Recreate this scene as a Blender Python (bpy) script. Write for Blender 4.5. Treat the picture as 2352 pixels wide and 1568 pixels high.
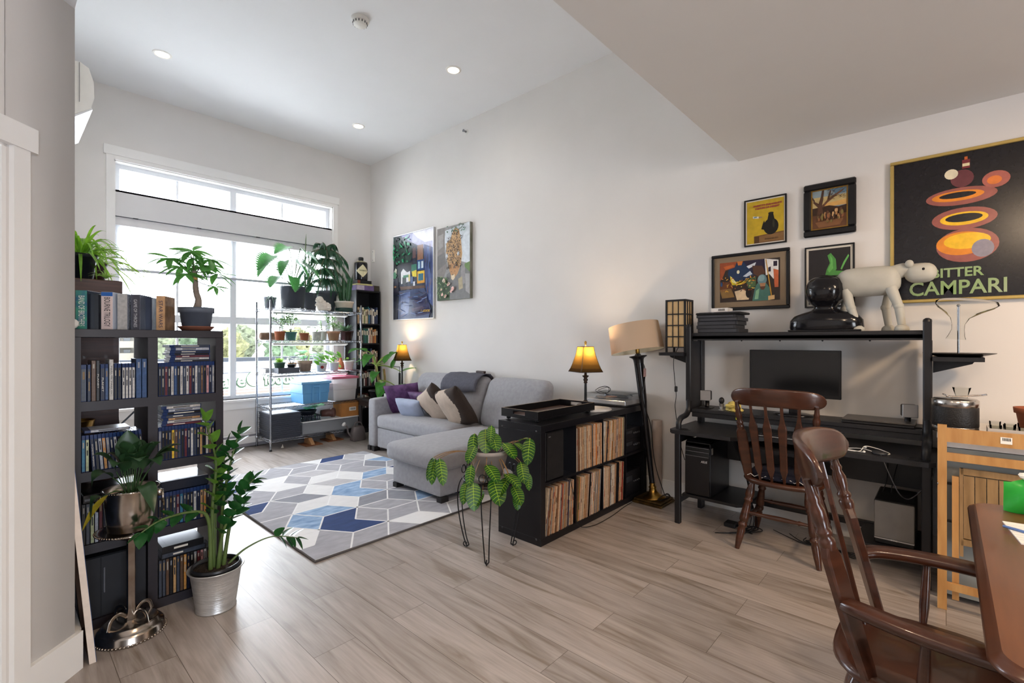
import bpy, math, random
from mathutils import Matrix, Vector, noise as mnoise
SC = bpy.context.scene
for o in list(bpy.data.objects):
    bpy.data.objects.remove(o)
COL = SC.collection
rnd = random.Random(7)

# ---------------------------------------------------------------- camera
F_PX = 1089.69
TH = 0.8297
cam = bpy.data.cameras.new('camera')
cam.sensor_width = 36.0
cam.lens = 36.0 * F_PX / 2352.0
cam.clip_start = 0.02
cam.clip_end = 400
camo = bpy.data.objects.new('camera', cam)
COL.objects.link(camo)
camo.location = (0, 0, 1.35)
camo.rotation_euler = (math.pi / 2, 0, -TH)
SC.camera = camo
SC.view_settings.view_transform = 'Standard'
SC.view_settings.look = 'None'
SC.view_settings.exposure = 0.34
SC.view_settings.gamma = 1.0
SC.view_settings.use_curve_mapping = False
SC.cycles.max_bounces = 10
SC.cycles.diffuse_bounces = 6
SC.cycles.glossy_bounces = 4
SC.cycles.transmission_bounces = 8
SC.cycles.transparent_max_bounces = 48
SC.cycles.caustics_reflective = False
SC.cycles.caustics_refractive = False
SC.cycles.sample_clamp_indirect = 6.0
SC.cycles.use_denoising = True

# ---------------------------------------------------------------- sky and daylight
world = bpy.data.worlds.new('overcast_sky')
SC.world = world
world.use_nodes = True
wn = world.node_tree
bg = wn.nodes['Background']
tc = wn.nodes.new('ShaderNodeTexCoord')
no = wn.nodes.new('ShaderNodeTexNoise')
no.inputs['Scale'].default_value = 2.2
no.inputs['Detail'].default_value = 5
cr = wn.nodes.new('ShaderNodeValToRGB')
cr.color_ramp.elements[0].position = 0.35
cr.color_ramp.elements[0].color = (0.78, 0.86, 1.0, 1)
cr.color_ramp.elements[1].position = 0.6
cr.color_ramp.elements[1].color = (0.93, 0.97, 1.0, 1)
wn.links.new(tc.outputs['Generated'], no.inputs['Vector'])
wn.links.new(no.outputs['Fac'], cr.inputs['Fac'])
wn.links.new(cr.outputs['Color'], bg.inputs['Color'])
SKY = 12.0
bg.inputs['Strength'].default_value = SKY

def area(name, loc, rot, sx, sy, power, color=(1, 1, 1), portal=False):
    l = bpy.data.lights.new(name, 'AREA')
    l.shape = 'RECTANGLE'
    l.size = sx
    l.size_y = sy
    l.energy = power
    l.color = color
    o = bpy.data.objects.new(name, l)
    COL.objects.link(o)
    o.location = loc
    o.rotation_euler = rot
    if portal:
        l.cycles.is_portal = True
    return o

def spot(name, loc, power, color, angle=150, blend=0.8, r=0.05):
    l = bpy.data.lights.new(name, 'SPOT')
    l.energy = power
    l.color = color
    l.spot_size = math.radians(angle)
    l.spot_blend = blend
    l.shadow_soft_size = r
    o = bpy.data.objects.new(name, l)
    COL.objects.link(o)
    o.location = loc
    return o

def point(name, loc, power, color, r=0.04):
    l = bpy.data.lights.new(name, 'POINT')
    l.energy = power
    l.color = color
    l.shadow_soft_size = r
    o = bpy.data.objects.new(name, l)
    COL.objects.link(o)
    o.location = loc
    return o

# room numbers (metres): right wall X, window wall Y, ceilings
RW, WW, CH, CL, BK = 3.99, 6.663, 4.109, 2.778, 1.214
LW = 0.225           # left wall of the living area
# daylight portals: window and an opening added behind the photographer for fill
area('window_portal', (2.13, WW + 0.19, 1.97), (-math.pi / 2, 0, 0), 2.5, 2.75, 1, portal=True)
area('added_opening_portal', (-0.5, -4.4, 1.25), (math.pi / 2, 0, 0), 1.8, 2.3, 1, portal=True)
WARM = (1.0, 0.74, 0.50)
POTS = [(1.094, 5.555), (3.155, 3.695), (3.155, 5.555), (1.094, 3.695)]
for i, (x, y) in enumerate(POTS):
    spot('pot_or_unseen_lamp', (x, y, CH - 0.03), 12, (1.0, 0.92, 0.82), 155, 0.9, 0.06)
UNSEEN_LOW_LAMPS = [(2.6, -0.9), (0.9, -0.9), (2.6, -2.6), (0.9, -2.6), (0.75, 0.7)]  # unseen low-ceiling lamps assumed for warm light, the last added for the diagonal wall
for i, (x, y) in enumerate(UNSEEN_LOW_LAMPS):
    spot('pot_or_unseen_lamp', (x, y, CL - 0.03), (45 if y > 0 else 30) if x < 2 else 24, WARM, 155, 0.9, 0.06)

# unseen warm lamp added behind the photographer to warm the diagonal wall
point('added_fill_lamp', (0.55, -0.7, CL - .22), 28, WARM, .12)
# unseen warm lamp over the dining end lights the right wall; track form made up
for (x, y, tx, ty, tz, p) in ((2.5, -1.5, 3.99, .0, 0.75, 110),):
    o = spot('unseen_dining_lamp', (x, y, CL - .10), p, (1.0, .69, .42), 95, 0.9, 0.16)
    o.rotation_euler = (Vector((tx, ty, tz)) - Vector((x, y, CL - .10))).to_track_quat('-Z', 'Y').to_euler()

# ---------------------------------------------------------------- materials
def lin(c):
    if isinstance(c, str):
        c = c.lstrip('#')
        c = tuple(int(c[i:i + 2], 16) / 255 for i in (0, 2, 4))
    return tuple(v / 12.92 if v <= 0.04045 else ((v + 0.055) / 1.055) ** 2.4 for v in c[:3])

_mats = {}
def M(color, rough=0.5, metal=0.0, var=0.08, scale=12.0, bump=0.0, bscale=60.0, stretch=None, spec=None,
      trans=0.0, ior=1.45, emit=0.0, ecol=None, sheen=0.0, alpha=1.0, coat=0.0, sss=0.0, col2=None, detail=4.0):
    key = (str(color), rough, metal, var, scale, bump, bscale, str(stretch), spec, trans, ior, emit, str(ecol), sheen, alpha, coat, sss, str(col2), detail)
    if key in _mats:
        return _mats[key]
    m = bpy.data.materials.new('material_%03d' % len(_mats))
    _mats[key] = m
    m.use_nodes = True
    nt = m.node_tree
    b = nt.nodes['Principled BSDF']
    L = lin(color)
    b.inputs['Roughness'].default_value = rough
    b.inputs['Metallic'].default_value = metal
    b.inputs['IOR'].default_value = ior
    b.inputs['Transmission Weight'].default_value = trans
    b.inputs['Alpha'].default_value = alpha
    b.inputs['Coat Weight'].default_value = coat
    if sheen:
        b.inputs['Sheen Weight'].default_value = sheen
    if spec is not None:
        b.inputs['Specular IOR Level'].default_value = spec
    if emit:
        b.inputs['Emission Color'].default_value = (*lin(ecol or color), 1)
        b.inputs['Emission Strength'].default_value = emit
    b.inputs['Base Color'].default_value = (*L, 1)
    m.diffuse_color = (*L, 1)
    if var or bump or col2:
        t = nt.nodes.new('ShaderNodeTexCoord')
        mp = nt.nodes.new('ShaderNodeMapping')
        nt.links.new(t.outputs['Object'], mp.inputs['Vector'])
        if stretch:
            mp.inputs['Scale'].default_value = stretch
        if var or col2:
            n = nt.nodes.new('ShaderNodeTexNoise')
            n.inputs['Scale'].default_value = scale
            n.inputs['Detail'].default_value = detail
            nt.links.new(mp.outputs['Vector'], n.inputs['Vector'])
            r = nt.nodes.new('ShaderNodeValToRGB')
            r.color_ramp.elements[0].position = 0.3
            r.color_ramp.elements[1].position = 0.7
            A = L if col2 else tuple(v * (1 - var) for v in L)
            B = lin(col2) if col2 else tuple(min(1, v * (1 + var)) for v in L)
            r.color_ramp.elements[0].color = (*A, 1)
            r.color_ramp.elements[1].color = (*B, 1)
            nt.links.new(n.outputs['Fac'], r.inputs['Fac'])
            nt.links.new(r.outputs['Color'], b.inputs['Base Color'])
        if bump:
            n2 = nt.nodes.new('ShaderNodeTexNoise')
            n2.inputs['Scale'].default_value = bscale
            n2.inputs['Detail'].default_value = 3
            nt.links.new(mp.outputs['Vector'], n2.inputs['Vector'])
            bp = nt.nodes.new('ShaderNodeBump')
            bp.inputs['Strength'].default_value = bump
            bp.inputs['Distance'].default_value = 0.01
            nt.links.new(n2.outputs['Fac'], bp.inputs['Height'])
            nt.links.new(bp.outputs['Normal'], b.inputs['Normal'])
    return m

def glass_mat(name, tint=(1, 1, 1), refl=0.08, rough=0.02):
    """thin clear sheet: mostly see-through with a weak mirror reflection"""
    if name in _mats:
        return _mats[name]
    m = bpy.data.materials.new(name)
    _mats[name] = m
    m.use_nodes = True
    nt = m.node_tree
    out = nt.nodes['Material Output']
    nt.nodes.remove(nt.nodes['Principled BSDF'])
    tr = nt.nodes.new('ShaderNodeBsdfTransparent')
    tr.inputs['Color'].default_value = (*tint, 1)
    gl = nt.nodes.new('ShaderNodeBsdfGlossy')
    gl.inputs['Roughness'].default_value = rough
    lw = nt.nodes.new('ShaderNodeLayerWeight')
    lw.inputs['Blend'].default_value = refl
    mx = nt.nodes.new('ShaderNodeMixShader')
    nt.links.new(lw.outputs['Fresnel'], mx.inputs['Fac'])
    nt.links.new(tr.outputs['BSDF'], mx.inputs[1])
    nt.links.new(gl.outputs['BSDF'], mx.inputs[2])
    nt.links.new(mx.outputs['Shader'], out.inputs['Surface'])
    return m

def translucent_mat(name, color, tweight=0.5, rough=0.6, clear=0.0):
    if name in _mats:
        return _mats[name]
    m = bpy.data.materials.new(name)
    _mats[name] = m
    m.use_nodes = True
    nt = m.node_tree
    out = nt.nodes['Material Output']
    nt.nodes.remove(nt.nodes['Principled BSDF'])
    d = nt.nodes.new('ShaderNodeBsdfDiffuse')
    t = nt.nodes.new('ShaderNodeBsdfTranslucent')
    d.inputs['Color'].default_value = (*lin(color), 1)
    t.inputs['Color'].default_value = (*lin(color), 1)
    mx = nt.nodes.new('ShaderNodeMixShader')
    mx.inputs['Fac'].default_value = tweight
    nt.links.new(d.outputs['BSDF'], mx.inputs[1])
    nt.links.new(t.outputs['BSDF'], mx.inputs[2])
    last = mx
    if clear:
        tp = nt.nodes.new('ShaderNodeBsdfTransparent')
        m2 = nt.nodes.new('ShaderNodeMixShader')
        m2.inputs['Fac'].default_value = clear
        nt.links.new(last.outputs['Shader'], m2.inputs[1])
        nt.links.new(tp.outputs['BSDF'], m2.inputs[2])
        last = m2
    nt.links.new(last.outputs['Shader'], out.inputs['Surface'])
    return m

def leaf_mat(color, rough=0.4, tw=0.25, var=0.22):
    key = ('leaf', color, rough, tw, var)
    if key in _mats:
        return _mats[key]
    m = bpy.data.materials.new('leaf_%02d' % len(_mats))
    _mats[key] = m
    m.use_nodes = True
    nt = m.node_tree
    out = nt.nodes['Material Output']
    b = nt.nodes['Principled BSDF']
    L = lin(color)
    b.inputs['Roughness'].default_value = rough
    t = nt.nodes.new('ShaderNodeTexCoord')
    n = nt.nodes.new('ShaderNodeTexNoise')
    n.inputs['Scale'].default_value = 25
    nt.links.new(t.outputs['Object'], n.inputs['Vector'])
    r = nt.nodes.new('ShaderNodeValToRGB')
    r.color_ramp.elements[0].position = 0.3
    r.color_ramp.elements[1].position = 0.7
    r.color_ramp.elements[0].color = (*[v * (1 - var) for v in L], 1)
    r.color_ramp.elements[1].color = (*[min(1, v * (1 + var)) for v in L], 1)
    nt.links.new(n.outputs['Fac'], r.inputs['Fac'])
    nt.links.new(r.outputs['Color'], b.inputs['Base Color'])
    tl = nt.nodes.new('ShaderNodeBsdfTranslucent')
    hs = nt.nodes.new('ShaderNodeHueSaturation')
    hs.inputs['Value'].default_value = 2.2
    hs.inputs['Hue'].default_value = 0.48
    nt.links.new(r.outputs['Color'], hs.inputs['Color'])
    nt.links.new(hs.outputs['Color'], tl.inputs['Color'])
    mx = nt.nodes.new('ShaderNodeMixShader')
    mx.inputs['Fac'].default_value = tw
    nt.links.new(b.outputs['BSDF'], mx.inputs[1])
    nt.links.new(tl.outputs['BSDF'], mx.inputs[2])
    nt.links.new(mx.outputs['Shader'], out.inputs['Surface'])
    return m

def wood_mat(color, dark, rough=0.35, scale=6.0, stretch=(1, 14, 14), coat=0.2):
    key = ('wood', color, dark, rough, scale, stretch, coat)
    if key in _mats:
        return _mats[key]
    m = M(color, rough=rough, col2=dark, scale=scale, stretch=stretch, coat=coat, detail=8.0)
    _mats[key] = m
    return m

# ---------------------------------------------------------------- mesh builder
class MB:
    def __init__(s):
        s.v = []
        s.f = []
        s.mi = []
        s.sm = []
        s.M = Matrix.Identity(4)

    def add(s, verts, faces, mi=0, smooth=False):
        n = len(s.v)
        Mx = s.M
        s.v.extend([tuple(Mx @ Vector(p)) for p in verts])
        for f in faces:
            s.f.append([i + n for i in f])
            s.mi.append(mi)
            s.sm.append(smooth)
        return s

    def at(s, loc=(0, 0, 0), rot=(0, 0, 0), sc=(1, 1, 1)):
        from mathutils import Euler
        s.M = Matrix.Translation(loc) @ Euler(rot).to_matrix().to_4x4() @ Matrix.Diagonal((*sc, 1))
        return s

    def box(s, x0, y0, z0, x1, y1, z1, mi=0, ch=0.0):
        x0, x1 = min(x0, x1), max(x0, x1)
        y0, y1 = min(y0, y1), max(y0, y1)
        z0, z1 = min(z0, z1), max(z0, z1)
        ch = min(ch, (x1 - x0) * 0.45, (y1 - y0) * 0.45, (z1 - z0) * 0.45)
        if ch <= 1e-6:
            v = [(x0, y0, z0), (x1, y0, z0), (x1, y1, z0), (x0, y1, z0), (x0, y0, z1), (x1, y0, z1), (x1, y1, z1), (x0, y1, z1)]
            f = [(0, 3, 2, 1), (4, 5, 6, 7), (0, 1, 5, 4), (1, 2, 6, 5), (2, 3, 7, 6), (3, 0, 4, 7)]
            return s.add(v, f, mi)
        lo = (x0, y0, z0)
        hi = (x1, y1, z1)
        v = []
        idx = {}
        for sx in (0, 1):
            for sy in (0, 1):
                for sz in (0, 1):
                    sg = (sx, sy, sz)
                    for ax in range(3):   # vertex lying on the face of axis ax
                        p = []
                        for k in range(3):
                            e = hi[k] if sg[k] else lo[k]
                            if k != ax:
                                e += -ch if sg[k] else ch
                            p.append(e)
                        idx[(sg, ax)] = len(v)
                        v.append(tuple(p))
        f = []
        def quad(a, b2, c2, d):
            ct = Vector(((x0 + x1) / 2, (y0 + y1) / 2, (z0 + z1) / 2))
            A, B, Cc = Vector(v[a]), Vector(v[b2]), Vector(v[c2])
            nrm = (B - A).cross(Cc - A)
            q = [a, b2, c2] + ([d] if d is not None else [])
            if nrm.dot(A - ct) < 0:
                q.reverse()
            f.append(q)
        for ax in range(3):
            u, w = [k for k in range(3) if k != ax]
            for sg in (0, 1):
                def key(a, b2):
                    t = [0, 0, 0]
                    t[ax] = sg
                    t[u] = a
                    t[w] = b2
                    return (tuple(t), ax)
                quad(idx[key(0, 0)], idx[key(1, 0)], idx[key(1, 1)], idx[key(0, 1)])
        for ax in range(3):              # edges along axis ax
            u, w = [k for k in range(3) if k != ax]
            for a in (0, 1):
                for b2 in (0, 1):
                    t0 = [0, 0, 0]
                    t0[u] = a
                    t0[w] = b2
                    t1 = list(t0)
                    t1[ax] = 1
                    quad(idx[(tuple(t0), u)], idx[(tuple(t1), u)], idx[(tuple(t1), w)], idx[(tuple(t0), w)])
        for sx in (0, 1):
            for sy in (0, 1):
                for sz in (0, 1):
                    sg = (sx, sy, sz)
                    quad(idx[(sg, 0)], idx[(sg, 1)], idx[(sg, 2)], None)
        return s.add(v, f, mi)

    def cbox(s, c, sz, mi=0, ch=0.0):
        return s.box(c[0] - sz[0] / 2, c[1] - sz[1] / 2, c[2] - sz[2] / 2, c[0] + sz[0] / 2, c[1] + sz[1] / 2, c[2] + sz[2] / 2, mi, ch)

    def lathe(s, prof, c=(0, 0, 0), seg=24, mi=0, smooth=True, sx=1.0, sy=1.0, cap=True, a0=0.0, sq=None):
        v = []
        n = len(prof)
        for k in range(seg):
            a = a0 + 2 * math.pi * k / seg
            ca, sa = math.cos(a), math.sin(a)
            if sq:
                e = 2.0 / sq
                ca = math.copysign(abs(ca) ** e, ca)
                sa = math.copysign(abs(sa) ** e, sa)
            for r, z in prof:
                v.append((c[0] + r * ca * sx, c[1] + r * sa * sy, c[2] + z))
        f = []
        for k in range(seg):
            k2 = (k + 1) % seg
            for i in range(n - 1):
                f.append((k * n + i, k2 * n + i, k2 * n + i + 1, k * n + i + 1))
        s.add(v, f, mi, smooth)
        if cap:
            if prof[0][0] > 1e-5:
                s.add([v[k * n] for k in range(seg)], [tuple(reversed(range(seg)))], mi)
            if prof[-1][0] > 1e-5:
                s.add([v[k * n + n - 1] for k in range(seg)], [tuple(range(seg))], mi)
        return s

    def cyl(s, c, r, h, mi=0, seg=24, ch=0.0):
        if ch:
            return s.lathe([(r - ch, 0), (r, ch), (r, h - ch), (r - ch, h)], c, seg, mi, False if seg < 12 else True)
        return s.lathe([(r, 0), (r, h)], c, seg, mi, True)

    def tube(s, pts, r, seg=8, mi=0, cap=True, closed=False, flat=None):
        P = [Vector(p) for p in pts]
        n = len(P)
        R = r if isinstance(r, (list, tuple)) else [r] * n
        v = []
        prev = None
        for i in range(n):
            if closed:
                t = P[(i + 1) % n] - P[i - 1]
            else:
                t = (P[min(i + 1, n - 1)] - P[max(i - 1, 0)])
            if t.length < 1e-9:
                t = Vector((0, 0, 1))
            t.normalize()
            if prev is None:
                up = Vector((0, 0, 1)) if abs(t.z) < 0.95 else Vector((1, 0, 0))
                nn = (up - t * up.dot(t)).normalized()
            else:
                nn = prev - t * prev.dot(t)
                if nn.length < 1e-6:
                    up = Vector((0, 0, 1)) if abs(t.z) < 0.95 else Vector((1, 0, 0))
                    nn = up - t * up.dot(t)
                nn.normalize()
            prev = nn
            bb = t.cross(nn)
            for k in range(seg):
                a = 2 * math.pi * k / seg
                fl = flat if flat else 1.0
                v.append(tuple(P[i] + nn * (math.cos(a) * R[i]) + bb * (math.sin(a) * R[i] * fl)))
        f = []
        rng = n if closed else n - 1
        for i in range(rng):
            j = (i + 1) % n
            for k in range(seg):
                k2 = (k + 1) % seg
                f.append((i * seg + k, i * seg + k2, j * seg + k2, j * seg + k))
        s.add(v, f, mi, seg > 5)
        if cap and not closed:
            s.add(v[:seg], [tuple(reversed(range(seg)))], mi)
            s.add(v[-seg:], [tuple(range(seg))], mi)
        return s

    def prism(s, poly, h0, h1, axis='z', mi=0, mi_side=None):
        """extrude a 2D outline: axis z -> (x,y), axis x -> (y,z), axis y -> (x,z)"""
        def P(p, h):
            if axis == 'z':
                return (p[0], p[1], h)
            if axis == 'x':
                return (h, p[0], p[1])
            return (p[0], h, p[1])
        n = len(poly)
        ar = sum(poly[i][0] * poly[(i + 1) % n][1] - poly[(i + 1) % n][0] * poly[i][1] for i in range(n))
        pl = list(poly) if ar > 0 else list(reversed(poly))
        v = [P(p, h0) for p in pl] + [P(p, h1) for p in pl]
        up = (h1 > h0)
        if axis == 'y':
            up = not up
        top = tuple(range(n, 2 * n))
        bot = tuple(reversed(range(n)))
        side = [(i, (i + 1) % n, n + (i + 1) % n, n + i) for i in range(n)]
        if not up:
            top = tuple(reversed(top))
            bot = tuple(reversed(bot))
            side = [tuple(reversed(q)) for q in side]
        s.add(v, [top, bot], mi)
        s.add(v, side, mi if mi_side is None else mi_side)
        return s

    def ell(s, c, r, seg=16, rings=10, mi=0, smooth=True):
        if not isinstance(r, (tuple, list)):
            r = (r, r, r)
        prof = []
        v = []
        for i in range(rings + 1):
            a = -math.pi / 2 + math.pi * i / rings
            prof.append((math.cos(a), math.sin(a)))
        n = rings + 1
        for k in range(seg):
            b2 = 2 * math.pi * k / seg
            for (rr, z) in prof:
                v.append((c[0] + r[0] * rr * math.cos(b2), c[1] + r[1] * rr * math.sin(b2), c[2] + r[2] * z))
        f = []
        for k in range(seg):
            k2 = (k + 1) % seg
            for i in range(n - 1):
                f.append((k * n + i, k2 * n + i, k2 * n + i + 1, k * n + i + 1))
        return s.add(v, f, mi, smooth)

    def poly(s, pts, mi=0):
        return s.add(pts, [tuple(range(len(pts)))], mi)

    def build(s, name, mats, parent=None, origin=None, bevel=0.0, sub=0, fix=True, thick=0.0):
        me = bpy.data.meshes.new(name)
        off = Vector((0, 0, 0))
        if parent is not None:
            p = parent
            while p is not None:
                off = off + Vector(p.location)
                p = p.parent
        elif origin is not None:
            off = Vector(origin)
        me.from_pydata([tuple(Vector(p) - off) for p in s.v], [], s.f)
        if not isinstance(mats, (list, tuple)):
            mats = [mats]
        for m in mats:
            me.materials.append(m)
        me.polygons.foreach_set('material_index', s.mi)
        me.polygons.foreach_set('use_smooth', s.sm)
        me.validate()
        me.update()
        o = bpy.data.objects.new(name, me)
        COL.objects.link(o)
        if parent is not None:
            o.parent = parent
        elif origin is not None:
            o.location = origin
        if thick:
            md = o.modifiers.new('thickness', 'SOLIDIFY')
            md.thickness = thick
            md.offset = 0
        if bevel:
            md = o.modifiers.new('soft_edges', 'BEVEL')
            md.width = bevel
            md.segments = 2
            md.limit_method = 'ANGLE'
            md.angle_limit = math.radians(50)
        if sub:
            md = o.modifiers.new('smooth_form', 'SUBSURF')
            md.levels = sub
            md.render_levels = sub
        return o

def tag(o, label, cat, group=None):
    o['label'] = label
    o['category'] = cat
    if group:
        o['group'] = group
    return o

def thing(name, label, cat, loc=(0, 0, 0), group=None):
    o = bpy.data.objects.new(name, None)
    COL.objects.link(o)
    o.empty_display_size = 0.05
    o.location = loc
    return tag(o, label, cat, group)

def struct(o):
    o['kind'] = 'structure'
    return o

def copy_thing(root, loc, label=None, group=None, rotz=None):
    r = root.copy()
    COL.objects.link(r)
    r.location = loc
    if rotz is not None:
        r.rotation_euler = (0, 0, rotz)
    if label:
        r['label'] = label
    if group:
        r['group'] = group
    for ch in list(root.children):
        cc = ch.copy()
        COL.objects.link(cc)
        cc.parent = r
        for g in list(ch.children):
            d = g.copy()
            COL.objects.link(d)
            d.parent = cc
    return r

_txt = {}
def text_obj(name, body, size, mat, parent, origin, xdir, ydir, extrude=0.0004, align='CENTER', width=None, shear=0.0, bold=0.0):
    """lettering laid on a surface: origin is the text centre, xdir the reading direction, ydir its up"""
    cu = bpy.data.curves.new('lettering', 'FONT')
    cu.body = body
    cu.size = size
    cu.align_x = align
    cu.align_y = 'CENTER'
    cu.extrude = extrude
    cu.offset = bold
    cu.shear = shear
    cu.resolution_u = 3
    t = bpy.data.objects.new('lettering', cu)
    COL.objects.link(t)
    dg = bpy.context.evaluated_depsgraph_get()
    me = bpy.data.meshes.new_from_object(t.evaluated_get(dg))
    bpy.data.objects.remove(t)
    X = Vector(xdir).normalized()
    Yv = Vector(ydir).normalized()
    Zv = X.cross(Yv)
    Yv = Zv.cross(X)
    sx = 1.0
    if width and len(me.vertices):
        w = max(v.co.x for v in me.vertices) - min(v.co.x for v in me.vertices)
        if w > 1e-6:
            sx = width / w
    off = Vector((0, 0, 0))
    p = parent
    while p is not None:
        off = off + Vector(p.location)
        p = p.parent
    O = Vector(origin) - off
    for v in me.vertices:
        co = v.co.copy()
        v.co = O + X * (co.x * sx) + Yv * co.y + Zv * co.z
    me.materials.clear()
    me.materials.append(mat)
    o = bpy.data.objects.new(name, me)
    COL.objects.link(o)
    if parent is not None:
        o.parent = parent
    return o

def ordinal(n):
    words = ['first', 'second', 'third', 'fourth', 'fifth', 'sixth', 'seventh', 'eighth', 'ninth', 'tenth', 'eleventh', 'twelfth',
             'thirteenth', 'fourteenth', 'fifteenth', 'sixteenth', 'seventeenth', 'eighteenth', 'nineteenth', 'twentieth']
    if n < 20:
        return words[n]
    tens = {2: 'twenty', 3: 'thirty', 4: 'forty', 5: 'fifty'}
    k = n + 1
    if k % 10 == 0:
        return {3: 'thirtieth', 4: 'fortieth', 5: 'fiftieth'}[k // 10]
    return tens[k // 10] + '-' + words[k % 10 - 1]

def bez(p0, p1, p2, n=8):
    """quadratic curve through control points"""
    out = []
    for i in range(n + 1):
        t = i / n
        out.append(tuple((1 - t) ** 2 * a + 2 * t * (1 - t) * b + t * t * c for a, b, c in zip(p0, p1, p2)))
    return out

def crom(pts, n=6):
    """smooth curve through all points"""
    P = [Vector(p) for p in pts]
    out = []
    for i in range(len(P) - 1):
        a = P[max(i - 1, 0)]
        b = P[i]
        c = P[i + 1]
        d = P[min(i + 2, len(P) - 1)]
        for k in range(n):
            t = k / n
            out.append(tuple(0.5 * ((2 * b) + (c - a) * t + (2 * a - 5 * b + 4 * c - d) * t * t + (3 * b - a - 3 * c + d) * t ** 3)))
    out.append(tuple(P[-1]))
    return out

# shared materials
BLACK = M('#17171b', rough=0.45, var=0.15, scale=20)
BLACKGLOSS = M('#101014', rough=0.18, var=0.1)
BLACKWOOD = M('#1d1c22', rough=0.38, var=0.12, scale=8, stretch=(1, 1, 12))
CHROME = M('#94979d', rough=0.2, metal=1.0, var=0.05)
WHITEPAINT = M('#efeeec', rough=0.45, var=0.02, scale=4)
BRASS = M('#a5803f', rough=0.3, metal=1.0, var=0.2, scale=30)
TERRA = M('#a5603f', rough=0.8, var=0.12, scale=18)
SOIL = M('#2c2119', rough=0.95, var=0.5, scale=120, bump=0.8, bscale=160)
GREENSTEM = leaf_mat('#4f7a34', tw=0.1)
CARD = M('#b5793f', rough=0.8, var=0.08, scale=10)
WHITEPLASTIC = M('#eeeeea', rough=0.35, var=0.03)
PAPERWHITE = M('#f2f0ea', rough=0.7, var=0.02)
CLEARGLASS = glass_mat('clear_glass', (0.97, 0.985, 0.98), 0.05)
# ================================================================ the room
WALLM = M('#e1dedb', rough=0.85, var=0.015, scale=3, bump=0.03, bscale=90)
CEILM = M('#e9ebee', rough=0.9, var=0.01, scale=3)
TRIMM = M('#eeedeb', rough=0.4, var=0.015, scale=5)

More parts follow.
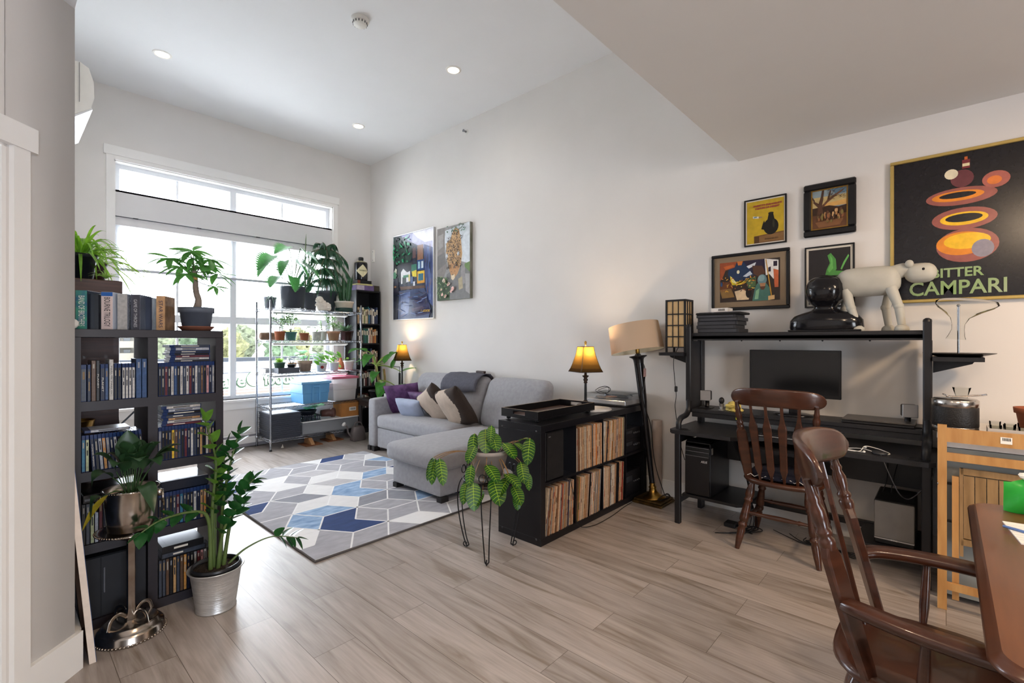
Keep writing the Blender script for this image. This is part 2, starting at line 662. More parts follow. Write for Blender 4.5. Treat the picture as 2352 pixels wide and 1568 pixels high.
def floor_material():
    m = bpy.data.materials.new('plank_floor')
    m.use_nodes = True
    nt = m.node_tree
    b = nt.nodes['Principled BSDF']
    t = nt.nodes.new('ShaderNodeTexCoord')
    sep = nt.nodes.new('ShaderNodeSeparateXYZ')
    nt.links.new(t.outputs['Object'], sep.inputs[0])
    cmb = nt.nodes.new('ShaderNodeCombineXYZ')
    ax = nt.nodes.new('ShaderNodeMath')
    ax.operation = 'ADD'
    ax.inputs[1].default_value = 10 * 0.194 - 0.534
    nt.links.new(sep.outputs['X'], ax.inputs[0])
    nt.links.new(sep.outputs['Y'], cmb.inputs[0])
    nt.links.new(ax.outputs[0], cmb.inputs[1])
    br = nt.nodes.new('ShaderNodeTexBrick')
    br.offset = 0.37
    br.offset_frequency = 2
    br.squash = 1.0
    br.inputs['Scale'].default_value = 1.0
    br.inputs['Brick Width'].default_value = 1.22
    br.inputs['Row Height'].default_value = 0.194
    br.inputs['Mortar Size'].default_value = 0.0011
    br.inputs['Mortar Smooth'].default_value = 0.0
    br.inputs['Bias'].default_value = 0.0
    br.inputs['Color1'].default_value = (0, 0, 0, 1)
    br.inputs['Color2'].default_value = (1, 1, 1, 1)
    br.inputs['Mortar'].default_value = (0.5, 0.5, 0.5, 1)
    nt.links.new(cmb.outputs[0], br.inputs['Vector'])
    # wood grain, stretched along the planks and shifted per plank
    gx = nt.nodes.new('ShaderNodeCombineXYZ')
    m1 = nt.nodes.new('ShaderNodeMath'); m1.operation = 'MULTIPLY'; m1.inputs[1].default_value = 9.0
    m2 = nt.nodes.new('ShaderNodeMath'); m2.operation = 'MULTIPLY'; m2.inputs[1].default_value = 0.9
    m3 = nt.nodes.new('ShaderNodeMath'); m3.operation = 'MULTIPLY'; m3.inputs[1].default_value = 37.0
    nt.links.new(sep.outputs['X'], m1.inputs[0])
    nt.links.new(sep.outputs['Y'], m2.inputs[0])
    nt.links.new(br.outputs['Color'], m3.inputs[0])
    nt.links.new(m1.outputs[0], gx.inputs[0])
    nt.links.new(m2.outputs[0], gx.inputs[1])
    nt.links.new(m3.outputs[0], gx.inputs[2])
    n = nt.nodes.new('ShaderNodeTexNoise')
    n.inputs['Scale'].default_value = 1.6
    n.inputs['Detail'].default_value = 8
    n.inputs['Distortion'].default_value = 1.1
    nt.links.new(gx.outputs[0], n.inputs['Vector'])
    r = nt.nodes.new('ShaderNodeValToRGB')
    e = r.color_ramp.elements
    e[0].position = 0.30; e[0].color = (*lin('#928579'), 1)
    e[1].position = 0.62; e[1].color = (*lin('#bdb3ad'), 1)
    e2 = e.new(0.45); e2.color = (*lin('#aea49d'), 1)
    nt.links.new(n.outputs['Fac'], r.inputs['Fac'])
    fine = nt.nodes.new('ShaderNodeTexNoise')
    fine.inputs['Scale'].default_value = 6
    fine.inputs['Detail'].default_value = 6
    mp = nt.nodes.new('ShaderNodeMapping')
    mp.inputs['Scale'].default_value = (18, 0.8, 1)
    nt.links.new(t.outputs['Object'], mp.inputs['Vector'])
    nt.links.new(mp.outputs['Vector'], fine.inputs['Vector'])
    mixg = nt.nodes.new('ShaderNodeMixRGB'); mixg.blend_type = 'MULTIPLY'; mixg.inputs['Fac'].default_value = 0.35
    rf = nt.nodes.new('ShaderNodeValToRGB')
    rf.color_ramp.elements[0].position = 0.35; rf.color_ramp.elements[0].color = (0.62, 0.6, 0.58, 1)
    rf.color_ramp.elements[1].position = 0.6; rf.color_ramp.elements[1].color = (1, 1, 1, 1)
    nt.links.new(fine.outputs['Fac'], rf.inputs['Fac'])
    nt.links.new(r.outputs['Color'], mixg.inputs['Color1'])
    nt.links.new(rf.outputs['Color'], mixg.inputs['Color2'])
    # plank to plank tone
    tone = nt.nodes.new('ShaderNodeMapRange')
    tone.inputs['To Min'].default_value = 0.77
    tone.inputs['To Max'].default_value = 0.98
    nt.links.new(br.outputs['Color'], tone.inputs['Value'])
    mixt = nt.nodes.new('ShaderNodeMixRGB'); mixt.blend_type = 'MULTIPLY'; mixt.inputs['Fac'].default_value = 1.0
    nt.links.new(mixg.outputs['Color'], mixt.inputs['Color1'])
    nt.links.new(tone.outputs[0], mixt.inputs['Color2'])
    mort = nt.nodes.new('ShaderNodeMixRGB')
    mort.inputs['Color2'].default_value = (*lin('#5d544c'), 1)
    nt.links.new(br.outputs['Fac'], mort.inputs['Fac'])
    nt.links.new(mixt.outputs['Color'], mort.inputs['Color1'])
    nt.links.new(mort.outputs['Color'], b.inputs['Base Color'])
    b.inputs['Roughness'].default_value = 0.30
    bp = nt.nodes.new('ShaderNodeBump')
    bp.inputs['Strength'].default_value = 0.12
    bp.inputs['Distance'].default_value = 0.003
    nt.links.new(fine.outputs['Fac'], bp.inputs['Height'])
    nt.links.new(bp.outputs['Normal'], b.inputs['Normal'])
    return m

DX = 2.636 - LW      # the diagonal wall runs along Y = X + DX
YB = -4.5            # back of the open plan room
def dia(x):
    return x + DX
XL = YB - DX
fl = MB()
fl.poly([(LW, WW, 0), (LW, 2.636, 0), (XL, YB, 0), (RW, YB, 0), (RW, WW, 0)][::-1])
m_ = fl
fo = MB()
fo.prism([(LW - .2, WW + .2), (LW - .2, 2.636), (XL - .3, YB - .2), (RW + .2, YB - .2), (RW + .2, WW + .2)], -0.12, 0.0, 'z')
struct(fo.build('floor', floor_material()))

# right wall
w = MB(); w.box(RW, YB - .2, 0, RW + .2, WW + .2, CH + .2)
struct(w.build('wall_right', WALLM))
# window wall with its opening (X .883-3.37, Z .60-3.33)
WX0, WX1, WZ0, WZ1 = 0.883, 3.372, 0.612, 3.325
w = MB()
w.box(LW - .2, WW, 0, WX0, WW + .2, CH + .2)
w.box(WX1, WW, 0, RW, WW + .2, CH + .2)
w.box(WX0, WW, 0, WX1, WW + .2, WZ0)
w.box(WX0, WW, WZ1, WX1, WW + .2, CH + .2)
struct(w.build('wall_back', WALLM))
# left wall of the living area, returning at the diagonal wall
w = MB()
w.prism([(LW, WW), (LW, 2.636), (LW - .2, 2.436), (LW - .2, WW)], 0, CH + .2, 'z')
struct(w.build('wall_left', WALLM))
# diagonal wall with the door
nx, ny = math.sqrt(.5), -math.sqrt(.5)     # normal into the room
def dpt(s_, off=0.0):
    """point s_ metres along the diagonal wall from its corner, off metres into the room"""
    return (LW - s_ * math.sqrt(.5) + nx * off, 2.636 - s_ * math.sqrt(.5) + ny * off)
def dbox(s0, s1, o0, o1, z0, z1, mb=None, mi=0):
    mb = mb or MB()
    mb.prism([dpt(s0, o0), dpt(s1, o0), dpt(s1, o1), dpt(s0, o1)], z0, z1, 'z', mi)
    return mb
SL = (2.636 - YB) / math.sqrt(.5)
DOOR0 = 0.278
wd = MB()
dbox(0.0, DOOR0, -.15, 0, 0, CL + .2, wd)
dbox(DOOR0, DOOR0 + .82, -.15, 0, 2.05, CL + .2, wd)
dbox(DOOR0 + .82, SL, -.15, 0, 0, CL + .2, wd)
struct(wd.build('wall_front', WALLM))
# unseen wall, darkened to cut bounce, with an opening added to let daylight in
w = MB()
w.box(XL - .3, YB - .2, 0, -1.4, YB, CL + .2)
w.box(.4, YB - .2, 0, RW + .2, YB, CL + .2)
w.box(-1.4, YB - .2, 2.4, .4, YB, CL + .2)
w.box(-1.4, YB - .2, 0, .4, YB, 0.1)
struct(w.build('wall_behind', M('#6d5e52', rough=.7, var=.08, scale=2)))
# high ceiling, low ceiling, and the wall between them
w = MB(); w.box(LW - .2, BK, CH, RW + .2, WW + .2, CH + .2)
struct(w.build('ceiling', CEILM))
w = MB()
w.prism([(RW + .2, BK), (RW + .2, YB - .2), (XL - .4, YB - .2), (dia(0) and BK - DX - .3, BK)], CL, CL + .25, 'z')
struct(w.build('ceiling_low', M('#dddcda', rough=0.9, var=0.01, scale=3)))  # greyer than the high ceiling to imitate its deeper shade
w = MB(); w.box(LW - 1.8, BK - .15, CL + .25, RW, BK, CH + .2)
struct(w.build('wall_bulkhead', WALLM))
w = MB()
w.prism([(LW, 2.636), (LW, BK), (BK - DX - .2, BK), (LW - .2, 2.436)], 2.712, CL + .25, 'z')
struct(w.build('ceiling_soffit', CEILM))
w = MB()
w.prism([(LW, 2.636), (LW, BK), (LW - .2, BK), (LW - .2, 2.6)], CL + .25, CH, 'z')
struct(w.build('wall_upper', WALLM))

# baseboards
b = MB(); b.box(RW - .015, YB, 0, RW, WW, .14, ch=.004)
struct(b.build('baseboard_right', TRIMM))
b = MB(); b.box(LW, WW - .015, 0, RW, WW, .10)
struct(b.build('baseboard_back', TRIMM))
b = MB()
dbox(-.018, DOOR0 - .071, 0, .018, 0, .155, b)
b.prism([(LW, 2.636), (LW + .022, 2.66), (LW + .022, 2.93), (LW, 2.93)], 0, .155, 'z')
struct(b.build('baseboard_front', TRIMM))
# door casing and the door on the diagonal wall
b = MB()
dbox(DOOR0 - .072, DOOR0 - .012, 0, .018, 0, 2.05, b)
dbox(DOOR0 + .832, DOOR0 + .892, 0, .018, 0, 2.05, b)
dbox(DOOR0 - .096, DOOR0 + .93, 0, .024, 2.045, 2.133, b)
dbox(DOOR0, DOOR0 + .015, -.13, .002, 0, 2.05, b)
dbox(DOOR0 + .805, DOOR0 + .82, -.13, .002, 0, 2.05, b)
dbox(DOOR0, DOOR0 + .82, -.13, .002, 2.035, 2.05, b)
struct(b.build('trim_1', TRIMM))
b = MB()
dbox(DOOR0 + .018, DOOR0 + .802, -.055, -.02, .008, 2.03, b)
for z0, z1 in ((.25, .95), (1.1, 1.85)):
    dbox(DOOR0 + .13, DOOR0 + .69, -.02, -.012, z0, z1, b)
struct(b.build('door_1', M('#e3e4e8', rough=0.4, var=0.01)))

# window casing
b = MB()
b.box(.793, WW - .03, 3.37, 3.462, WW, 3.472, ch=.003)
b.box(.815, WW - .02, WZ0 - .03, WX0, WW, 3.37)
b.box(WX1, WW - .02, WZ0 - .03, 3.44, WW, 3.37)
b.box(.815, WW - .018, .49, 3.44, WW, WZ0 - .032)
b.box(.80, WW - .055, WZ0 - .03, 3.455, WW + .14, WZ0, ch=.004)
b.box(WX0, WW, WZ0, WX0 + .012, WW + .14, WZ1)
b.box(WX1 - .012, WW, WZ0, WX1, WW + .14, WZ1)
b.box(WX0, WW, WZ1 - .012, WX1, WW + .14, WZ1)
b.box(WX0, WW - .02, WZ1, WX1, WW + .14, 3.37)
struct(b.build('trim_2', TRIMM))
# the window: frame, mullions, glazing
WF = M('#e8ebf0', rough=0.35, var=0.01)
root = struct(MB().box(WX0 + .012, WW + .10, WZ0, WX1 - .012, WW + .16, WZ0 + .045).build('window_1', WF))
f_ = MB()
y0, y1 = WW + .10, WW + .16
f_.box(WX0 + .012, y0, WZ1 - .06, WX1 - .012, y1, WZ1 - .012)
f_.box(WX0 + .014, y0 + .001, WZ0, WX0 + .06, y1 - .001, WZ1 - .02)
f_.box(WX1 - .06, y0 + .001, WZ0, WX1 - .014, y1 - .001, WZ1 - .02)
f_.box(2.08 - .035, y0 - .002, WZ0 + .01, 2.08 + .035, y1 - .002, WZ1 - .02)
f_.box(WX0 + .02, y0 + .003, 2.62, WX1 - .02, y1 - .003, 3.02)
f_.box(WX0 + .02, y0 + .003, 1.575, WX1 - .02, y1 - .003, 1.665)
struct(f_.build('window_frame', WF, root))
g_ = MB()
for x in (1.485, 2.70):
    g_.box(x - .011, WW + .125, WZ0, x + .011, WW + .14, WZ1)
struct(g_.build('window_muntin', WF, root))
g_ = MB()
g_.box(WX0 + .06, WW + .131, WZ0 + .045, WX1 - .06, WW + .135, WZ1 - .05)
struct(g_.build('window_glass', glass_mat('pane', (0.99, 0.995, 1.0), 0.06), root))
# valance panel across the window and the roller shade under it
b = MB()
b.box(WX0 + .012, WW + .01, 2.725, WX1 - .012, WW + .03, 3.005)
b.box(WX0 + .012, WW + .01, 2.985, WX1 - .012, WW + .10, 3.005)
b.box(WX0 + .012, WW + .04, 2.63, WX1 - .012, WW + .10, 2.718)
sh = thing('window_blind', 'white boxed valance with sheer shade lowered halfway over the big window', 'blind', (2.1, WW + .05, 2.63))
b.build('valance', M('#dcdbdc', rough=0.6, var=0.01), sh)
for x in (1.05, 1.66, 2.33, 2.95):
    b = MB(); b.box(x, WW + .0095, 2.7185, x + .045, WW + .03, 2.7245); b.build('clip', M('#3a3a3e', rough=0.5, var=0.05), sh)
SHEER = translucent_mat('sheer_cloth', '#f4f6fa', 0.6, clear=0.72)
for x0, x1 in ((WX0 + .03, 2.07), (2.11, WX1 - .03)):
    b = MB(); b.box(x0, WW + .079, 2.165, x1, WW + .0795, 2.64)
    b.build('shade_cloth', SHEER, sh)
b = MB(); b.box(WX0 + .03, WW + .07, 2.135, WX1 - .03, WW + .09, 2.165, ch=.004)
b.build('bottom_bar', M('#b9bcc3', rough=0.45, var=0.02), sh)

# baseboard heater under the window
h = thing('baseboard_heater', 'long white baseboard heater on the floor under the window', 'heater', (1.9, WW - .06, 0))
b = MB(); b.prism([(WW - .016, .02), (WW - .07, .02), (WW - .075, .06), (WW - .075, .12), (WW - .05, .165), (WW - .016, .165)], .95, 3.3, 'x')
b.build('casing', M('#e4e2e0', rough=0.4, var=0.01), h)
b = MB(); b.box(.97, WW - .077, .012, 3.28, WW - .02, .05); b.box(.97, WW - .068, .128, 3.28, WW - .02, .158)
b.build('grille', M('#8b8a90', rough=0.5, var=0.1), h)

# air conditioner high on the left wall (mini split)
ac = thing('air_conditioner', 'white wall mounted air conditioner high behind the left wall corner', 'air conditioner', (LW, 4.7, 2.9))
b = MB()
pr_ = [(LW + .01, 2.86), (LW + .01, 3.22), (LW + .17, 3.24), (LW + .215, 3.215), (LW + .24, 3.13), (LW + .243, 3.02), (LW + .225, 2.945), (LW + .08, 2.83)]
b.prism([(p[0], p[1]) for p in pr_], 4.32, 5.15, 'y')
b.build('body', WHITEPLASTIC, ac, bevel=.008)
b = MB(); b.prism([(LW + .09, 2.835), (LW + .10, 2.825), (LW + .235, 2.943), (LW + .23, 2.955)], 4.33, 5.14, 'y')
b.build('louver', M('#f4f6f8', rough=0.25, var=0.01), ac)
b = MB(); b.box(LW + .165, 4.314, 2.97, LW + .168, 4.32, 3.235)
b.build('seam', M('#8d8d90', rough=0.5, var=0.02), ac)

# ceiling pot lights, smoke alarm, sprinkler, thermostat
places = ['nearest the window on the left', 'on the right, nearest the low ceiling edge', 'nearest the far right corner of the room', 'out of sight near the low ceiling']
RIM = M('#f3f2ef', rough=0.4, var=0.01)
for i, (x, y) in enumerate(POTS):
    r = thing('pot_light', 'lit round ceiling pot light ' + places[i], 'ceiling light', (x, y, CH), 'ceiling pot lights')
    b = MB(); b.lathe([(.055, -.002), (.06, -.008), (.075, -.006), (.08, 0)], (x, y, CH), 32)
    b.build('trim_ring', RIM, r)
    b = MB(); b.lathe([(.0, -.005), (.056, -.005)], (x, y, CH), 32, cap=False)
    b.build('diffuser', M('#fff3e0', emit=9, ecol='#ffe9cf', var=0), r)
x, y = 2.118, 3.702
r = thing('smoke_alarm', 'round white smoke alarm on the high ceiling', 'smoke alarm', (x, y, CH))
b = MB(); b.lathe([(.075, 0), (.075, -.018), (.068, -.028)], (x, y, CH), 32); b.build('base', WHITEPLASTIC, r)
b = MB(); b.lathe([(.058, -.028), (.056, -.05), (.04, -.062), (.0, -.064)], (x, y, CH), 32)
for k in range(14):
    a = k * 2 * math.pi / 14
    b.cbox((x + .058 * math.cos(a), y + .058 * math.sin(a), CH - .04), (.008, .008, .016), 1)
b.build('cover', [WHITEPLASTIC, M('#77777a', rough=.6)], r)
r = thing('fire_sprinkler', 'small chrome fire sprinkler head high on the right wall', 'sprinkler', (RW, 4.42, 3.966))
b = MB().at((RW, 4.42, 3.966), (0, -math.pi / 2, 0)); b.lathe([(.033, 0), (.033, .004), (.02, .006)], seg=24); b.build('escutcheon', WHITEPLASTIC, r)
b = MB().at((RW, 4.42, 3.966), (0, -math.pi / 2, 0)); b.lathe([(.012, .0), (.012, .03), (.006, .034), (.006, .05), (.018, .052), (.018, .055), (0, .055)], seg=16); b.build('nozzle', CHROME, r)
r = thing('wall_sensor', 'narrow white wall sensor beside the far corner of the room', 'sensor', (RW, 6.562, 2.675))
b = MB(); b.box(RW - .02, 6.535, 2.58, RW, 6.59, 2.765, ch=.004); b.build('case', WHITEPLASTIC, r)
b = MB(); b.cbox((RW - .0205, 6.562, 2.74), (.002, .012, .012)); b.cbox((RW - .0205, 6.562, 2.61), (.002, .012, .012)); b.build('dot', M('#88888c'), r)

# ================================================================ outside: most colours darkened to offset the overbright sky
GRD = -5.2
b = MB(); b.box(-80, WW + 2, GRD - .3, 120, 160, GRD)
struct(b.build('ground', M('#d6d6d2', rough=0.9, var=0.08, scale=0.3)))
st = thing('supermarket_building', 'long white supermarket building seen across the lot through the window', 'building', (20, 40, GRD))
b = MB(); b.box(-14, 40, GRD, 66, 62, -1.08); b.build('wall', M('#ecebe6', rough=0.85, var=0.04, scale=0.4), st)
b = MB(); b.box(-14.3, 61.6, -1.0, 66.3, 62.3, -.55); b.build('roof_edge', M('#262a30', rough=0.7, var=0.05, scale=.5), st)
b = MB(); b.box(-14.2, 39.9, -1.08, 66.2, 61.6, -1.0)
for i in range(5):
    b.box(24 + i * 7, 50 + (i % 2) * 5, -1.0, 26.5 + i * 7, 52 + (i % 2) * 5, .1)
b.build('roof', M('#3a3d43', rough=0.8, var=0.1, scale=.4), st)
b = MB(); b.box(8, 38.0, -2.75, 16.8, 40, -2.35); b.build('awning', M('#5e463f', rough=0.8, var=0.05), st)
b = MB()
for i in range(12):
    b.box(7 + i * 2.7, 39.93, GRD + .1, 9.2 + i * 2.7, 40, -3.2)
b.build('storefront', M('#39434a', rough=0.2, var=0.1), st)
b = MB(); b.box(30.5, 39.9, -2.9, 32.6, 40.0, -1.5)
b.build('window', M('#2c343a', rough=0.2), st)

SIGNW = M('#fafaf6', rough=0.5, var=0.0)
SIGNG = M('#18381d', rough=0.5, var=0.03)
def sign_word(body, xc, width, size):
    text_obj('sign_outline', body, size, SIGNG, st, (xc + .03, 39.86, -1.72), (1, 0, 0), (0, 0, 1), extrude=.05, width=width + .12, bold=.085)
    text_obj('sign_lettering', body, size, SIGNW, st, (xc, 39.76, -1.66), (1, 0, 0), (0, 0, 1), extrude=.04, width=width, bold=.012)
sign_word('save', 12.0, 2.1, 1.3)
sign_word('foods', 15.6, 2.25, 1.3)
b = MB().at((13.77, 39.9, -1.58), (math.pi / 2, 0, 0)); b.lathe([(.62, 0), (.62, .1)], seg=32); b.build('sign_disc', SIGNG, st)
b = MB().at((13.77, 39.85, -1.56), (math.pi / 2, 0, 0)); b.lathe([(.57, 0), (.57, .12)], seg=32); b.build('sign_disc', M('#f3f5ea', var=0), st)
text_obj('sign_lettering', 'on', .62, M('#d98a4a', var=0), st, (13.77, 39.70, -1.58), (1, 0, 0), (0, 0, 1), extrude=.02)

# apartment block and trees beyond the shop
ab = thing('apartment_building', 'pale apartment block with balconies among trees, seen through the bookcase', 'building', (12.6, 96, GRD))
b = MB(); b.box(9.5, 92, GRD, 14.6, 100, 2.1); b.build('wall', M('#4b4842', rough=.9, var=.05, scale=.4), ab)
b = MB(); b.box(9.2, 91.6, 2.1, 14.9, 100.4, 2.5); b.build('roof', M('#38322f', rough=.9), ab)
for z in (-3.0, -1.2, .6):
    b = MB(); b.box(11.6, 90.6, z - .2, 14.3, 92, z); b.box(11.6, 90.6, z, 14.3, 90.75, z + .8); b.build('balcony', M('#5c574e', rough=.9), ab)
    for x in (10.2, 12.1, 13.3):
        b = MB(); b.box(x, 91.95, z + .1, x + .8, 92.02, z + 1.3); b.build('window', M('#1a2024', rough=.2), ab)
def blob(mb, c, r, seed, mi=0, seg=22, rings=14, rough=.32):
    n0 = len(mb.v)
    mb.ell(c, r, seg, rings, mi, False)
    for i in range(n0, len(mb.v)):
        p = Vector(mb.v[i]) - Vector(c)
        k = 1 + rough * mnoise.noise(Vector((p.x / r[0] * 1.7 + seed * 7.3, p.y / r[1] * 1.7, p.z / r[2] * 1.7))) + .6 * rough * mnoise.noise(Vector((p.x / r[0] * 5 + seed, p.y / r[1] * 5, p.z / r[2] * 5)))
        mb.v[i] = tuple(Vector(c) + p * k)
TREE = [('#434836', 'olive'), ('#35432f', 'dark green'), ('#4c4c30', 'yellowish')]
tl = ['just right of the apartment block', 'behind the money plant stem', 'left of the window mullion', 'right of the window mullion', 'behind the left end of the wire rack', 'behind the middle of the rack', 'behind the right end of the rack']
for i, (x, yy, hgt, rr) in enumerate([(17.5, 90, 7.6, 3.2), (23, 105, 9.6, 3.6), (26.5, 90, 8.4, 3.3), (34, 105, 10.2, 3.8), (35.5, 90, 7.8, 3.2), (45, 105, 9.2, 3.8), (45, 90, 7.4, 3.2)]):
    c_, nm = TREE[i % 3]
    t_ = thing('tree', nm + ' tree outside, ' + tl[i], 'tree', (x, yy, GRD), 'trees beyond the shop')
    b = MB()
    for k in range(7):
        blob(b, (x + rnd.uniform(-.4, .4) * rr, yy + rnd.uniform(-.3, .3) * rr, GRD + hgt - rr * .9 + rnd.uniform(-.8, .4) * rr), (rr * .55, rr * .5, rr * .55), i * 5 + k, rough=.6)
    b.build('crown', M(c_, rough=.9, var=.5, scale=1.6), t_)
    b = MB(); b.tube([(x, yy, GRD), (x, yy, GRD + hgt * .6)], [.35, .2], 8); b.build('trunk', M('#4a3c30', rough=.9), t_)
# rims, canopy and track made up for the unseen lamps on the low ceiling
b = MB()
for (x, y) in UNSEEN_LOW_LAMPS:
    b.lathe([(.055, -.001), (.075, -.006), (.08, 0)], (x, y, CL), 24, cap=False)
b.lathe([(.09, 0), (.09, -.02), (.03, -.03), (.012, -.08), (0, -.08)], (.55, -.7, CL), 24)
b.box(2.2, -1.52, CL - .03, 2.8, -1.48, CL - .001)
struct(b.build('added_lamp_trim', RIM))
# ================================================================ plants: leaf and pot makers
def wprof(shape, t):
    if shape == 'lance':
        return max(0.0, math.sin(math.pi * min(1, t ** 0.8))) ** 0.9
    if shape == 'ovate':
        return max(0.0, math.sin(math.pi * t ** 0.62)) ** 0.75
    if shape == 'round':
        return max(0.0, math.sin(math.pi * t)) ** 0.5
    if shape == 'heart':
        return max(0.0, math.sin(math.pi * t ** 0.5)) ** 0.7
    if shape == 'strap':
        return min(1.0, 0.55 + 0.9 * t) * max(0.0, 1 - t ** 3) ** 0.8
    return 1.0

def leaf(mb, p, d, L, W, droop=0.3, n=7, fold=0.25, shape='lance', mi=0, roll=0.0, mi_vein=None, veins=0, off=0.0015, notch=0):
    p = Vector(p)
    d = Vector(d).normalized()
    up = Vector((0, 0, 1))
    side = d.cross(up)
    if side.length < 0.05:
        side = Vector((1, 0, 0))
    side.normalize()
    if roll:
        side = Matrix.Rotation(roll, 3, d) @ side
    vs = []
    mids = []
    for i in range(n + 1):
        t = i / n
        c = p + d * (L * t) + Vector((0, 0, -1)) * (droop * L * t * t)
        tan = (d * L + Vector((0, 0, -1)) * (2 * droop * L * t)).normalized()
        nrm = side.cross(tan).normalized()
        w = W * 0.5 * wprof(shape, t)
        if shape == 'strap' and i == 0:
            w = W * .3
        if notch and i % 2 == 0 and 1 < i < n:
            w *= 1 - notch
        e = nrm * (fold * w)
        vs += [tuple(c - side * w + e), tuple(c), tuple(c + side * w + e)]
        mids.append((c, tan, nrm, w))
    f = []
    for i in range(n):
        a = 3 * i
        f += [(a, a + 1, a + 4, a + 3), (a + 1, a + 2, a + 5, a + 4)]
    mb.add(vs, f, mi, True)
    if veins and mi_vein is not None:
        for sgn in (1, -1):
            o = [c + nrm * (off * sgn) for c, tan, nrm, w in mids]
            q = []
            for i, (c, tan, nrm, w) in enumerate(mids):
                ww = W * 0.022 * (1 - 0.7 * i / n)
                q += [tuple(o[i] - side * ww), tuple(o[i] + side * ww)]
            mb.add(q, [(2 * i, 2 * i + 1, 2 * i + 3, 2 * i + 2) for i in range(n)], mi_vein)
            for k in range(1, veins + 1):
                t = 0.06 + 0.84 * k / (veins + 1)
                x = t * n
                i = min(int(x), n - 1)
                fr = x - i
                c = mids[i][0].lerp(mids[i + 1][0], fr)
                nrm = mids[i][2]
                tan = mids[i][1]
                t2 = min(t + 0.10, 0.98)
                x2 = t2 * n
                i2 = min(int(x2), n - 1)
                c2 = mids[i2][0].lerp(mids[i2 + 1][0], x2 - i2)
                w2 = W * 0.5 * wprof(shape, t2) * 0.93
                for sd in (1, -1):
                    A = c + nrm * off * sgn
                    B = c2 + side * (sd * w2) + nrm * (fold * w2 + off * sgn)
                    mid = A.lerp(B, .5) + tan * (-L * .015)
                    hw = L * 0.012
                    mb.add([tuple(A - tan * hw), tuple(A + tan * hw), tuple(mid + tan * hw), tuple(mid - tan * hw), tuple(B + tan * hw * .5), tuple(B - tan * hw * .5)],
                           [(0, 1, 2, 3), (3, 2, 4, 5)], mi_vein)

def pot(parent, c, r0, r1, h, mat, rim=0.012, rimh=0.02, wall=0.008, seg=28, name='pot', soil=True, soild=0.02, sx=1, sy=1):
    b = MB()
    b.lathe([(r0 * .2, 0.001), (r0, 0), (r0 + (r1 - r0) * (1 - rimh / h), h - rimh), (r1 + rim * .5, h - rimh), (r1 + rim * .6, h), (r1 - wall, h),
             (r1 - wall - .002, h - soild - .01)], c, seg, 0, True, sx, sy)
    o = b.build(name, mat, parent)
    if soil:
        b = MB()
        b.lathe([(0, h - soild + .006), (r1 * .5, h - soild + .008), (r1 - wall - .001, h - soild)], c, seg, 0, True, sx, sy, cap=False)
        b.build('soil', SOIL, parent)
    return o

# ================================================================ the dark bookcase on the left
BX0, BX1, BY0, BY1, BZ = 0.236, 0.856, 2.943, 3.29, 1.408
CASEW = M('#252128', rough=0.42, var=0.10, scale=6, stretch=(1, 1, 10))
bk = thing('bookcase', 'dark brown open bookcase with two columns full of disc cases', 'bookcase', ((BX0 + BX1) / 2, 3.11, 0))
b = MB(); b.box(BX0, BY0, BZ - .039, BX1, BY1, BZ, ch=.002); b.build('top_panel', CASEW, bk)
b = MB(); b.box(BX0, BY0, 0, BX1, BY1, .046); b.build('base_panel', CASEW, bk)
for x0, x1 in ((BX0, .272), (.819, BX1)):
    b = MB(); b.box(x0, BY0, .046, x1, BY1, BZ - .039); b.build('side_panel', CASEW, bk)
b = MB(); b.box(.521, BY0, .046, .561, BY1, BZ - .039); b.build('divider', CASEW, bk)
SHZ = [1.070, .742, .403]
for z in SHZ:
    for x0, x1 in ((.272, .521), (.561, .819)):
        b = MB(); b.box(x0, BY0, z - .044, x1, BY1, z); b.build('shelf', CASEW, bk)

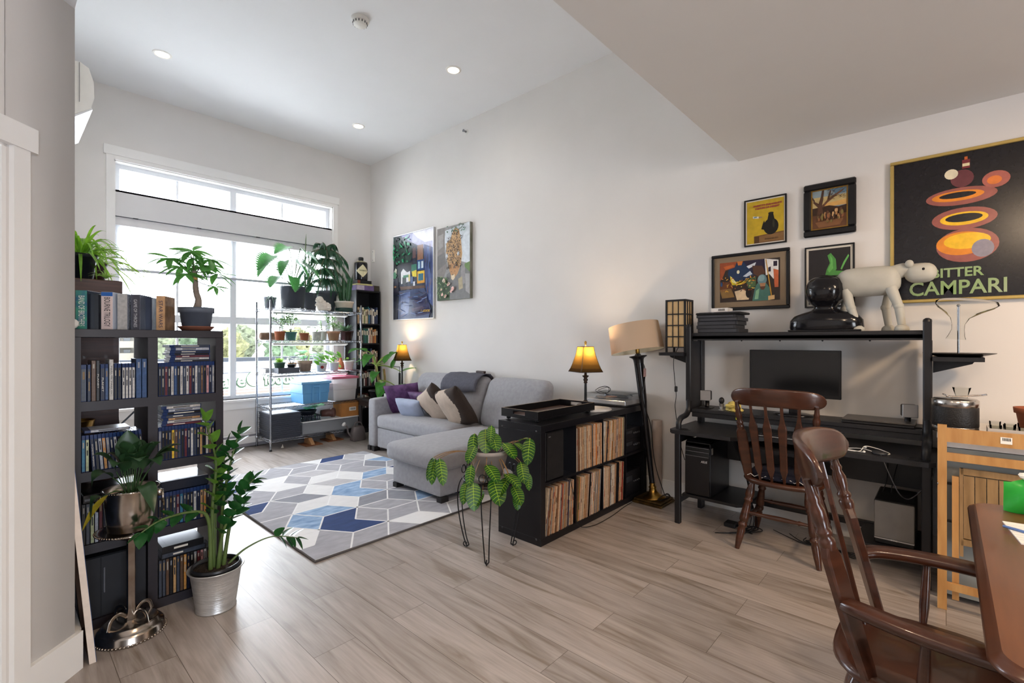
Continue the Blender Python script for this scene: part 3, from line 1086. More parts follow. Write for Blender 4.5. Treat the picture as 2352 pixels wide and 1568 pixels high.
BLUECASE = M('#1c3260', rough=0.2, var=0.1, coat=.4)
BLACKCASE = M('#15161b', rough=0.3, var=0.1)
LIGHTTXT = M('#d9d6cd', rough=0.5, var=0.1)
cols = {'navy': '#171d33', 'black': '#17171a', 'grey': '#7d7f86', 'brown': '#5d4636', 'white': '#bdbbb8', 'blue': '#34507c', 'dark red': '#5b2228',
        'silver': '#a5a9b2', 'tan': '#b08c61', 'orange': '#c08a4a', 'yellow': '#d8b233', 'slate': '#3a414e', 'teal': '#2f6f8f', 'green': '#3d6b4a', 'pale green': '#a9b08a', 'pink': '#b98a8a'}
def sleeve_mat(cn):
    return M(cols[cn], rough=0.3, var=0.25, scale=70)
def disc(cell, idx, x, w, z, h, cn, kind='blu', y=2.95, lean=0.0, dep=.132, blocks=None, group=None, title=None, label=None, hand='left'):
    lab = label or '%s disc case, %s from %s in the %s cell of the dark bookcase' % (cn, ordinal(idx), hand, cell)
    r = thing('disc_case', lab, 'disc case', (x + w / 2, y, z), group or ('disc cases in the ' + cell + ' cell'))
    g = .0004
    b = MB()
    b.box(x + g, y, z, x + w - g, y + dep, z + h, ch=.001)
    b.build('case', BLUECASE if kind == 'blu' else BLACKCASE if kind == 'dvd' else sleeve_mat(cn), r)
    b = MB()
    zt = z + h - (.021 if kind == 'blu' else .004)
    x0, x1 = x + w * .12, x + w * .88
    b.box(x0, y - .0006, z + .004, x1, y + .0005, zt, 0)
    rr = random.Random(int(x * 1e5) + idx)
    nb = blocks if blocks is not None else rr.choice([1, 1, 2])
    zz = zt - .012
    for k in range(nb):
        ln = rr.uniform(.015, .045)
        if zz - ln < z + .008:
            break
        b.box(x0 + (x1 - x0) * .28, y - .0010, zz - ln, x1 - (x1 - x0) * .28, y - .0005, zz, 1)
        zz -= ln + rr.uniform(.008, .02)
    light = cn in ('white', 'silver', 'tan', 'yellow', 'pale green', 'pink')
    b.build('sleeve', [sleeve_mat(cn), M('#26262b', rough=.5) if light else M(rr.choice(['#a9a7a0', '#8f949e', '#8a724e', '#a39f96']), rough=.5)], r)
    if title:
        text_obj('lettering', title, w * .55, M('#1d1d20', var=0) if light else LIGHTTXT, r, (x + w / 2, y - .0012, (z + zt) / 2), (0, 0, -1), (1, 0, 0), extrude=.0002, width=min((zt - z) * .7, len(title) * .011))
    if lean:
        r.rotation_euler = (0, lean, 0)
    return r

# top left cell
xs = [0.272, 0.292, 0.295, 0.307, 0.309, 0.325, 0.326, 0.339, 0.341, 0.357, 0.358, 0.37, 0.373, 0.389, 0.391, 0.403, 0.405, 0.418, 0.421, 0.433, 0.434, 0.445, 0.446, 0.458, 0.459, 0.471, 0.475, 0.496, 0.498, 0.518]
kinds = [('slate', 'blu', .172), ('navy', 'blu', .172), ('brown', 'box', .19), ('black', 'box', .19), ('navy', 'blu', .173), ('blue', 'blu', .173), ('white', 'box', .193),
         ('black', 'blu', .174), ('black', 'blu', .174), ('white', 'blu', .174), ('white', 'blu', .174), ('white', 'blu', .174), ('white', 'blu', .174), ('blue', 'box', .194), ('blue', 'box', .194)]
tt = [None, None, None, 'PLANET', 'PLANET', None, 'MARILYN  MARILYN', None, None, None, None, None, None, None, None]
for i, (cn, kd, hh) in enumerate(kinds):
    x0, x1 = xs[2 * i], xs[2 * i + 1]
    disc('top left', i, x0, x1 - x0, 1.0702, hh, cn, kd, title=tt[i], blocks=0 if tt[i] else None)
# top right cell
seq = ['black', 'black', 'dark red', 'black', 'white', 'blue', 'black', 'white', 'slate', 'white', 'dark red', 'navy', 'white', 'slate', 'brown', 'black', 'pink', 'navy', 'grey']
tit = {4: 'WONDER WOMAN', 7: 'RAMBO', 12: 'WAR'}
for i, cn in enumerate(seq):
    w = .0132
    disc('top right', i, .5645 + i * w, w, 1.0702, .172, cn, 'blu', title=tit.get(i), blocks=0 if i in tit else None)
def flat(where, idx, x0, x1, z, t, cn, y=2.955, dep=.135, group=None, rot=0.0, blu=True, lab=None):
    lab = lab or '%s disc case lying flat, %s from top of the %s stack in bookcase' % (cn, ordinal(idx), where)
    r = thing('disc_case', lab, 'disc case', ((x0 + x1) / 2, y, z), group or ('flat disc cases in the ' + where))
    b = MB(); b.box(x0, y, z, x1, y + dep, z + t - .0004, ch=.0008); b.build('case', BLUECASE if blu else BLACKCASE, r)
    b = MB(); b.box(x0 + (.022 if blu else .004), y - .0007, z + t * .12, x1 - .004, y + .0005, z + t * .88, 0)
    b.box(x0 + .05, y - .0011, z + t * .35, x0 + .05 + rnd.uniform(.03, .09), y - .0006, z + t * .65, 1)
    b.box(x0 + .022, y + .001, z + t - .0006, x1 - .003, y + dep - .003, z + t - .0001, 0)
    light = cn in ('white', 'silver', 'tan')
    b.build('sleeve', [sleeve_mat(cn), M('#26262b', rough=.5) if light else LIGHTTXT], r)
    r.rotation_euler = (0, 0, rot)
z = 1.2425
for k, (cn, t) in enumerate([('black', .0115), ('white', .0115), ('dark red', .0125), ('black', .0115), ('navy', .013), ('silver', .0165), ('slate', .0135)]):
    n_ = 6 - k
    flat('top right', n_, .612 + .003 * (k % 3), .795 - .002 * (k % 2), z, t, cn, rot=rnd.uniform(-.03, .03))
    z += t
# second row left: leaning cases with one lying on top
seq = ['teal', 'pale green', 'navy', 'black', 'silver', 'orange', 'grey', 'navy', 'silver', 'black', 'tan', 'blue', 'slate', 'black', 'navy', 'navy']
for i, cn in enumerate(seq):
    disc('second left', i, .2745 + i * .0137 + (.009 + .0007 * i if i > 1 else 0), .0130, .7424, .171, cn, 'blu', lean=0 if i < 2 else -.05 - .0035 * i, title='WONDER WOMAN' if i == 2 else None, blocks=0 if i == 2 else None)
flat('second left cell', 0, .285, .452, .9215, .013, 'silver', lab='silver disc case lying flat on the leaning row, second left cell of the dark bookcase', rot=.0)  # silver cover stands in for glare on this flat case
# second row right
seq = ['grey', 'black', 'black', 'black', 'yellow', 'brown', 'slate', 'black', 'dark red', 'navy', 'white', 'slate', 'black', 'tan', 'black', 'white', 'brown', 'black']
for i, cn in enumerate(seq):
    disc('second right', i, .5645 + i * .0139, .0136, .7424, .171, cn, 'blu')
z = .9142
for k, (cn, t) in enumerate([('dark red', .013), ('white', .0145), ('tan', .0135), ('slate', .0145), ('black', .0155), ('silver', .0155), ('white', .0165)]):
    flat('second right', 6 - k, .578 + .004 * (k % 3), .757 + .006 * math.sin(k * 2), z, t, cn, rot=rnd.uniform(-.03, .03))
    z += t
# third row
for i, cn in enumerate(['black', 'slate', 'pale green', 'silver', 'dark red', 'navy', 'grey', 'black', 'brown', 'black', 'slate', 'white']):
    disc('third left', i, .2745 + i * .0152, .0146, .4034, .19, cn, 'dvd')
pl = thing('disc_player', 'thin black disc player lying on the cases in third left cell', 'disc player', (.39, 3.0, .596))
b = MB(); b.box(.278, 2.95, .5945, .51, 3.2, .634, ch=.003); b.build('body', BLACKGLOSS, pl)
b = MB(); b.box(.285, 2.9485, .606, .41, 2.9502, .616); b.cbox((.47, 2.9492, .613), (.03, .002, .012)); b.build('front_controls', M('#55585f', rough=.3), pl)
seq = ['black', 'black', 'slate', 'black', 'slate', 'dark red', 'teal', 'slate', 'black', 'black', 'white', 'navy', 'tan', 'orange', 'black']
for i, cn in enumerate(seq):
    disc('third right', i, .5645 + i * .0152, .0148, .4034, .172, cn, 'blu', lean=0, hand='left')
pl = thing('game_console', 'flat dark console box with glare painted on top, lying in third right cell', 'console', (.68, 3.0, .5765))
b = MB(); b.box(.575, 2.96, .5764, .79, 3.19, .628, ch=.004); b.build('body', M('#1d2230', rough=.25), pl)
b = MB(); b.box(.578, 2.963, .628, .787, 3.187, .6295); b.build('lid', M('#c9ced8', rough=.12), pl)  # pale sheet imitates glare on the box top
# fourth row
bn = thing('storage_bin', 'black storage bin filling the bottom left cell of the bookcase', 'storage bin', (.396, 3.1, .046))
b = MB(); b.box(.276, 2.955, .0465, .517, 3.26, .335, ch=.004)
b.build('body', M('#14161c', rough=.7, var=.2), bn)
b = MB(); b.box(.28, 2.951, .05, .34, 2.956, .33); b.box(.345, 2.951, .05, .44, 2.956, .33); b.box(.445, 2.951, .05, .513, 2.956, .33); b.build('front_panel', M('#191b22', rough=.6, var=.2), bn)
b = MB(); b.box(.352, 2.944, .16, .358, 2.951, .28, ch=.002); b.build('handle', M('#6b6d75', rough=.3), bn)
seq = ['slate', 'slate', 'brown', 'black', 'tan', 'slate', 'brown', 'orange', 'navy', 'black', 'grey', 'dark red', 'pink', 'white', 'black', 'grey']
for i, cn in enumerate(seq):
    disc('bottom right', i, .5655 + i * .0152, .0148, .0463, .19, cn, 'dvd')
flat('bottom right cell', 1, .578, .775, .2365, .026, 'slate', blu=False, dep=.19, lab='slate wide case lying on the disc row in the bottom right cell')
flat('bottom right cell', 0, .582, .765, .2627, .034, 'black', blu=False, dep=.19, lab='thick black case on top of the flat pair in the bottom right cell')

# boxed sets standing on top of the bookcase
def boxset(x, y, w, dep, h, spine, cover, label, title=None, tcol='#1d1d20', rot=-.54, cn='boxed set', band=None, tw=None, tsz=None):
    r = thing('boxed_set', label, 'boxed set', (x, y, BZ), 'boxed sets on top of the bookcase')
    b = MB(); b.box(x - w, y, BZ + .0003, x, y + dep, BZ + h, ch=.0012); b.build('slipcase', cover, r)
    b = MB(); b.box(x - w + .001, y - .0008, BZ + .001, x - .001, y + .0005, BZ + h - .001); b.build('spine', spine, r)
    if band:
        b = MB(); b.box(x - w + .001, y - .0013, BZ + h - .02, x - .001, y - .0004, BZ + h - .001); b.build('top_band', band, r)
    if title:
        text_obj('lettering', title, tsz or w * .6, M(tcol, var=0), r, (x - w / 2, y - .0016, BZ + h * .47), (0, 0, -1), (1, 0, 0), extrude=.0003, width=tw or h * .78)
    r.rotation_euler = (0, 0, rot)
    return r
boxset(.298, 2.985, .046, .13, .183, M('#4fa57f', rough=.3, var=.35, scale=30, col2='#2d4e86'), M('#1a2333', rough=.2), 'teal green boxed set with large white spine letters, leftmost on the bookcase', 'BAND OF BROTHERS', '#e9ece6', tsz=.034)
boxset(.345, 3.03, .035, .12, .172, M('#15151b', rough=.2), M('#1c1c22', rough=.2), 'black boxed set with gold script between the green and pink ones', None)
b = boxset(.392, 2.99, .048, .13, .182, M('#d9c6c2', rough=.45, var=.12, scale=90, stretch=(1, 1, 30)), M('#b9c3d4', rough=.15), 'pale pink boxed set with blue top band and black spine letters', 'BOURNE TRILOGY', '#1b1b1e', band=M('#2d62ad', rough=.3), tsz=.034)
boxset(.447, 2.99, .042, .135, .178, M('#b3b1ae', rough=.4, var=.2, scale=60), M('#9fa6b2', rough=.25, metal=.7, bump=.4, bscale=40), 'silver embossed metal boxed set in the middle of the row')
boxset(.497, 2.99, .039, .13, .178, M('#4a4b55', rough=.35, var=.2, scale=40), M('#6f7787', rough=.2, metal=.6, var=.3), 'slate grey boxed set with pale serif spine letters', 'GAME OF THRONES', '#c9c9cc', tsz=.02)
boxset(.552, 3.03, .045, .12, .170, M('#1b2135', rough=.3), M('#232a42', rough=.2), 'dark navy boxed set standing behind the gold one')
boxset(.601, 2.99, .040, .13, .178, M('#c79d74', rough=.4, var=.25, scale=20), M('#8f6f50', rough=.25, var=.45, scale=18), 'golden tan boxed set, rightmost beside the potted money tree', 'STAR WARS', '#22304f', tsz=.024)
r = tag(MB().at((.243, 2.962, BZ + .0745), (math.pi / 2, 0, 0)).lathe([(.0, -.02), (.022, -.02), (.024, 0), (.022, .004), (0, .004)], seg=20).build('tape_roll', WHITEPLASTIC, origin=(.243, 2.962, BZ)), 'small round white roll at the left end of the bookcase top', 'roll')
r.location.z += -.0505

# money tree on the bookcase
mt = thing('money_tree', 'small money tree in a grey pot on top of the bookcase', 'potted plant', (.765, 3.09, BZ))
b = MB(); b.lathe([(.05, .002), (.066, 0), (.086, .022), (.088, .026), (.08, .026), (.07, .012), (0, .012)], (.765, 3.09, BZ), 32); b.build('saucer', M('#8d5a46', rough=.6), mt)
pot(mt, (.765, 3.09, BZ + .0125), .066, .082, .118, M('#5e6674', rough=.45), rim=.008, rimh=.03)
b = MB()
b.tube(crom([(.765, 3.09, BZ + .11), (.775, 3.09, BZ + .17), (.765, 3.095, BZ + .22), (.758, 3.09, BZ + .30), (.755, 3.09, BZ + .335)], 5), [.024, .022, .021, .019, .018, .017, .016, .016, .016, .015, .015, .015, .0145, .0145, .0145, .0145, .014, .014, .014, .013, .013], 12)
b.build('trunk', M('#8c7d74', rough=.8, var=.2, scale=30, bump=.4), mt)
b = MB(); b.lathe([(.0148, 0), (.0152, .006), (.0148, .012)], (.757, 3.09, BZ + .285), 12); b.build('tie', M('#d8a052', rough=.5), mt)
st_, lf_ = MB(), MB()
hub0 = Vector((.755, 3.09, BZ + .33))
for k, (dx, dy, dz, n_, s_) in enumerate([(-.115, -.01, .06, 5, .085), (.105, .0, .0, 5, .10), (.0, .03, .12, 5, .10), (-.04, -.06, .10, 4, .085), (.06, -.07, .07, 5, .085), (-.05, .06, .03, 5, .09),
                                    (.03, .08, .05, 5, .08), (-.05, -.05, -.02, 4, .085), (.09, -.05, -.08, 4, .06), (.075, .05, .05, 5, .09), (-.015, -.02, .075, 5, .085)]):
    h_ = hub0 + Vector((dx, dy, dz))
    st_.tube(bez(tuple(hub0 + Vector((0, 0, -.04))), tuple(hub0 + Vector((dx * .35, dy * .35, dz * .9))), tuple(h_), 6), .0022, 6)
    n_ += 2
    for j in range(n_):
        a = j * 2 * math.pi / n_ + k * .7
        dd = Vector((math.cos(a), math.sin(a) * .5 - .4, -.25 + .35 * math.sin(a) + .1 * math.sin(k)))
        leaf(lf_, h_, dd, s_ * rnd.uniform(1.0, 1.4), s_ * .40, droop=rnd.uniform(.1, .4), shape='lance', fold=.2, roll=rnd.uniform(-.3, .3))
leaf(lf_, (.78, 3.08, BZ + .13), (1, 0, .3), .05, .014, droop=.1)
st_.build('branches', M('#4c5238', rough=.7), mt)
lf_.build('foliage', leaf_mat('#4b8a40', rough=.35, tw=.5), mt)

# brown cabinet behind the bookcase, with spider plants
cb = thing('cabinet', 'tall reddish brown wooden cabinet standing behind the dark bookcase', 'cabinet', (.36, 3.75, 0))
BRW = wood_mat('#54352d', '#3f2722', rough=.45)
b = MB(); b.box(.235, 3.45, 0, .478, 4.1, 1.60); b.build('body', BRW, cb)
b = MB(); b.box(.232, 3.43, 1.60, .492, 4.12, 1.69, ch=.004); b.build('top_panel', BRW, cb)
def spider(name_, label, c, n_, L, mat, potm, r0, r1, h, seed, spread=1.0, xmin=LW + .012):
    r = thing(name_, label, 'potted plant', c)
    pot(r, c, r0, r1, h, potm, rim=.006, rimh=.02)
    rr = random.Random(seed)
    b = MB()
    for k in range(n_):
        a = rr.uniform(0, 2 * math.pi)
        el = rr.uniform(.25, 1.35)
        d = Vector((math.cos(a) * math.cos(el) * spread, math.sin(a) * math.cos(el) * spread, math.sin(el)))
        ll = L * rr.uniform(.6, 1.15)
        n0 = len(b.v)
        leaf(b, (c[0] + .3 * r1 * math.cos(a), c[1] + .3 * r1 * math.sin(a), c[2] + h - .01), d, ll, rr.uniform(.013, .02), droop=rr.uniform(.45, 1.0), n=9, fold=.35, shape='strap')
        for i in range(n0, len(b.v)):
            v = b.v[i]
            if v[0] < xmin:
                b.v[i] = (xmin + (xmin - v[0]) * .25, v[1], v[2])
    b.build('foliage', mat, r)
    return r
spider('spider_plant', 'bright green spider plant in black pot on the brown cabinet', (.325, 3.56, 1.69), 75, .37, leaf_mat('#6fa432', tw=.35), M('#23262d', rough=.25), .055, .075, .145, 3)
spider('spider_plant', 'leafy spider plant in dark brown pot near the cabinet right edge', (.40, 3.83, 1.69), 60, .38, leaf_mat('#7aa63f', tw=.35), M('#4a322a', rough=.5), .06, .075, .14, 5)
b = MB()
for k in range(26):
    a = k * 2.4
    leaf(b, (.425, 3.47, 1.70), (math.cos(a), math.sin(a) * .6 - .3, .9), rnd.uniform(.07, .14), .010, droop=.6, shape='strap', n=6)
tag(b.build('plantlet', leaf_mat('#93b860', tw=.4), origin=(.425, 3.47, 1.69)), 'small pale spider plantlet lying on the cabinet front edge', 'plantlet')

# things behind the bookcase seen through its cells
r = thing('brass_basket', 'round brass rimmed bowl behind the second left cell of the bookcase', 'bowl', (.30, 3.36, .86))
b = MB(); b.lathe([(.03, 0), (.058, .01), (.066, .07), (.069, .075), (.064, .075), (.055, .012), (0, .008)], (.302, 3.37, .86), 28); b.build('bowl', BRASS, r)
b = MB(); b.lathe([(.05, 0), (.05, .86)], (.302, 3.37, 0), 20); b.build('pedestal', M('#3b2a22', rough=.5), r)
r = thing('wire_stand', 'black scrolled wire stand behind the middle of the bookcase', 'stand', (.62, 3.75, 0))
b = MB()
for k in range(3):
    a = k * 2.09 + .4
    b.tube(crom([(.62 + .16 * math.cos(a), 3.75 + .16 * math.sin(a), .004), (.62 + .1 * math.cos(a), 3.75 + .1 * math.sin(a), .5), (.62 + .13 * math.cos(a), 3.75 + .13 * math.sin(a), 1.0)], 6), .005, 6)
b.build('legs', BLACK, r)
b = MB()
for k in range(14):
    a = k * 2 * math.pi / 14
    cx, cy = .62 + .13 * math.cos(a), 3.75 + .13 * math.sin(a)
    b.tube([(cx + .026 * math.cos(t) * math.sin(a), cy - .026 * math.cos(t) * math.cos(a), 1.0 + .026 * math.sin(t)) for t in [q * math.pi / 6 for q in range(12)]], .003, 5, closed=True)
b.build('scroll_ring', BLACK, r)
r = tag(MB().tube([(.40, 3.40, .80), (.60, 3.43, 1.01)], .005, 8).tube([(.60, 3.43, 1.01), (.57, 3.42, .02)], .005, 8).build('pole', CHROME, origin=(.57, 3.42, 0)), 'thin bent metal rod behind the second left cell of the bookcase', 'rod')

# leaning canvas at the corner of the diagonal wall
r = thing('canvas', 'unframed canvas leaning edge-on against the left wall corner', 'canvas', (.30, 2.79, 0))
def cvx(z):
    return .293 - .082 * z
b = MB()
for y0, y1, z0, z1 in ((2.645, 2.685, 0.002, .92), (2.895, 2.935, 0.002, .92), (2.685, 2.895, .002, .05), (2.685, 2.895, .87, .92), (2.685, 2.895, .44, .48)):
    b.prism([(cvx(z0) - .022, z0), (cvx(z0) - .002, z0), (cvx(z1) - .002, z1), (cvx(z1) - .022, z1)], y0, y1, 'y')
b.build('stretcher', M('#6d5140', rough=.7, var=.15), r)
b = MB(); b.prism([(cvx(.001) - .002, .001), (cvx(.001) + .001, .001), (cvx(.922) + .001, .922), (cvx(.922) - .002, .922)], 2.643, 2.937, 'y', 0)
b.prism([(cvx(.001) - .023, .001), (cvx(.001) - .001, .001), (cvx(.922) - .001, .922), (cvx(.922) - .023, .922)], 2.640, 2.644, 'y', 1)
b.build('canvas_sheet', [M('#31476d', rough=.6, var=.4, scale=20), M('#d9cdc2', rough=.7, var=.08, scale=30)], r)

# silver champagne stand with peace lily
SILV = M('#cfc8c0', rough=.2, metal=1.0, col2='#8d7c6d', scale=9, detail=6)
r = thing('pedestal_stand', 'tarnished silver pedestal stand on the floor before the bookcase', 'stand', (.43, 2.785, 0))
c = (.43, 2.785, 0)
b = MB(); b.lathe([(.10, 0), (.128, 0), (.132, .008), (.128, .014), (.126, .035), (.118, .045), (.108, .048), (.105, .06), (.095, .066), (.06, .07), (0, .07)], c, 40)
for k in range(56):
    a = k * 2 * math.pi / 56
    b.ell((c[0] + .131 * math.cos(a), c[1] + .131 * math.sin(a), .006), .0055, 6, 4)
b.build('base', SILV, r)
b = MB(); b.lathe([(.024, .0), (.021, .02), (.017, .05), (.017, .36), (.021, .375)], (c[0], c[1], .07), 8, 0, False); b.build('column', SILV, r)
for k in range(4):
    a = k * math.pi / 2 + .5
    ca, sa = math.cos(a), math.sin(a)
    b = MB(); b.tube(crom([(c[0] + .018 * ca, c[1] + .018 * sa, .085), (c[0] + .05 * ca, c[1] + .05 * sa, .115), (c[0] + .085 * ca, c[1] + .085 * sa, .105), (c[0] + .10 * ca, c[1] + .10 * sa, .064)], 5), .009, 8, flat=.25)
    b.build('strap', SILV, r)
b = MB(); b.lathe([(.021, 0), (.04, .005), (.07, .022), (.10, .035), (.128, .04), (.132, .046), (.126, .05), (.11, .045), (0, .044)], (c[0], c[1], .440), 40)
for k in range(70):
    a = k * 2 * math.pi / 70
    b.ell((c[0] + .13 * math.cos(a), c[1] + .13 * math.sin(a), .487), .004, 6, 4)
b.build('tray', SILV, r)
r = thing('peace_lily', 'dark green peace lily in a tarnished silver bucket on the pedestal stand', 'potted plant', (.43, 2.785, .486))
c = (.43, 2.785, .486)
b = MB(); b.lathe([(.02, 0), (.082, 0), (.086, .006), (.094, .09), (.102, .178), (.107, .184), (.107, .19), (.099, .19), (.096, .15)], c, 40)
for k in range(60):
    a = k * 2 * math.pi / 60
    b.ell((c[0] + .1055 * math.cos(a), c[1] + .1055 * math.sin(a), c[2] + .187), .0032, 5, 4)
b.build('bucket', SILV, r)
for sg in (1, -1):
    b = MB()
    hx = c[0] + sg * .108 * .95
    hy = c[1] - sg * .03
    b.ell((hx, hy, c[2] + .15), (.014, .012, .018), 10, 8)
    b.tube([(hx + sg * .012 + .004 * math.sin(t), hy + .026 * math.sin(t), c[2] + .13 + .03 * math.cos(t)) for t in [q * math.pi / 8 for q in range(16)]], .004, 8, closed=True)
    b.build('ring_handle', SILV, r)
b = MB(); b.lathe([(0, .155), (.096, .15)], c, 24, cap=False); b.build('soil', SOIL, r)
lf_, st_ = MB(), MB()
LIL = [((-.02, 0, 1.0), .21, .08, .25), ((.05, -.05, .9), .16, .075, .3), ((-.10, -.06, .75), .20, .07, .5), ((.12, -.04, .7), .22, .085, .55), ((-.17, -.02, .45), .19, .06, .5), ((.17, .05, .55), .20, .075, .5),
       ((.02, -.15, .5), .17, .07, .7), ((-.09, -.12, .35), .17, .075, .7), ((.10, -.13, .35), .18, .075, .8), ((-.15, -.09, .2), .17, .055, .9), ((.16, -.08, .3), .22, .07, .6), ((-.05, .10, .8), .18, .07, .4),
       ((.08, .10, .7), .18, .07, .4), ((.0, -.12, .8), .17, .075, .6), ((.03, -.16, .05), .13, .055, 1.2), ((-.13, .05, .6), .17, .06, .6), ((-.18, -.10, .0), .16, .05, 1.0), ((.2, -.02, .35), .22, .07, .5), ((-.06, -.05, .9), .18, .065, .35), ((.09, -.02, 1.0), .17, .07, .4)]
for k, (d, L, W, dr) in enumerate(LIL):
    d = Vector(d)
    base = Vector((c[0] + d.x * .12, c[1] + d.y * .12, c[2] + .15))
    tip = base + d.normalized() * .095 + Vector((0, 0, .035))
    st_.tube(bez(tuple(base), tuple(base + Vector((d.x * .05, d.y * .05, .06))), tuple(tip), 5), .0024, 6)
    leaf(lf_, tip, (tip - base) + Vector((d.x, d.y, 0)) * .1, L * 1.12, W * 1.25, droop=dr, shape='lance', fold=.3, n=9, roll=rnd.uniform(-.3, .3))
st_.build('stems', M('#33502c', rough=.5), r)
lf_.v = [(max(p[0], .285 + .12 * (p[0] - .285)), p[1], p[2]) for p in lf_.v]
lf_.build('foliage', leaf_mat('#2c4a2d', rough=.32, tw=.12), r)
b = MB(); leaf(b, (c[0] - .09, c[1] - .07, c[2] + .19), (-.6, -.4, -.3), .12, .035, droop=.6, shape='lance'); b.build('yellowed_leaf', leaf_mat('#a89a2e', tw=.15), r)

# ZZ plant in galvanised pot
GALV = M('#cfcfce', rough=.4, metal=.75, var=.15, scale=5, stretch=(1, 1, 8), bump=.15, bscale=25)
c = (.765, 2.742, 0)
r = thing('zz_plant', 'tall glossy plant with many leaflets in galvanised metal pot', 'potted plant', c)
b = MB(); b.lathe([(.05, .004), (.086, .003), (.090, 0), (.091, .006), (.088, .012), (.112, .185), (.122, .202), (.127, .206), (.125, .21), (.113, .203), (.105, .16)], c, 44); b.build('outer_pot', GALV, r)
b = MB(); b.lathe([(.080, .05), (.104, .20), (.109, .222), (.103, .224), (.098, .205)], c, 36, cap=False); b.build('liner_pot', M('#1b1d22', rough=.35), r)
b = MB(); b.lathe([(0, .206), (.05, .208), (.099, .202)], c, 30, cap=False)
for k in range(60):
    a, q = rnd.uniform(0, 6.28), rnd.uniform(0, .09)
    b.ell((c[0] + q * math.cos(a), c[1] + q * math.sin(a), .207), rnd.uniform(.003, .006), 5, 4, 0, False)
b.build('soil', SOIL, r)
st_, lf_, nl_ = MB(), MB(), MB()
def zz(pts, n_, L, W, r0=.011, start=.35, target=None):
    target = target or lf_
    P = crom(pts, 8)
    m = len(P)
    st_.tube(P, [r0 * (1 - .75 * i / (m - 1)) for i in range(m)], 8)
    n_ = int(n_ * 1.1)
    for k in range(n_):
        t = start + (1 - start) * (k + .5) / n_
        i = min(int(t * (m - 1)), m - 2)
        q = Vector(P[i])
        tan = (Vector(P[i + 1]) - Vector(P[i])).normalized()
        sd = tan.cross(Vector((.3, -1, .2))).normalized()
        sg = 1 if k % 2 else -1
        dd = sd * sg + tan * .9 + Vector((0, -.15, .1))
        leaf(target, q, dd, 1.12 * L * rnd.uniform(.85, 1.1) * (1 - .25 * t), W * 1.32, droop=.1, shape='ovate', fold=.25, n=6, roll=rnd.uniform(-.4, .4))
    leaf(target, P[-1], Vector(P[-1]) - Vector(P[-2]), L * .8, W * .8, shape='ovate', droop=.1)
cx, cy, cz = .765, 2.742, .20
zz([(cx - .01, cy, cz), (cx - .02, cy - .01, .50), (cx - .01, cy - .03, .75), (cx - .065, cy - .05, .97)], 15, .085, .05, target=nl_)
zz([(cx + .02, cy + .01, cz), (cx + .03, cy, .50), (cx + .05, cy - .02, .68), (cx + .10, cy - .02, .88)], 15, .085, .052)
zz([(cx + .03, cy - .01, cz), (cx + .06, cy - .02, .42), (cx + .11, cy - .03, .56), (cx + .17, cy - .03, .62)], 13, .085, .05)
zz([(cx - .03, cy - .02, cz), (cx - .04, cy - .03, .45), (cx - .10, cy - .06, .525), (cx - .24, cy - .09, .535), (cx - .32, cy - .10, .50)], 9, .075, .046, start=.50)
zz([(cx + .05, cy - .01, cz), (cx + .13, cy - .02, .26), (cx + .25, cy - .05, .295), (cx + .38, cy - .07, .255)], 8, .08, .042, r0=.007, start=.72)
zz([(cx + .0, cy + .03, cz), (cx + .01, cy + .03, .55), (cx + .06, cy + .02, .82)], 13, .08, .05, start=.4)
zz([(cx - .0, cy - .03, cz), (cx + .02, cy - .05, .40), (cx + .09, cy - .07, .52)], 9, .085, .05, start=.45)
st_.build('stems', M('#566b3a', rough=.35, var=.2), r)
lf_.build('foliage', leaf_mat('#26572b', rough=.2, tw=.12), r)
nl_.build('new_growth', leaf_mat('#5f8f33', rough=.25, tw=.2), r)
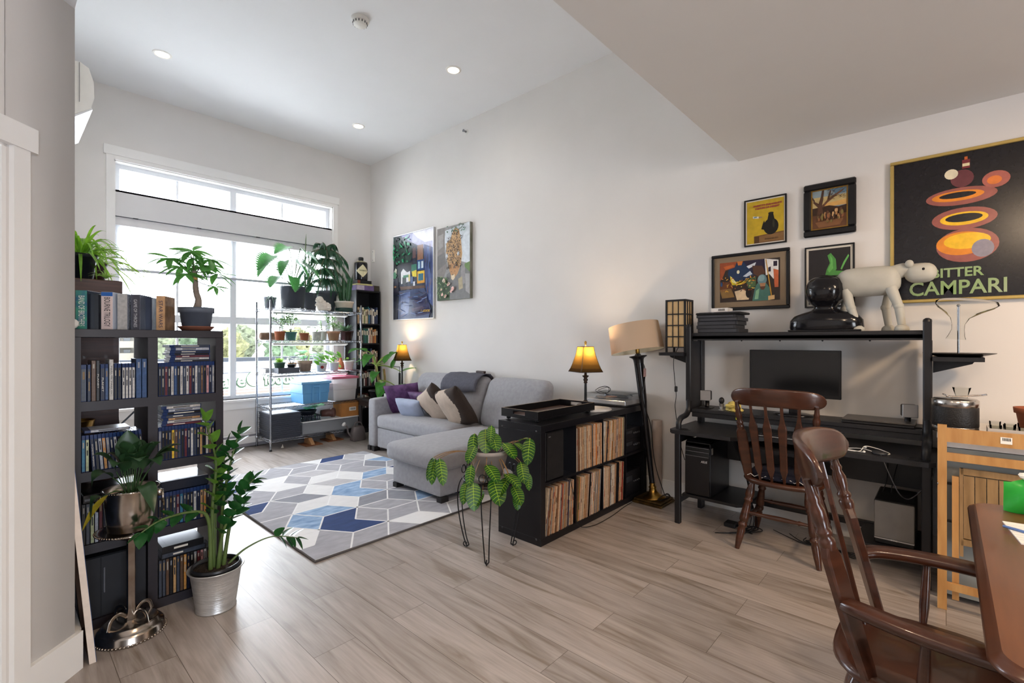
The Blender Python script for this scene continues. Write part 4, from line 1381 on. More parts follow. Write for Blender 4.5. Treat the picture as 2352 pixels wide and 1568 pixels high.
# ================================================================ chrome wire rack by the window
RX0, RX1, RY0, RY1 = 2.295, 3.515, 6.115, 6.571
rk = thing('wire_rack', 'five tier chrome wire rack full of plants in front of the window', 'rack', ((RX0 + RX1) / 2, (RY0 + RY1) / 2, 0))
for x in (RX0, RX1):
    for y in (RY0, RY1):
        b = MB(); b.lathe([(.012, .02), (.0125, .03), (.0125, 1.855), (.010, 1.862)], (x, y, 0), 14)
        for k in range(50):
            b.lathe([(.0127, 0), (.0122, .002), (.0127, .004)], (x, y, .12 + k * .0345), 10, cap=False)
        p_ = b.build('post', CHROME, rk)
        b = MB(); b.lathe([(.016, 0), (.016, .012), (.009, .02), (.009, .03)], (x, y, 0), 14); b.build('foot', BLACK, p_)
SZ = [1.765, 1.365, .95, .535, .135]
for z in SZ:
    b = MB()
    for zz, r_ in ((z - .004, .0032), (z - .03, .0032)):
        b.tube([(RX0, RY0, zz), (RX1, RY0, zz), (RX1, RY1, zz), (RX0, RY1, zz)], r_, 6, closed=True)
    def zig(p0, p1, n):
        pts = []
        for k in range(n + 1):
            t = k / n
            pts.append((p0[0] + (p1[0] - p0[0]) * t, p0[1] + (p1[1] - p0[1]) * t, z - (.004 if k % 2 else .03)))
        b.tube(pts, .0025, 5)
    zig((RX0, RY0), (RX1, RY0), 46); zig((RX0, RY1), (RX1, RY1), 46)
    zig((RX0, RY0), (RX0, RY1), 18); zig((RX1, RY0), (RX1, RY1), 18)
    for k in range(1, 44):
        x = RX0 + (RX1 - RX0) * k / 44
        b.tube([(x, RY0, z - .0015), (x, RY1, z - .0015)], .0015, 4)
    for k in (1, 2):
        y = RY0 + (RY1 - RY0) * k / 3
        b.tube([(RX0, y, z - .006), (RX1, y, z - .006)], .003, 5)
    s_ = b.build('shelf', CHROME, rk)
    b = MB()
    for x in (RX0, RX1):
        for y in (RY0, RY1):
            b.lathe([(.0145, -.038), (.0175, -.03), (.016, .006), (.0135, .008)], (x, y, z), 12)
    b.build('corner_collars', M('#a9abb0', rough=.25, metal=1.0), s_)
for z, nm in ((1.765, 'top'), (1.365, 'second'), (.95, 'middle')):
    r = thing('grow_light', 'white lit grow light bar hung under the %s shelf of the rack' % nm, 'grow light', (2.9, 6.34, z - .06), 'grow lights under the rack shelves')
    b = MB(); b.box(2.40, 6.31, z - .062, 3.42, 6.37, z - .036, ch=.004); b.build('housing', M('#e9e9ea', rough=.4), r)
    b = MB(); b.box(2.42, 6.317, z - .066, 3.40, 6.363, z - .0622); b.build('diffuser', M('#ffffff', emit=3.5, ecol='#f4f6ff', var=0), r)
b = MB()
b.tube(crom([(2.40, 6.33, 1.70), (2.37, 6.30, 1.58), (2.36, 6.28, 1.42), (2.33, 6.25, 1.3), (2.36, 6.23, 1.2), (2.34, 6.25, 1.12), (2.37, 6.22, 1.18), (2.40, 6.24, 1.14), (2.35, 6.22, 1.04), (2.33, 6.2, .98), (2.37, 6.22, .88), (2.36, 6.24, .70), (2.37, 6.4, .5), (2.35, 6.5, .3)], 6), .0028, 5)
tag(b.build('cable', M('#e4e4e6', rough=.5), origin=(2.36, 6.24, .3)), 'thin white cable looping down the left end of the wire rack', 'cable')

GREYPOT = M('#474b55', rough=.45, var=.06)
def plant(name_, label, c):
    return thing(name_, label, 'potted plant', c)
# ---- top shelf
z0 = 1.766
sp = plant('spider_plant', 'small grey potted plant with thin dark drooping leaves, left end of rack top', (2.396, 6.40, z0))
pot(sp, (2.396, 6.40, z0), .06, .075, .15, M('#5b616c', rough=.4), rim=.006)
b = MB()
for k in range(26):
    a = k * 2.4
    leaf(b, (2.396, 6.40, z0 + .14), (math.cos(a), math.sin(a), rnd.uniform(.4, 1.1)), rnd.uniform(.18, .30), .012, droop=rnd.uniform(.5, 1.0), shape='strap', n=8, fold=.3)
b.build('foliage', leaf_mat('#5d7060', tw=.2), sp)
mo = plant('monstera', 'monstera with split leaves in a wide dark grey pot on the rack top', (2.64, 6.30, z0))
b = MB(); b.lathe([(.10, 0), (.165, .008), (.172, .018), (.165, .018), (.155, .01), (0, .008)], (2.64, 6.30, z0), 32); b.build('saucer', glass_mat('clear_glass'), mo)
pot(mo, (2.64, 6.30, z0 + .012), .135, .155, .285, GREYPOT, rim=.006)
st_, lf_ = MB(), MB()
for (tx, ty, tz), L, W, dr, nt, dd in [((2.35, 6.2, 2.42), .25, .22, .9, .45, (-.8, -.3, .15)), ((2.26, 6.18, 2.30), .18, .12, .8, .5, (-.6, -.2, -.5)), ((2.42, 6.2, 2.17), .20, .2, .5, .45, (-.6, -.4, -.2)), ((2.55, 6.25, 2.57), .22, .17, .3, .1, (-.9, -.2, .1)),
                                    ((2.62, 6.15, 2.37), .20, .2, .7, .2, (.2, -.7, -.1)), ((2.70, 6.15, 2.36), .22, .22, .9, .4, (.5, -.6, -.2)), ((2.47, 6.12, 2.36), .19, .15, .9, .1, (-.45, -.2, -.5)), ((2.78, 6.2, 2.50), .14, .13, .8, .0, (.6, -.3, -.3)), ((2.72, 6.25, 2.57), .1, .06, .4, 0, (.3, .0, .6)), ((2.56, 6.12, 2.17), .16, .17, .7, .0, (-.1, -.5, -.7))]:
    p = (tx, ty, tz)
    st_.tube(bez((2.64, 6.30, z0 + .27), ((2.64 + tx) / 2 + .03, (6.3 + ty) / 2, tz - .02), p, 7), .0045, 6)
    leaf(lf_, p, (dd[0] * .9, -.55, min(dd[2], -.45)), L * 1.3, W * 1.45, droop=dr * .3, shape='heart', n=22, fold=.35, notch=max(nt, .45), roll=rnd.uniform(-.5, .5))
st_.build('stems', M('#4b6538', rough=.5), mo); lf_.build('foliage', leaf_mat('#2f6233', rough=.3, tw=.3), mo)
bp_ = plant('bird_of_paradise', 'upright plant with tall stalks and long leaves in narrow dark pot', (2.905, 6.43, z0))
pot(bp_, (2.905, 6.43, z0), .095, .11, .245, GREYPOT, rim=.006)
st_, lf_ = MB(), MB()
st_.tube(crom([(2.87, 6.42, z0 + .23), (2.845, 6.40, 2.3), (2.835, 6.36, 2.62)], 6), [.012 - .0006 * i for i in range(13)], 8)
st_.tube([(2.835, 6.36, 2.60), (2.838, 6.36, 2.72), (2.843, 6.36, 2.80)], [.007, .006, .001], 6)
for (tx, ty, tz), L, W, dd in [((2.97, 6.3, 2.42), .30, .11, (.7, -.25, -.55)), ((2.95, 6.3, 2.46), .16, .09, (-.5, -.2, .1)), ((2.86, 6.33, 2.55), .16, .12, (.5, -.2, -.6)), ((3.0, 6.38, 2.50), .24, .08, (.8, -.1, -.1))]:
    st_.tube(bez((2.905, 6.43, z0 + .23), (2.91, 6.40, tz - .2), (tx, ty, tz), 7), .007, 6)
    leaf(lf_, (tx, ty, tz), dd, L, W, droop=.25, shape='lance', n=8)
st_.build('stems', M('#567048', rough=.5), bp_); lf_.build('foliage', leaf_mat('#2f6b3c', rough=.3, tw=.25), bp_)
nf = plant('norfolk_pine', 'drooping dark green conifer in a rimmed dark pot on the rack top', (3.155, 6.41, z0))
pot(nf, (3.155, 6.41, z0), .10, .142, .285, GREYPOT, rim=.012, rimh=.05)
st_, lf_ = MB(), MB()
st_.tube(crom([(3.155, 6.41, z0 + .26), (3.15, 6.40, 2.4), (3.13, 6.38, 2.66)], 5), .009, 8)
for tier, (zt, L, dr, n_) in enumerate([(2.22, .30, .9, 8), (2.36, .36, 1.0, 9), (2.50, .37, .95, 9), (2.62, .30, .8, 8), (2.67, .15, .4, 5)]):
    for k in range(n_):
        a = k * 2 * math.pi / n_ + tier * .7
        pts = []
        for i in range(9):
            t = i / 8
            pts.append((3.14 + L * t * math.cos(a), 6.39 + L * .62 * t * math.sin(a), zt + .10 * t - dr * L * t * t))
        st_.tube(pts, .0035, 5)
        for i in range(1, 9):
            for q in range(4):
                for sg in (-1, 1):
                    p = Vector(pts[i]).lerp(Vector(pts[i - 1]), q * .25)
                    dirv = (Vector(pts[i]) - Vector(pts[i - 1])).normalized()
                    sd = Vector((-math.sin(a), math.cos(a) * .6, 0)) * sg
                    leaf(lf_, p, sd * .55 + dirv * .5 + Vector((0, 0, -.75)), (.055 + .03 * math.sin(i)), .009, droop=.7, n=4, fold=.5, shape='lance')
st_.build('branches', M('#5a4a35', rough=.8), nf); lf_.build('foliage', leaf_mat('#255236', rough=.45, tw=.12), nf)
b = MB()
blob(b, (2.985, 6.195, z0 + .065), (.085, .06, .075), 2, rough=.25, seg=26, rings=16)
blob(b, (2.95, 6.19, z0 + .135), (.055, .045, .05), 5, rough=.25)
blob(b, (3.05, 6.2, z0 + .05), (.06, .05, .06), 9, rough=.3)
for i in range(len(b.v)):
    b.v[i] = (b.v[i][0], b.v[i][1], max(b.v[i][2], z0))
tag(b.build('quartz_rock', M('#e6ddd2', rough=.6, var=.12, scale=14, bump=.3), origin=(2.985, 6.195, z0)), 'rough white rock standing on the rack top before the dark pots', 'rock')
sn = plant('snake_plant', 'snake plant with upright blades in cream oval bowl, right end of rack top', (3.335, 6.26, z0))
b = MB(); b.lathe([(.11, 0), (.118, .004), (.12, .05), (.114, .052), (.112, .02), (0, .018)], (3.335, 6.26, z0), 30); b.build('saucer', M('#21403a', rough=.4), sn)
pot(sn, (3.335, 6.26, z0 + .02), .10, .128, .125, M('#d3cbc0', rough=.5), rim=.008, rimh=.02)
b = MB()
for k in range(15):
    a = k * 2.4
    q = .03 + .05 * ((k * .37) % 1)
    leaf(b, (3.335 + q * math.cos(a), 6.26 + q * math.sin(a), z0 + .12), (math.cos(a) * .14 + (.12 if k % 3 == 0 else 0), math.sin(a) * .14, 1), rnd.uniform(.30, .50), .038, droop=-.02, shape='lance', n=8, fold=.5, roll=rnd.uniform(-1, 1))
b.build('foliage', leaf_mat('#335c3a', rough=.35, tw=.12), sn)

# ---- second shelf
z1 = 1.366
def bush(b, c, r, n_, L, W, seed=1, shape='ovate', up=.4):
    rr = random.Random(seed)
    for k in range(n_):
        a, e = rr.uniform(0, 6.283), rr.uniform(-.5, 1.4)
        q = rr.uniform(.45, 1) * r
        p = (c[0] + q * math.cos(a) * math.cos(e), c[1] + q * math.sin(a) * math.cos(e), c[2] + q * math.sin(e))
        leaf(b, p, (math.cos(a), math.sin(a), up + rr.uniform(-.4, .6)), L * rr.uniform(.7, 1.2), W, droop=.3, shape=shape, n=4)
def quick(name_, label, c, potm, r0, r1, h, kind, leafm, seed=1, extra=None, **kw):
    r = plant(name_, label, c)
    pot(r, c, r0, r1, h, potm, rim=kw.get('rim', .005), rimh=kw.get('rimh', .015), sx=kw.get('sx', 1), sy=kw.get('sy', 1), seg=24)
    b, st = MB(), MB()
    top = (c[0], c[1], c[2] + h - .012)
    rr = random.Random(seed)
    if kind == 'bonsai':
        for dx, dz in ((-.045, .13), (.04, .15), (0, .17)):
            st.tube(crom([top, (top[0] + dx * .4, top[1], top[2] + dz * .5), (top[0] + dx, top[1], top[2] + dz)], 4), .004, 6)
            bush(b, (top[0] + dx * 1.2, top[1], top[2] + dz), .075, 90, .042, .022, seed + int(dz * 100))
    elif kind == 'airy':
        for k in range(12):
            a = rr.uniform(0, 6.28)
            tp_ = (top[0] + .085 * math.cos(a), top[1] + .06 * math.sin(a), top[2] + rr.uniform(.05, .21))
            st.tube(bez(top, (top[0], top[1], tp_[2]), tp_, 4), .0018, 5)
            bush(b, tp_, .035, 16, .045, .02, k)
    elif kind == 'rosette':
        for k in range(kw.get('n', 20)):
            a = k * 2.4
            leaf(b, top, (math.cos(a), math.sin(a), rr.uniform(.4, 1.6)), 1.3 * kw.get('L', .09) * rr.uniform(.7, 1.1), 1.3 * kw.get('W', .016), droop=.1, shape='lance', n=5, fold=.5)
    elif kind == 'broad':
        for k in range(kw.get('n', 5)):
            a = k * 2.1 + seed
            tp_ = (top[0] + .05 * math.cos(a), top[1] + .04 * math.sin(a), top[2] + rr.uniform(.03, kw.get('H', .10)))
            st.tube([top, tp_], .002, 5)
            leaf(b, tp_, (math.cos(a), math.sin(a) * .6 - .3, .2), 1.35 * kw.get('L', .09), 1.35 * kw.get('W', .05), droop=.3, shape=kw.get('shape', 'ovate'), n=6)
    elif kind == 'pilea':
        for k in range(kw.get('n', 12)):
            a = k * 2.4
            q = .03 + .006 * k
            tp_ = (top[0] + q * math.cos(a), top[1] + q * .7 * math.sin(a), top[2] + rr.uniform(-.02, .17))
            st.tube(bez(top, (top[0], top[1], tp_[2]), tp_, 4), .0018, 5)
            leaf(b, (tp_[0] - .022, tp_[1] - .003, tp_[2] + .01), (.4, -.6, rr.uniform(-.9, -.2)), .08, .085, droop=.05, shape='round', n=6, fold=.05)
    if st.v:
        st.build('stems', M('#5d5a3c', rough=.7), r)
    if b.v:
        b.build('foliage', leafm, r)
    return r
GL = leaf_mat('#5f9440', rough=.4, tw=.18)
GD = leaf_mat('#44703c', rough=.4, tw=.18)
GB = leaf_mat('#86b545', rough=.35, tw=.18)
lp = plant('log_planter', 'hollow wooden log planter with wispy greens, left end of second shelf', (2.40, 6.46, z1))
b = MB(); b.at((2.40, 6.46, z1 + .052), (0, math.pi / 2, 0)); b.lathe([(.0, -.105), (.04, -.105), (.05, -.09), (.052, 0), (.05, .09), (.04, .105), (0, .105)], seg=20); b.build('log', M('#6e5746', rough=.85, var=.3, scale=14, bump=.4), lp)
b = MB(); bush(b, (2.40, 6.46, z1 + .13), .07, 24, .03, .016, 4); b.build('foliage', GL, lp)
quick('bushy_plant', 'airy dark plant in ribbed terracotta pot, front left of second shelf', (2.445, 6.22, z1), TERRA, .052, .064, .115, 'airy', GD, 11)
quick('small_tree', 'small round crowned tree in teal glazed pot on the second shelf', (2.585, 6.235, z1), M('#4f7f7c', rough=.25, var=.2), .06, .078, .108, 'bonsai', GL, 21)
quick('rubber_plant', 'two big pale leaves in terracotta pot set in a glass cup', (2.755, 6.225, z1), TERRA, .045, .060, .095, 'broad', GD, 3, L=.12, W=.05, n=6, H=.12, shape='lance')
quick('seedling', 'small tan clay pot at the back of the second shelf', (2.90, 6.47, z1), M('#a98d71', rough=.8), .035, .046, .075, 'rosette', GL, 5, n=6, L=.05)
quick('succulent', 'white enamel cup planter with a thin dead stalk on second shelf', (2.93, 6.24, z1), M('#d6d3cf', rough=.5, var=.3, scale=30), .052, .060, .118, 'rosette', GL, 5, n=4, L=.05)
quick('jade_plant', 'jade plant with round leaves in tall white pot, second shelf', (3.06, 6.33, z1), M('#dedbd8', rough=.5, var=.1), .045, .055, .125, 'broad', GL, 8, n=14, L=.05, W=.035, H=.14)
quick('spiky_plant', 'spiky branching succulent in tan clay pot, right half of second shelf', (3.165, 6.235, z1), M('#a98067', rough=.8, var=.1), .06, .083, .125, 'airy', GL, 31, rimh=.03, rim=.008)
r = quick('haworthia', 'rosette succulents in dark glazed oval bowl, right end of second shelf', (3.375, 6.29, z1), M('#3d2422', rough=.2, var=.25), .085, .108, .13, 'rosette', leaf_mat('#5a7a5c', tw=.1), 41, n=34, L=.12)
r_ = r
# ---- third shelf
z2 = .951
r = thing('seed_tray', 'dark grey seed tray holding a green planter, front left of middle shelf', 'tray', (2.525, 6.215, z2))
b = MB()
b.prism([(2.40, 6.14), (2.65, 6.14), (2.65, 6.29), (2.40, 6.29)], z2, z2 + .004, 'z')
for x0, x1, y0, y1 in ((2.395, 2.405, 6.135, 6.295), (2.645, 2.655, 6.135, 6.295), (2.405, 2.645, 6.135, 6.143), (2.405, 2.645, 6.287, 6.295)):
    b.box(x0, y0, z2, x1, y1, z2 + .062)
b.build('tray', M('#4d525b', rough=.5), r)
b = MB(); b.box(2.388, 6.128, z2 + .062, 2.662, 6.302, z2 + .067); b.build('lid', M('#444952', rough=.5), r)
quick('sprout_planter', 'green planter of bright sprouts standing on the seed tray', (2.44, 6.215, z2 + .067), M('#4b6a58', rough=.5), .055, .066, .07, 'rosette', GB, 51, n=40, L=.075, W=.01)
quick('seedling', 'seedling in small black cup standing on the seed tray', (2.585, 6.215, z2 + .067), M('#2b2f36', rough=.5), .04, .047, .04, 'broad', GB, 6, n=7, L=.05, W=.03, H=.12)
r = thing('seed_tray', 'pale grey seed tray with dark soil cells, back left of middle shelf', 'tray', (2.37, 6.44, z2))
b = MB(); b.box(2.315, 6.33, z2, 2.435, 6.555, z2 + .05, ch=.004); b.build('tray', M('#b7bac2', rough=.5), r)
b = MB(); b.box(2.325, 6.34, z2 + .05, 2.425, 6.545, z2 + .053); b.build('soil', SOIL, r)
quick('seedling', 'single upright leaf in terracotta pot at back of the middle shelf', (2.70, 6.46, z2), M('#a07a5f', rough=.8), .042, .055, .115, 'broad', GD, 7, n=2, L=.09, W=.04, H=.12)
quick('alocasia', 'veined heart leaf plant in broad weathered clay pot, middle shelf', (2.765, 6.225, z2 + .012), M('#9a8676', rough=.85, var=.25, scale=14), .062, .088, .135, 'broad', leaf_mat('#5c9468', tw=.3), 12, n=5, L=.13, W=.085, H=.14, shape='heart', rimh=.04, rim=.01)
b = MB(); b.lathe([(.05, 0), (.075, .002), (.078, .012), (.06, .0118), (0, .008)], (2.765, 6.225, z2), 24); tag(b.build('saucer', M('#8d8f96', rough=.4), origin=(2.765, 6.225, z2)), 'grey saucer under the broad weathered clay pot', 'saucer')
quick('cactus', 'tall thin cactus cuttings in clay pot behind the round leaved plant', (2.90, 6.45, z2), TERRA, .04, .05, .08, 'rosette', leaf_mat('#6d8a55', tw=.1), 9, n=5, L=.24, W=.02)
r = quick('pilea', 'pilea with round coin leaves in white pot with red dot', (2.985, 6.215, z2), WHITEPLASTIC, .055, .068, .115, 'pilea', leaf_mat('#5c9a34', rough=.3, tw=.2), 3, n=15)
b = MB().at((2.965, 6.152, z2 + .055), (math.pi / 2 - .1, 0, -.3)); b.lathe([(.0, -.002), (.02, -.002), (.021, .002), (0, .002)], seg=20); b.build('red_dot', M('#8f2b2b', rough=.4), r)
quick('pilea', 'second coin leaf plant in plain square-ish white pot, middle shelf', (3.165, 6.215, z2), WHITEPLASTIC, .05, .065, .115, 'pilea', leaf_mat('#5c9a34', rough=.3, tw=.2), 5, n=11)
r = tag(MB().lathe([(.03, 0), (.046, .01), (.05, .07), (.044, .11), (.018, .125), (.018, .16), (.022, .165)], (3.39, 6.46, z2), 20).build('clay_bottle', TERRA, origin=(3.39, 6.46, z2)), 'terracotta bottle at the back right of the middle shelf', 'bottle')
quick('succulent', 'bright little succulent in white tapered pot, right end of middle shelf', (3.39, 6.23, z2), WHITEPLASTIC, .05, .073, .128, 'broad', GB, 14, n=8, L=.045, W=.025, H=.04)

# ---- fourth shelf: storage tubs
def tub(name_, label, x0, x1, y0, y1, z, h, bodym, lidm, taper=.02, ribs=True, lip=.018):
    r = thing(name_, label, 'storage tub', ((x0 + x1) / 2, (y0 + y1) / 2, z))
    b = MB()
    ring = []
    for (tp_, zz) in ((taper, z), (taper * .55, z + h * .45), (taper * .5 - .004, z + h * .46), (0, z + h - .03)):
        ring.append([(x0 + tp_, y0 + tp_, zz), (x1 - tp_, y0 + tp_, zz), (x1 - tp_, y1 - tp_, zz), (x0 + tp_, y1 - tp_, zz)])
    v = [p for q in ring for p in q]
    f = [(3, 2, 1, 0)] + [(4 * i + k, 4 * i + (k + 1) % 4, 4 * i + 4 + (k + 1) % 4, 4 * i + 4 + k) for i in range(3) for k in range(4)] + [(12, 13, 14, 15)]
    b.add(v, f)
    b.build('body', bodym, r, bevel=.008)
    if ribs:
        b = MB()
        for x in (x0 + (x1 - x0) * .38, x0 + (x1 - x0) * .62):
            b.box(x - .012, y0 - .004, z + .03, x + .012, y0 + taper, z + h - .04)
        b.box(x0 + (x1 - x0) * .38, y0 - .012, z + h - .075, x0 + (x1 - x0) * .62, y0 + .01, z + h - .05, ch=.004)
        b.build('handle', bodym, r)
    b = MB()
    b.box(x0 - lip, y0 - lip, z + h - .032, x1 + lip, y1 + lip, z + h - .008, ch=.006)
    b.box(x0 + .02, y0 + .02, z + h - .01, x1 - .02, y1 - .02, z + h - .002)
    for q in ((x0 - lip + .002, y0 - lip + .002, x1 + lip - .002, y0 + .012), (x0 - lip + .002, y1 - .012, x1 + lip - .002, y1 + lip - .002), (x0 - lip + .002, y0 + .012, x0 + .012, y1 - .012), (x1 - .012, y0 + .012, x1 + lip - .002, y1 - .012)):
        b.box(q[0], q[1], z + h - .012, q[2], q[3], z + h, ch=.003)
    b.build('lid', lidm, r)
    return r
z3 = .536
BLT = M('#5f9ac8', rough=.4, var=.05)
tub('storage_tub', 'light blue lidded storage tub on the fourth shelf of the rack', 2.70, 3.07, 6.15, 6.55, z3, .285, BLT, M('#6fa6d0', rough=.4, var=.04))
tub('storage_tub', 'clear storage tub with pink lid on right of the fourth shelf', 3.115, 3.475, 6.15, 6.55, z3, .33, translucent_mat('frosted', '#e6e3e2', .5, clear=.25), M('#c2677f', rough=.35, var=.05), ribs=False)
b = MB(); b.box(3.16, 6.20, z3 + .006, 3.43, 6.50, z3 + .21, ch=.03)
tag(b.build('folded_cloth', M('#e2e0dd', rough=.9, var=.06), origin=(3.3, 6.35, z3)), 'folded white cloth inside the pink lidded tub', 'cloth')
# ---- bottom shelf
z4 = .136
for k in range(13):
    zz = z4 + .024 * k
    nm = 'black plastic plant tray, %s from the bottom of the stack on the rack' % ordinal(k)
    b = MB()
    e = .003 * math.sin(k * 1.9)
    b.prism([(2.315 + e, 6.13), (2.665 + e, 6.125), (2.66 + e, 6.55), (2.32 + e, 6.55)], zz + .0005, zz + .019, 'z')
    b.prism([(2.306 + e, 6.122), (2.674 + e, 6.118), (2.67 + e, 6.558), (2.31 + e, 6.558)], zz + .0192, zz + .0235, 'z')
    tag(b.build('plant_tray', M('#3a3e48', rough=.35, var=.08) if k < 12 else M('#3d414b', rough=.3), origin=(2.49, 6.34, zz)), nm, 'tray', 'stack of black plant trays')
tag(MB().box(2.33, 6.14, z4 + .3125, 2.65, 6.54, z4 + .317, ch=.001).build('tray_cover', M('#d9dde4', rough=.25), origin=(2.49, 6.34, z4 + .312)), 'pale translucent sheet on top of the black tray stack', 'cover')
CLR = translucent_mat('frosted_clear', '#c6c9ce', .5, clear=.3)
r = thing('underbed_box', 'long low clear storage box with white lid on the bottom shelf', 'storage box', (3.09, 6.33, z4))
b = MB(); b.box(2.70, 6.14, z4, 3.49, 6.54, z4 + .155, ch=.01); b.build('body', CLR, r)
b = MB(); b.box(2.69, 6.125, z4 + .1552, 3.50, 6.555, z4 + .170, ch=.005); b.build('lid', M('#dddee0', rough=.4), r)
b = MB(); b.box(2.76, 6.20, z4 + .004, 3.05, 6.50, z4 + .075); b.box(3.10, 6.2, z4 + .004, 3.42, 6.5, z4 + .09); b.build('folded_contents', M('#9aa0a4', rough=.8, var=.2), r)
z5 = z4 + .1705
r = thing('cardboard_box', 'brown cardboard box with white barcode label on the bottom shelf lid', 'box', (3.37, 6.26, z5))
b = MB(); b.box(3.245, 6.16, z5, 3.50, 6.40, z5 + .20); b.build('carton', CARD, r)
b = MB(); b.box(3.244, 6.27, z5 + .2, 3.501, 6.29, z5 + .2008); b.build('tape', M('#c3935c', rough=.3), r)
b = MB(); b.box(3.36, 6.158, z5 + .075, 3.46, 6.1602, z5 + .125); b.build('barcode_label', PAPERWHITE, r)
b = MB()
x = 3.375
for k in range(13):
    w_ = [.002, .004, .003, .002, .005][k % 5]
    b.box(x, 6.1572, z5 + .085, x + w_, 6.158, z5 + .115); x += w_ + .003
b.build('barcode', M('#222226'), r)
r = thing('crate', 'low black open plastic crate on the clear box lid', 'crate', (2.80, 6.26, z5))
b = MB()
b.box(2.70, 6.15, z5, 2.95, 6.40, z5 + .006)
for k in range(10):
    x = 2.70 + k * .025
    b.box(x, 6.15, z5, x + .012, 6.157, z5 + .06); b.box(x, 6.393, z5, x + .012, 6.40, z5 + .06)
b.box(2.695, 6.145, z5 + .055, 2.955, 6.16, z5 + .07); b.box(2.695, 6.39, z5 + .055, 2.955, 6.405, z5 + .07); b.box(2.695, 6.145, z5 + .055, 2.71, 6.405, z5 + .07); b.box(2.94, 6.145, z5 + .055, 2.955, 6.405, z5 + .07)
b.build('basket', M('#1d2630', rough=.4, var=.2), r)
b = MB(); b.lathe([(.07, 0), (.10, .002), (.125, .055), (.13, .06), (.122, .06), (.095, .008), (0, .006)], (2.81, 6.275, z5 + .071), 30)
tag(b.build('saucer', M('#20262f', rough=.3), origin=(2.81, 6.275, z5 + .071)), 'deep black saucer resting on the black crate', 'saucer')
b = MB(); b.prism([(2.83, 6.33), (3.09, 6.30), (3.12, 6.48), (2.86, 6.50)], z5 + .132, z5 + .1345, 'z')
for i in range(len(b.v)):
    b.v[i] = (b.v[i][0], b.v[i][1], b.v[i][2] + (b.v[i][0] - 2.83) * .14)
b.prism([(2.99, 6.42), (3.0, 6.42), (3.0, 6.43), (2.99, 6.43)], z5, z5 + .14, 'z')
tag(b.build('folder', M('#35c15c', rough=.4), origin=(2.96, 6.4, z5)), 'bright green folder tilted behind the black crate on the bottom shelf', 'folder')
b = MB(); b.at((3.15, 6.27, z5 + .064), (0, math.pi / 2, -.12))
b.lathe([(.0, -.09), (.045, -.09), (.052, 0), (.055, .04), (.062, .045), (.064, .09), (.058, .09), (.05, .05), (0, .045)], seg=26)
b.at()
mn = min(v[2] for v in b.v)
b.v = [(v[0] - .05, v[1], v[2] - mn + z5 + .0005) for v in b.v]
tag(b.build('nursery_pot', M('#5a3a33', rough=.45), origin=(3.10, 6.27, z5)), 'brown plastic nursery pot lying on its side on the bottom shelf', 'pot')
# under the rack
for (x, y, w_, nm) in ((2.80, 6.13, .30, 'left'), (3.13, 6.20, .30, 'right')):
    r = thing('wooden_bracket', 'wooden wedge on a flat board under the rack, %s of the pair' % nm, 'bracket', (x, y, 0))
    b = MB(); b.box(x - .10, y - .09, .001, x + .12, y + .16, .012); b.build('board', M('#7a4a2c', rough=.6, var=.2), r)
    b = MB(); b.prism([(y - .07, .0122), (y + .15, .0122), (y + .15, .085), (y + .02, .085)], x - .02, x + .025, 'x'); b.build('wedge', wood_mat('#b98b5e', '#9a6d44'), r)
tag(MB().lathe([(.0, 0), (.016, .001), (.018, .014), (.008, .02), (.006, .04), (0, .045)], (2.47, 6.2, .002), 16).build('doorstop', M('#cfc6b8', rough=.5), origin=(2.47, 6.2, 0)), 'small cream doorstop on the floor under the rack', 'doorstop')
# watering can
r = thing('watering_can', 'grey brown watering can on the floor between rack and side table', 'watering can', (3.36, 5.93, 0))
b = MB()
ring = []
for (wx, wy, z) in ((.085, .055, 0), (.095, .06, .01), (.088, .055, .12), (.072, .045, .185), (.06, .04, .195)):
    ring.append([(3.36 + sx_ * wx * a_, 5.93 + sy_ * wy * b_, z + .001) for sx_, sy_, a_, b_ in ((-1, -1, .8, 1), (1, -1, .8, 1), (1, -1, 1, .7), (1, 1, 1, .7), (1, 1, .8, 1), (-1, 1, .8, 1), (-1, 1, 1, .7), (-1, -1, 1, .7))])
v = [p for q in ring for p in q]
b.add(v, [tuple(reversed(range(8)))] + [(8 * i + k, 8 * i + (k + 1) % 8, 8 * i + 8 + (k + 1) % 8, 8 * i + 8 + k) for i in range(4) for k in range(8)] + [tuple(range(32, 40))], 0, True)
CANM = M('#6b6362', rough=.4)
b.build('body', CANM, r)
b = MB(); b.tube(crom([(3.28, 5.93, .05), (3.22, 5.925, .12), (3.20, 5.92, .20), (3.17, 5.915, .23)], 5), .011, 8); sp_ = b.build('spout', CANM, r)
b = MB().at((3.165, 5.915, .235), (0, -.9, 0)); b.lathe([(.011, -.01), (.03, .02), (.03, .028), (0, .03)], seg=20); b.build('rose', M('#c9c5c2', rough=.4), sp_)
b = MB(); b.tube(crom([(3.30, 5.93, .19), (3.33, 5.93, .245), (3.40, 5.93, .24), (3.43, 5.93, .185)], 5), .008, 8); b.build('handle', CANM, r)

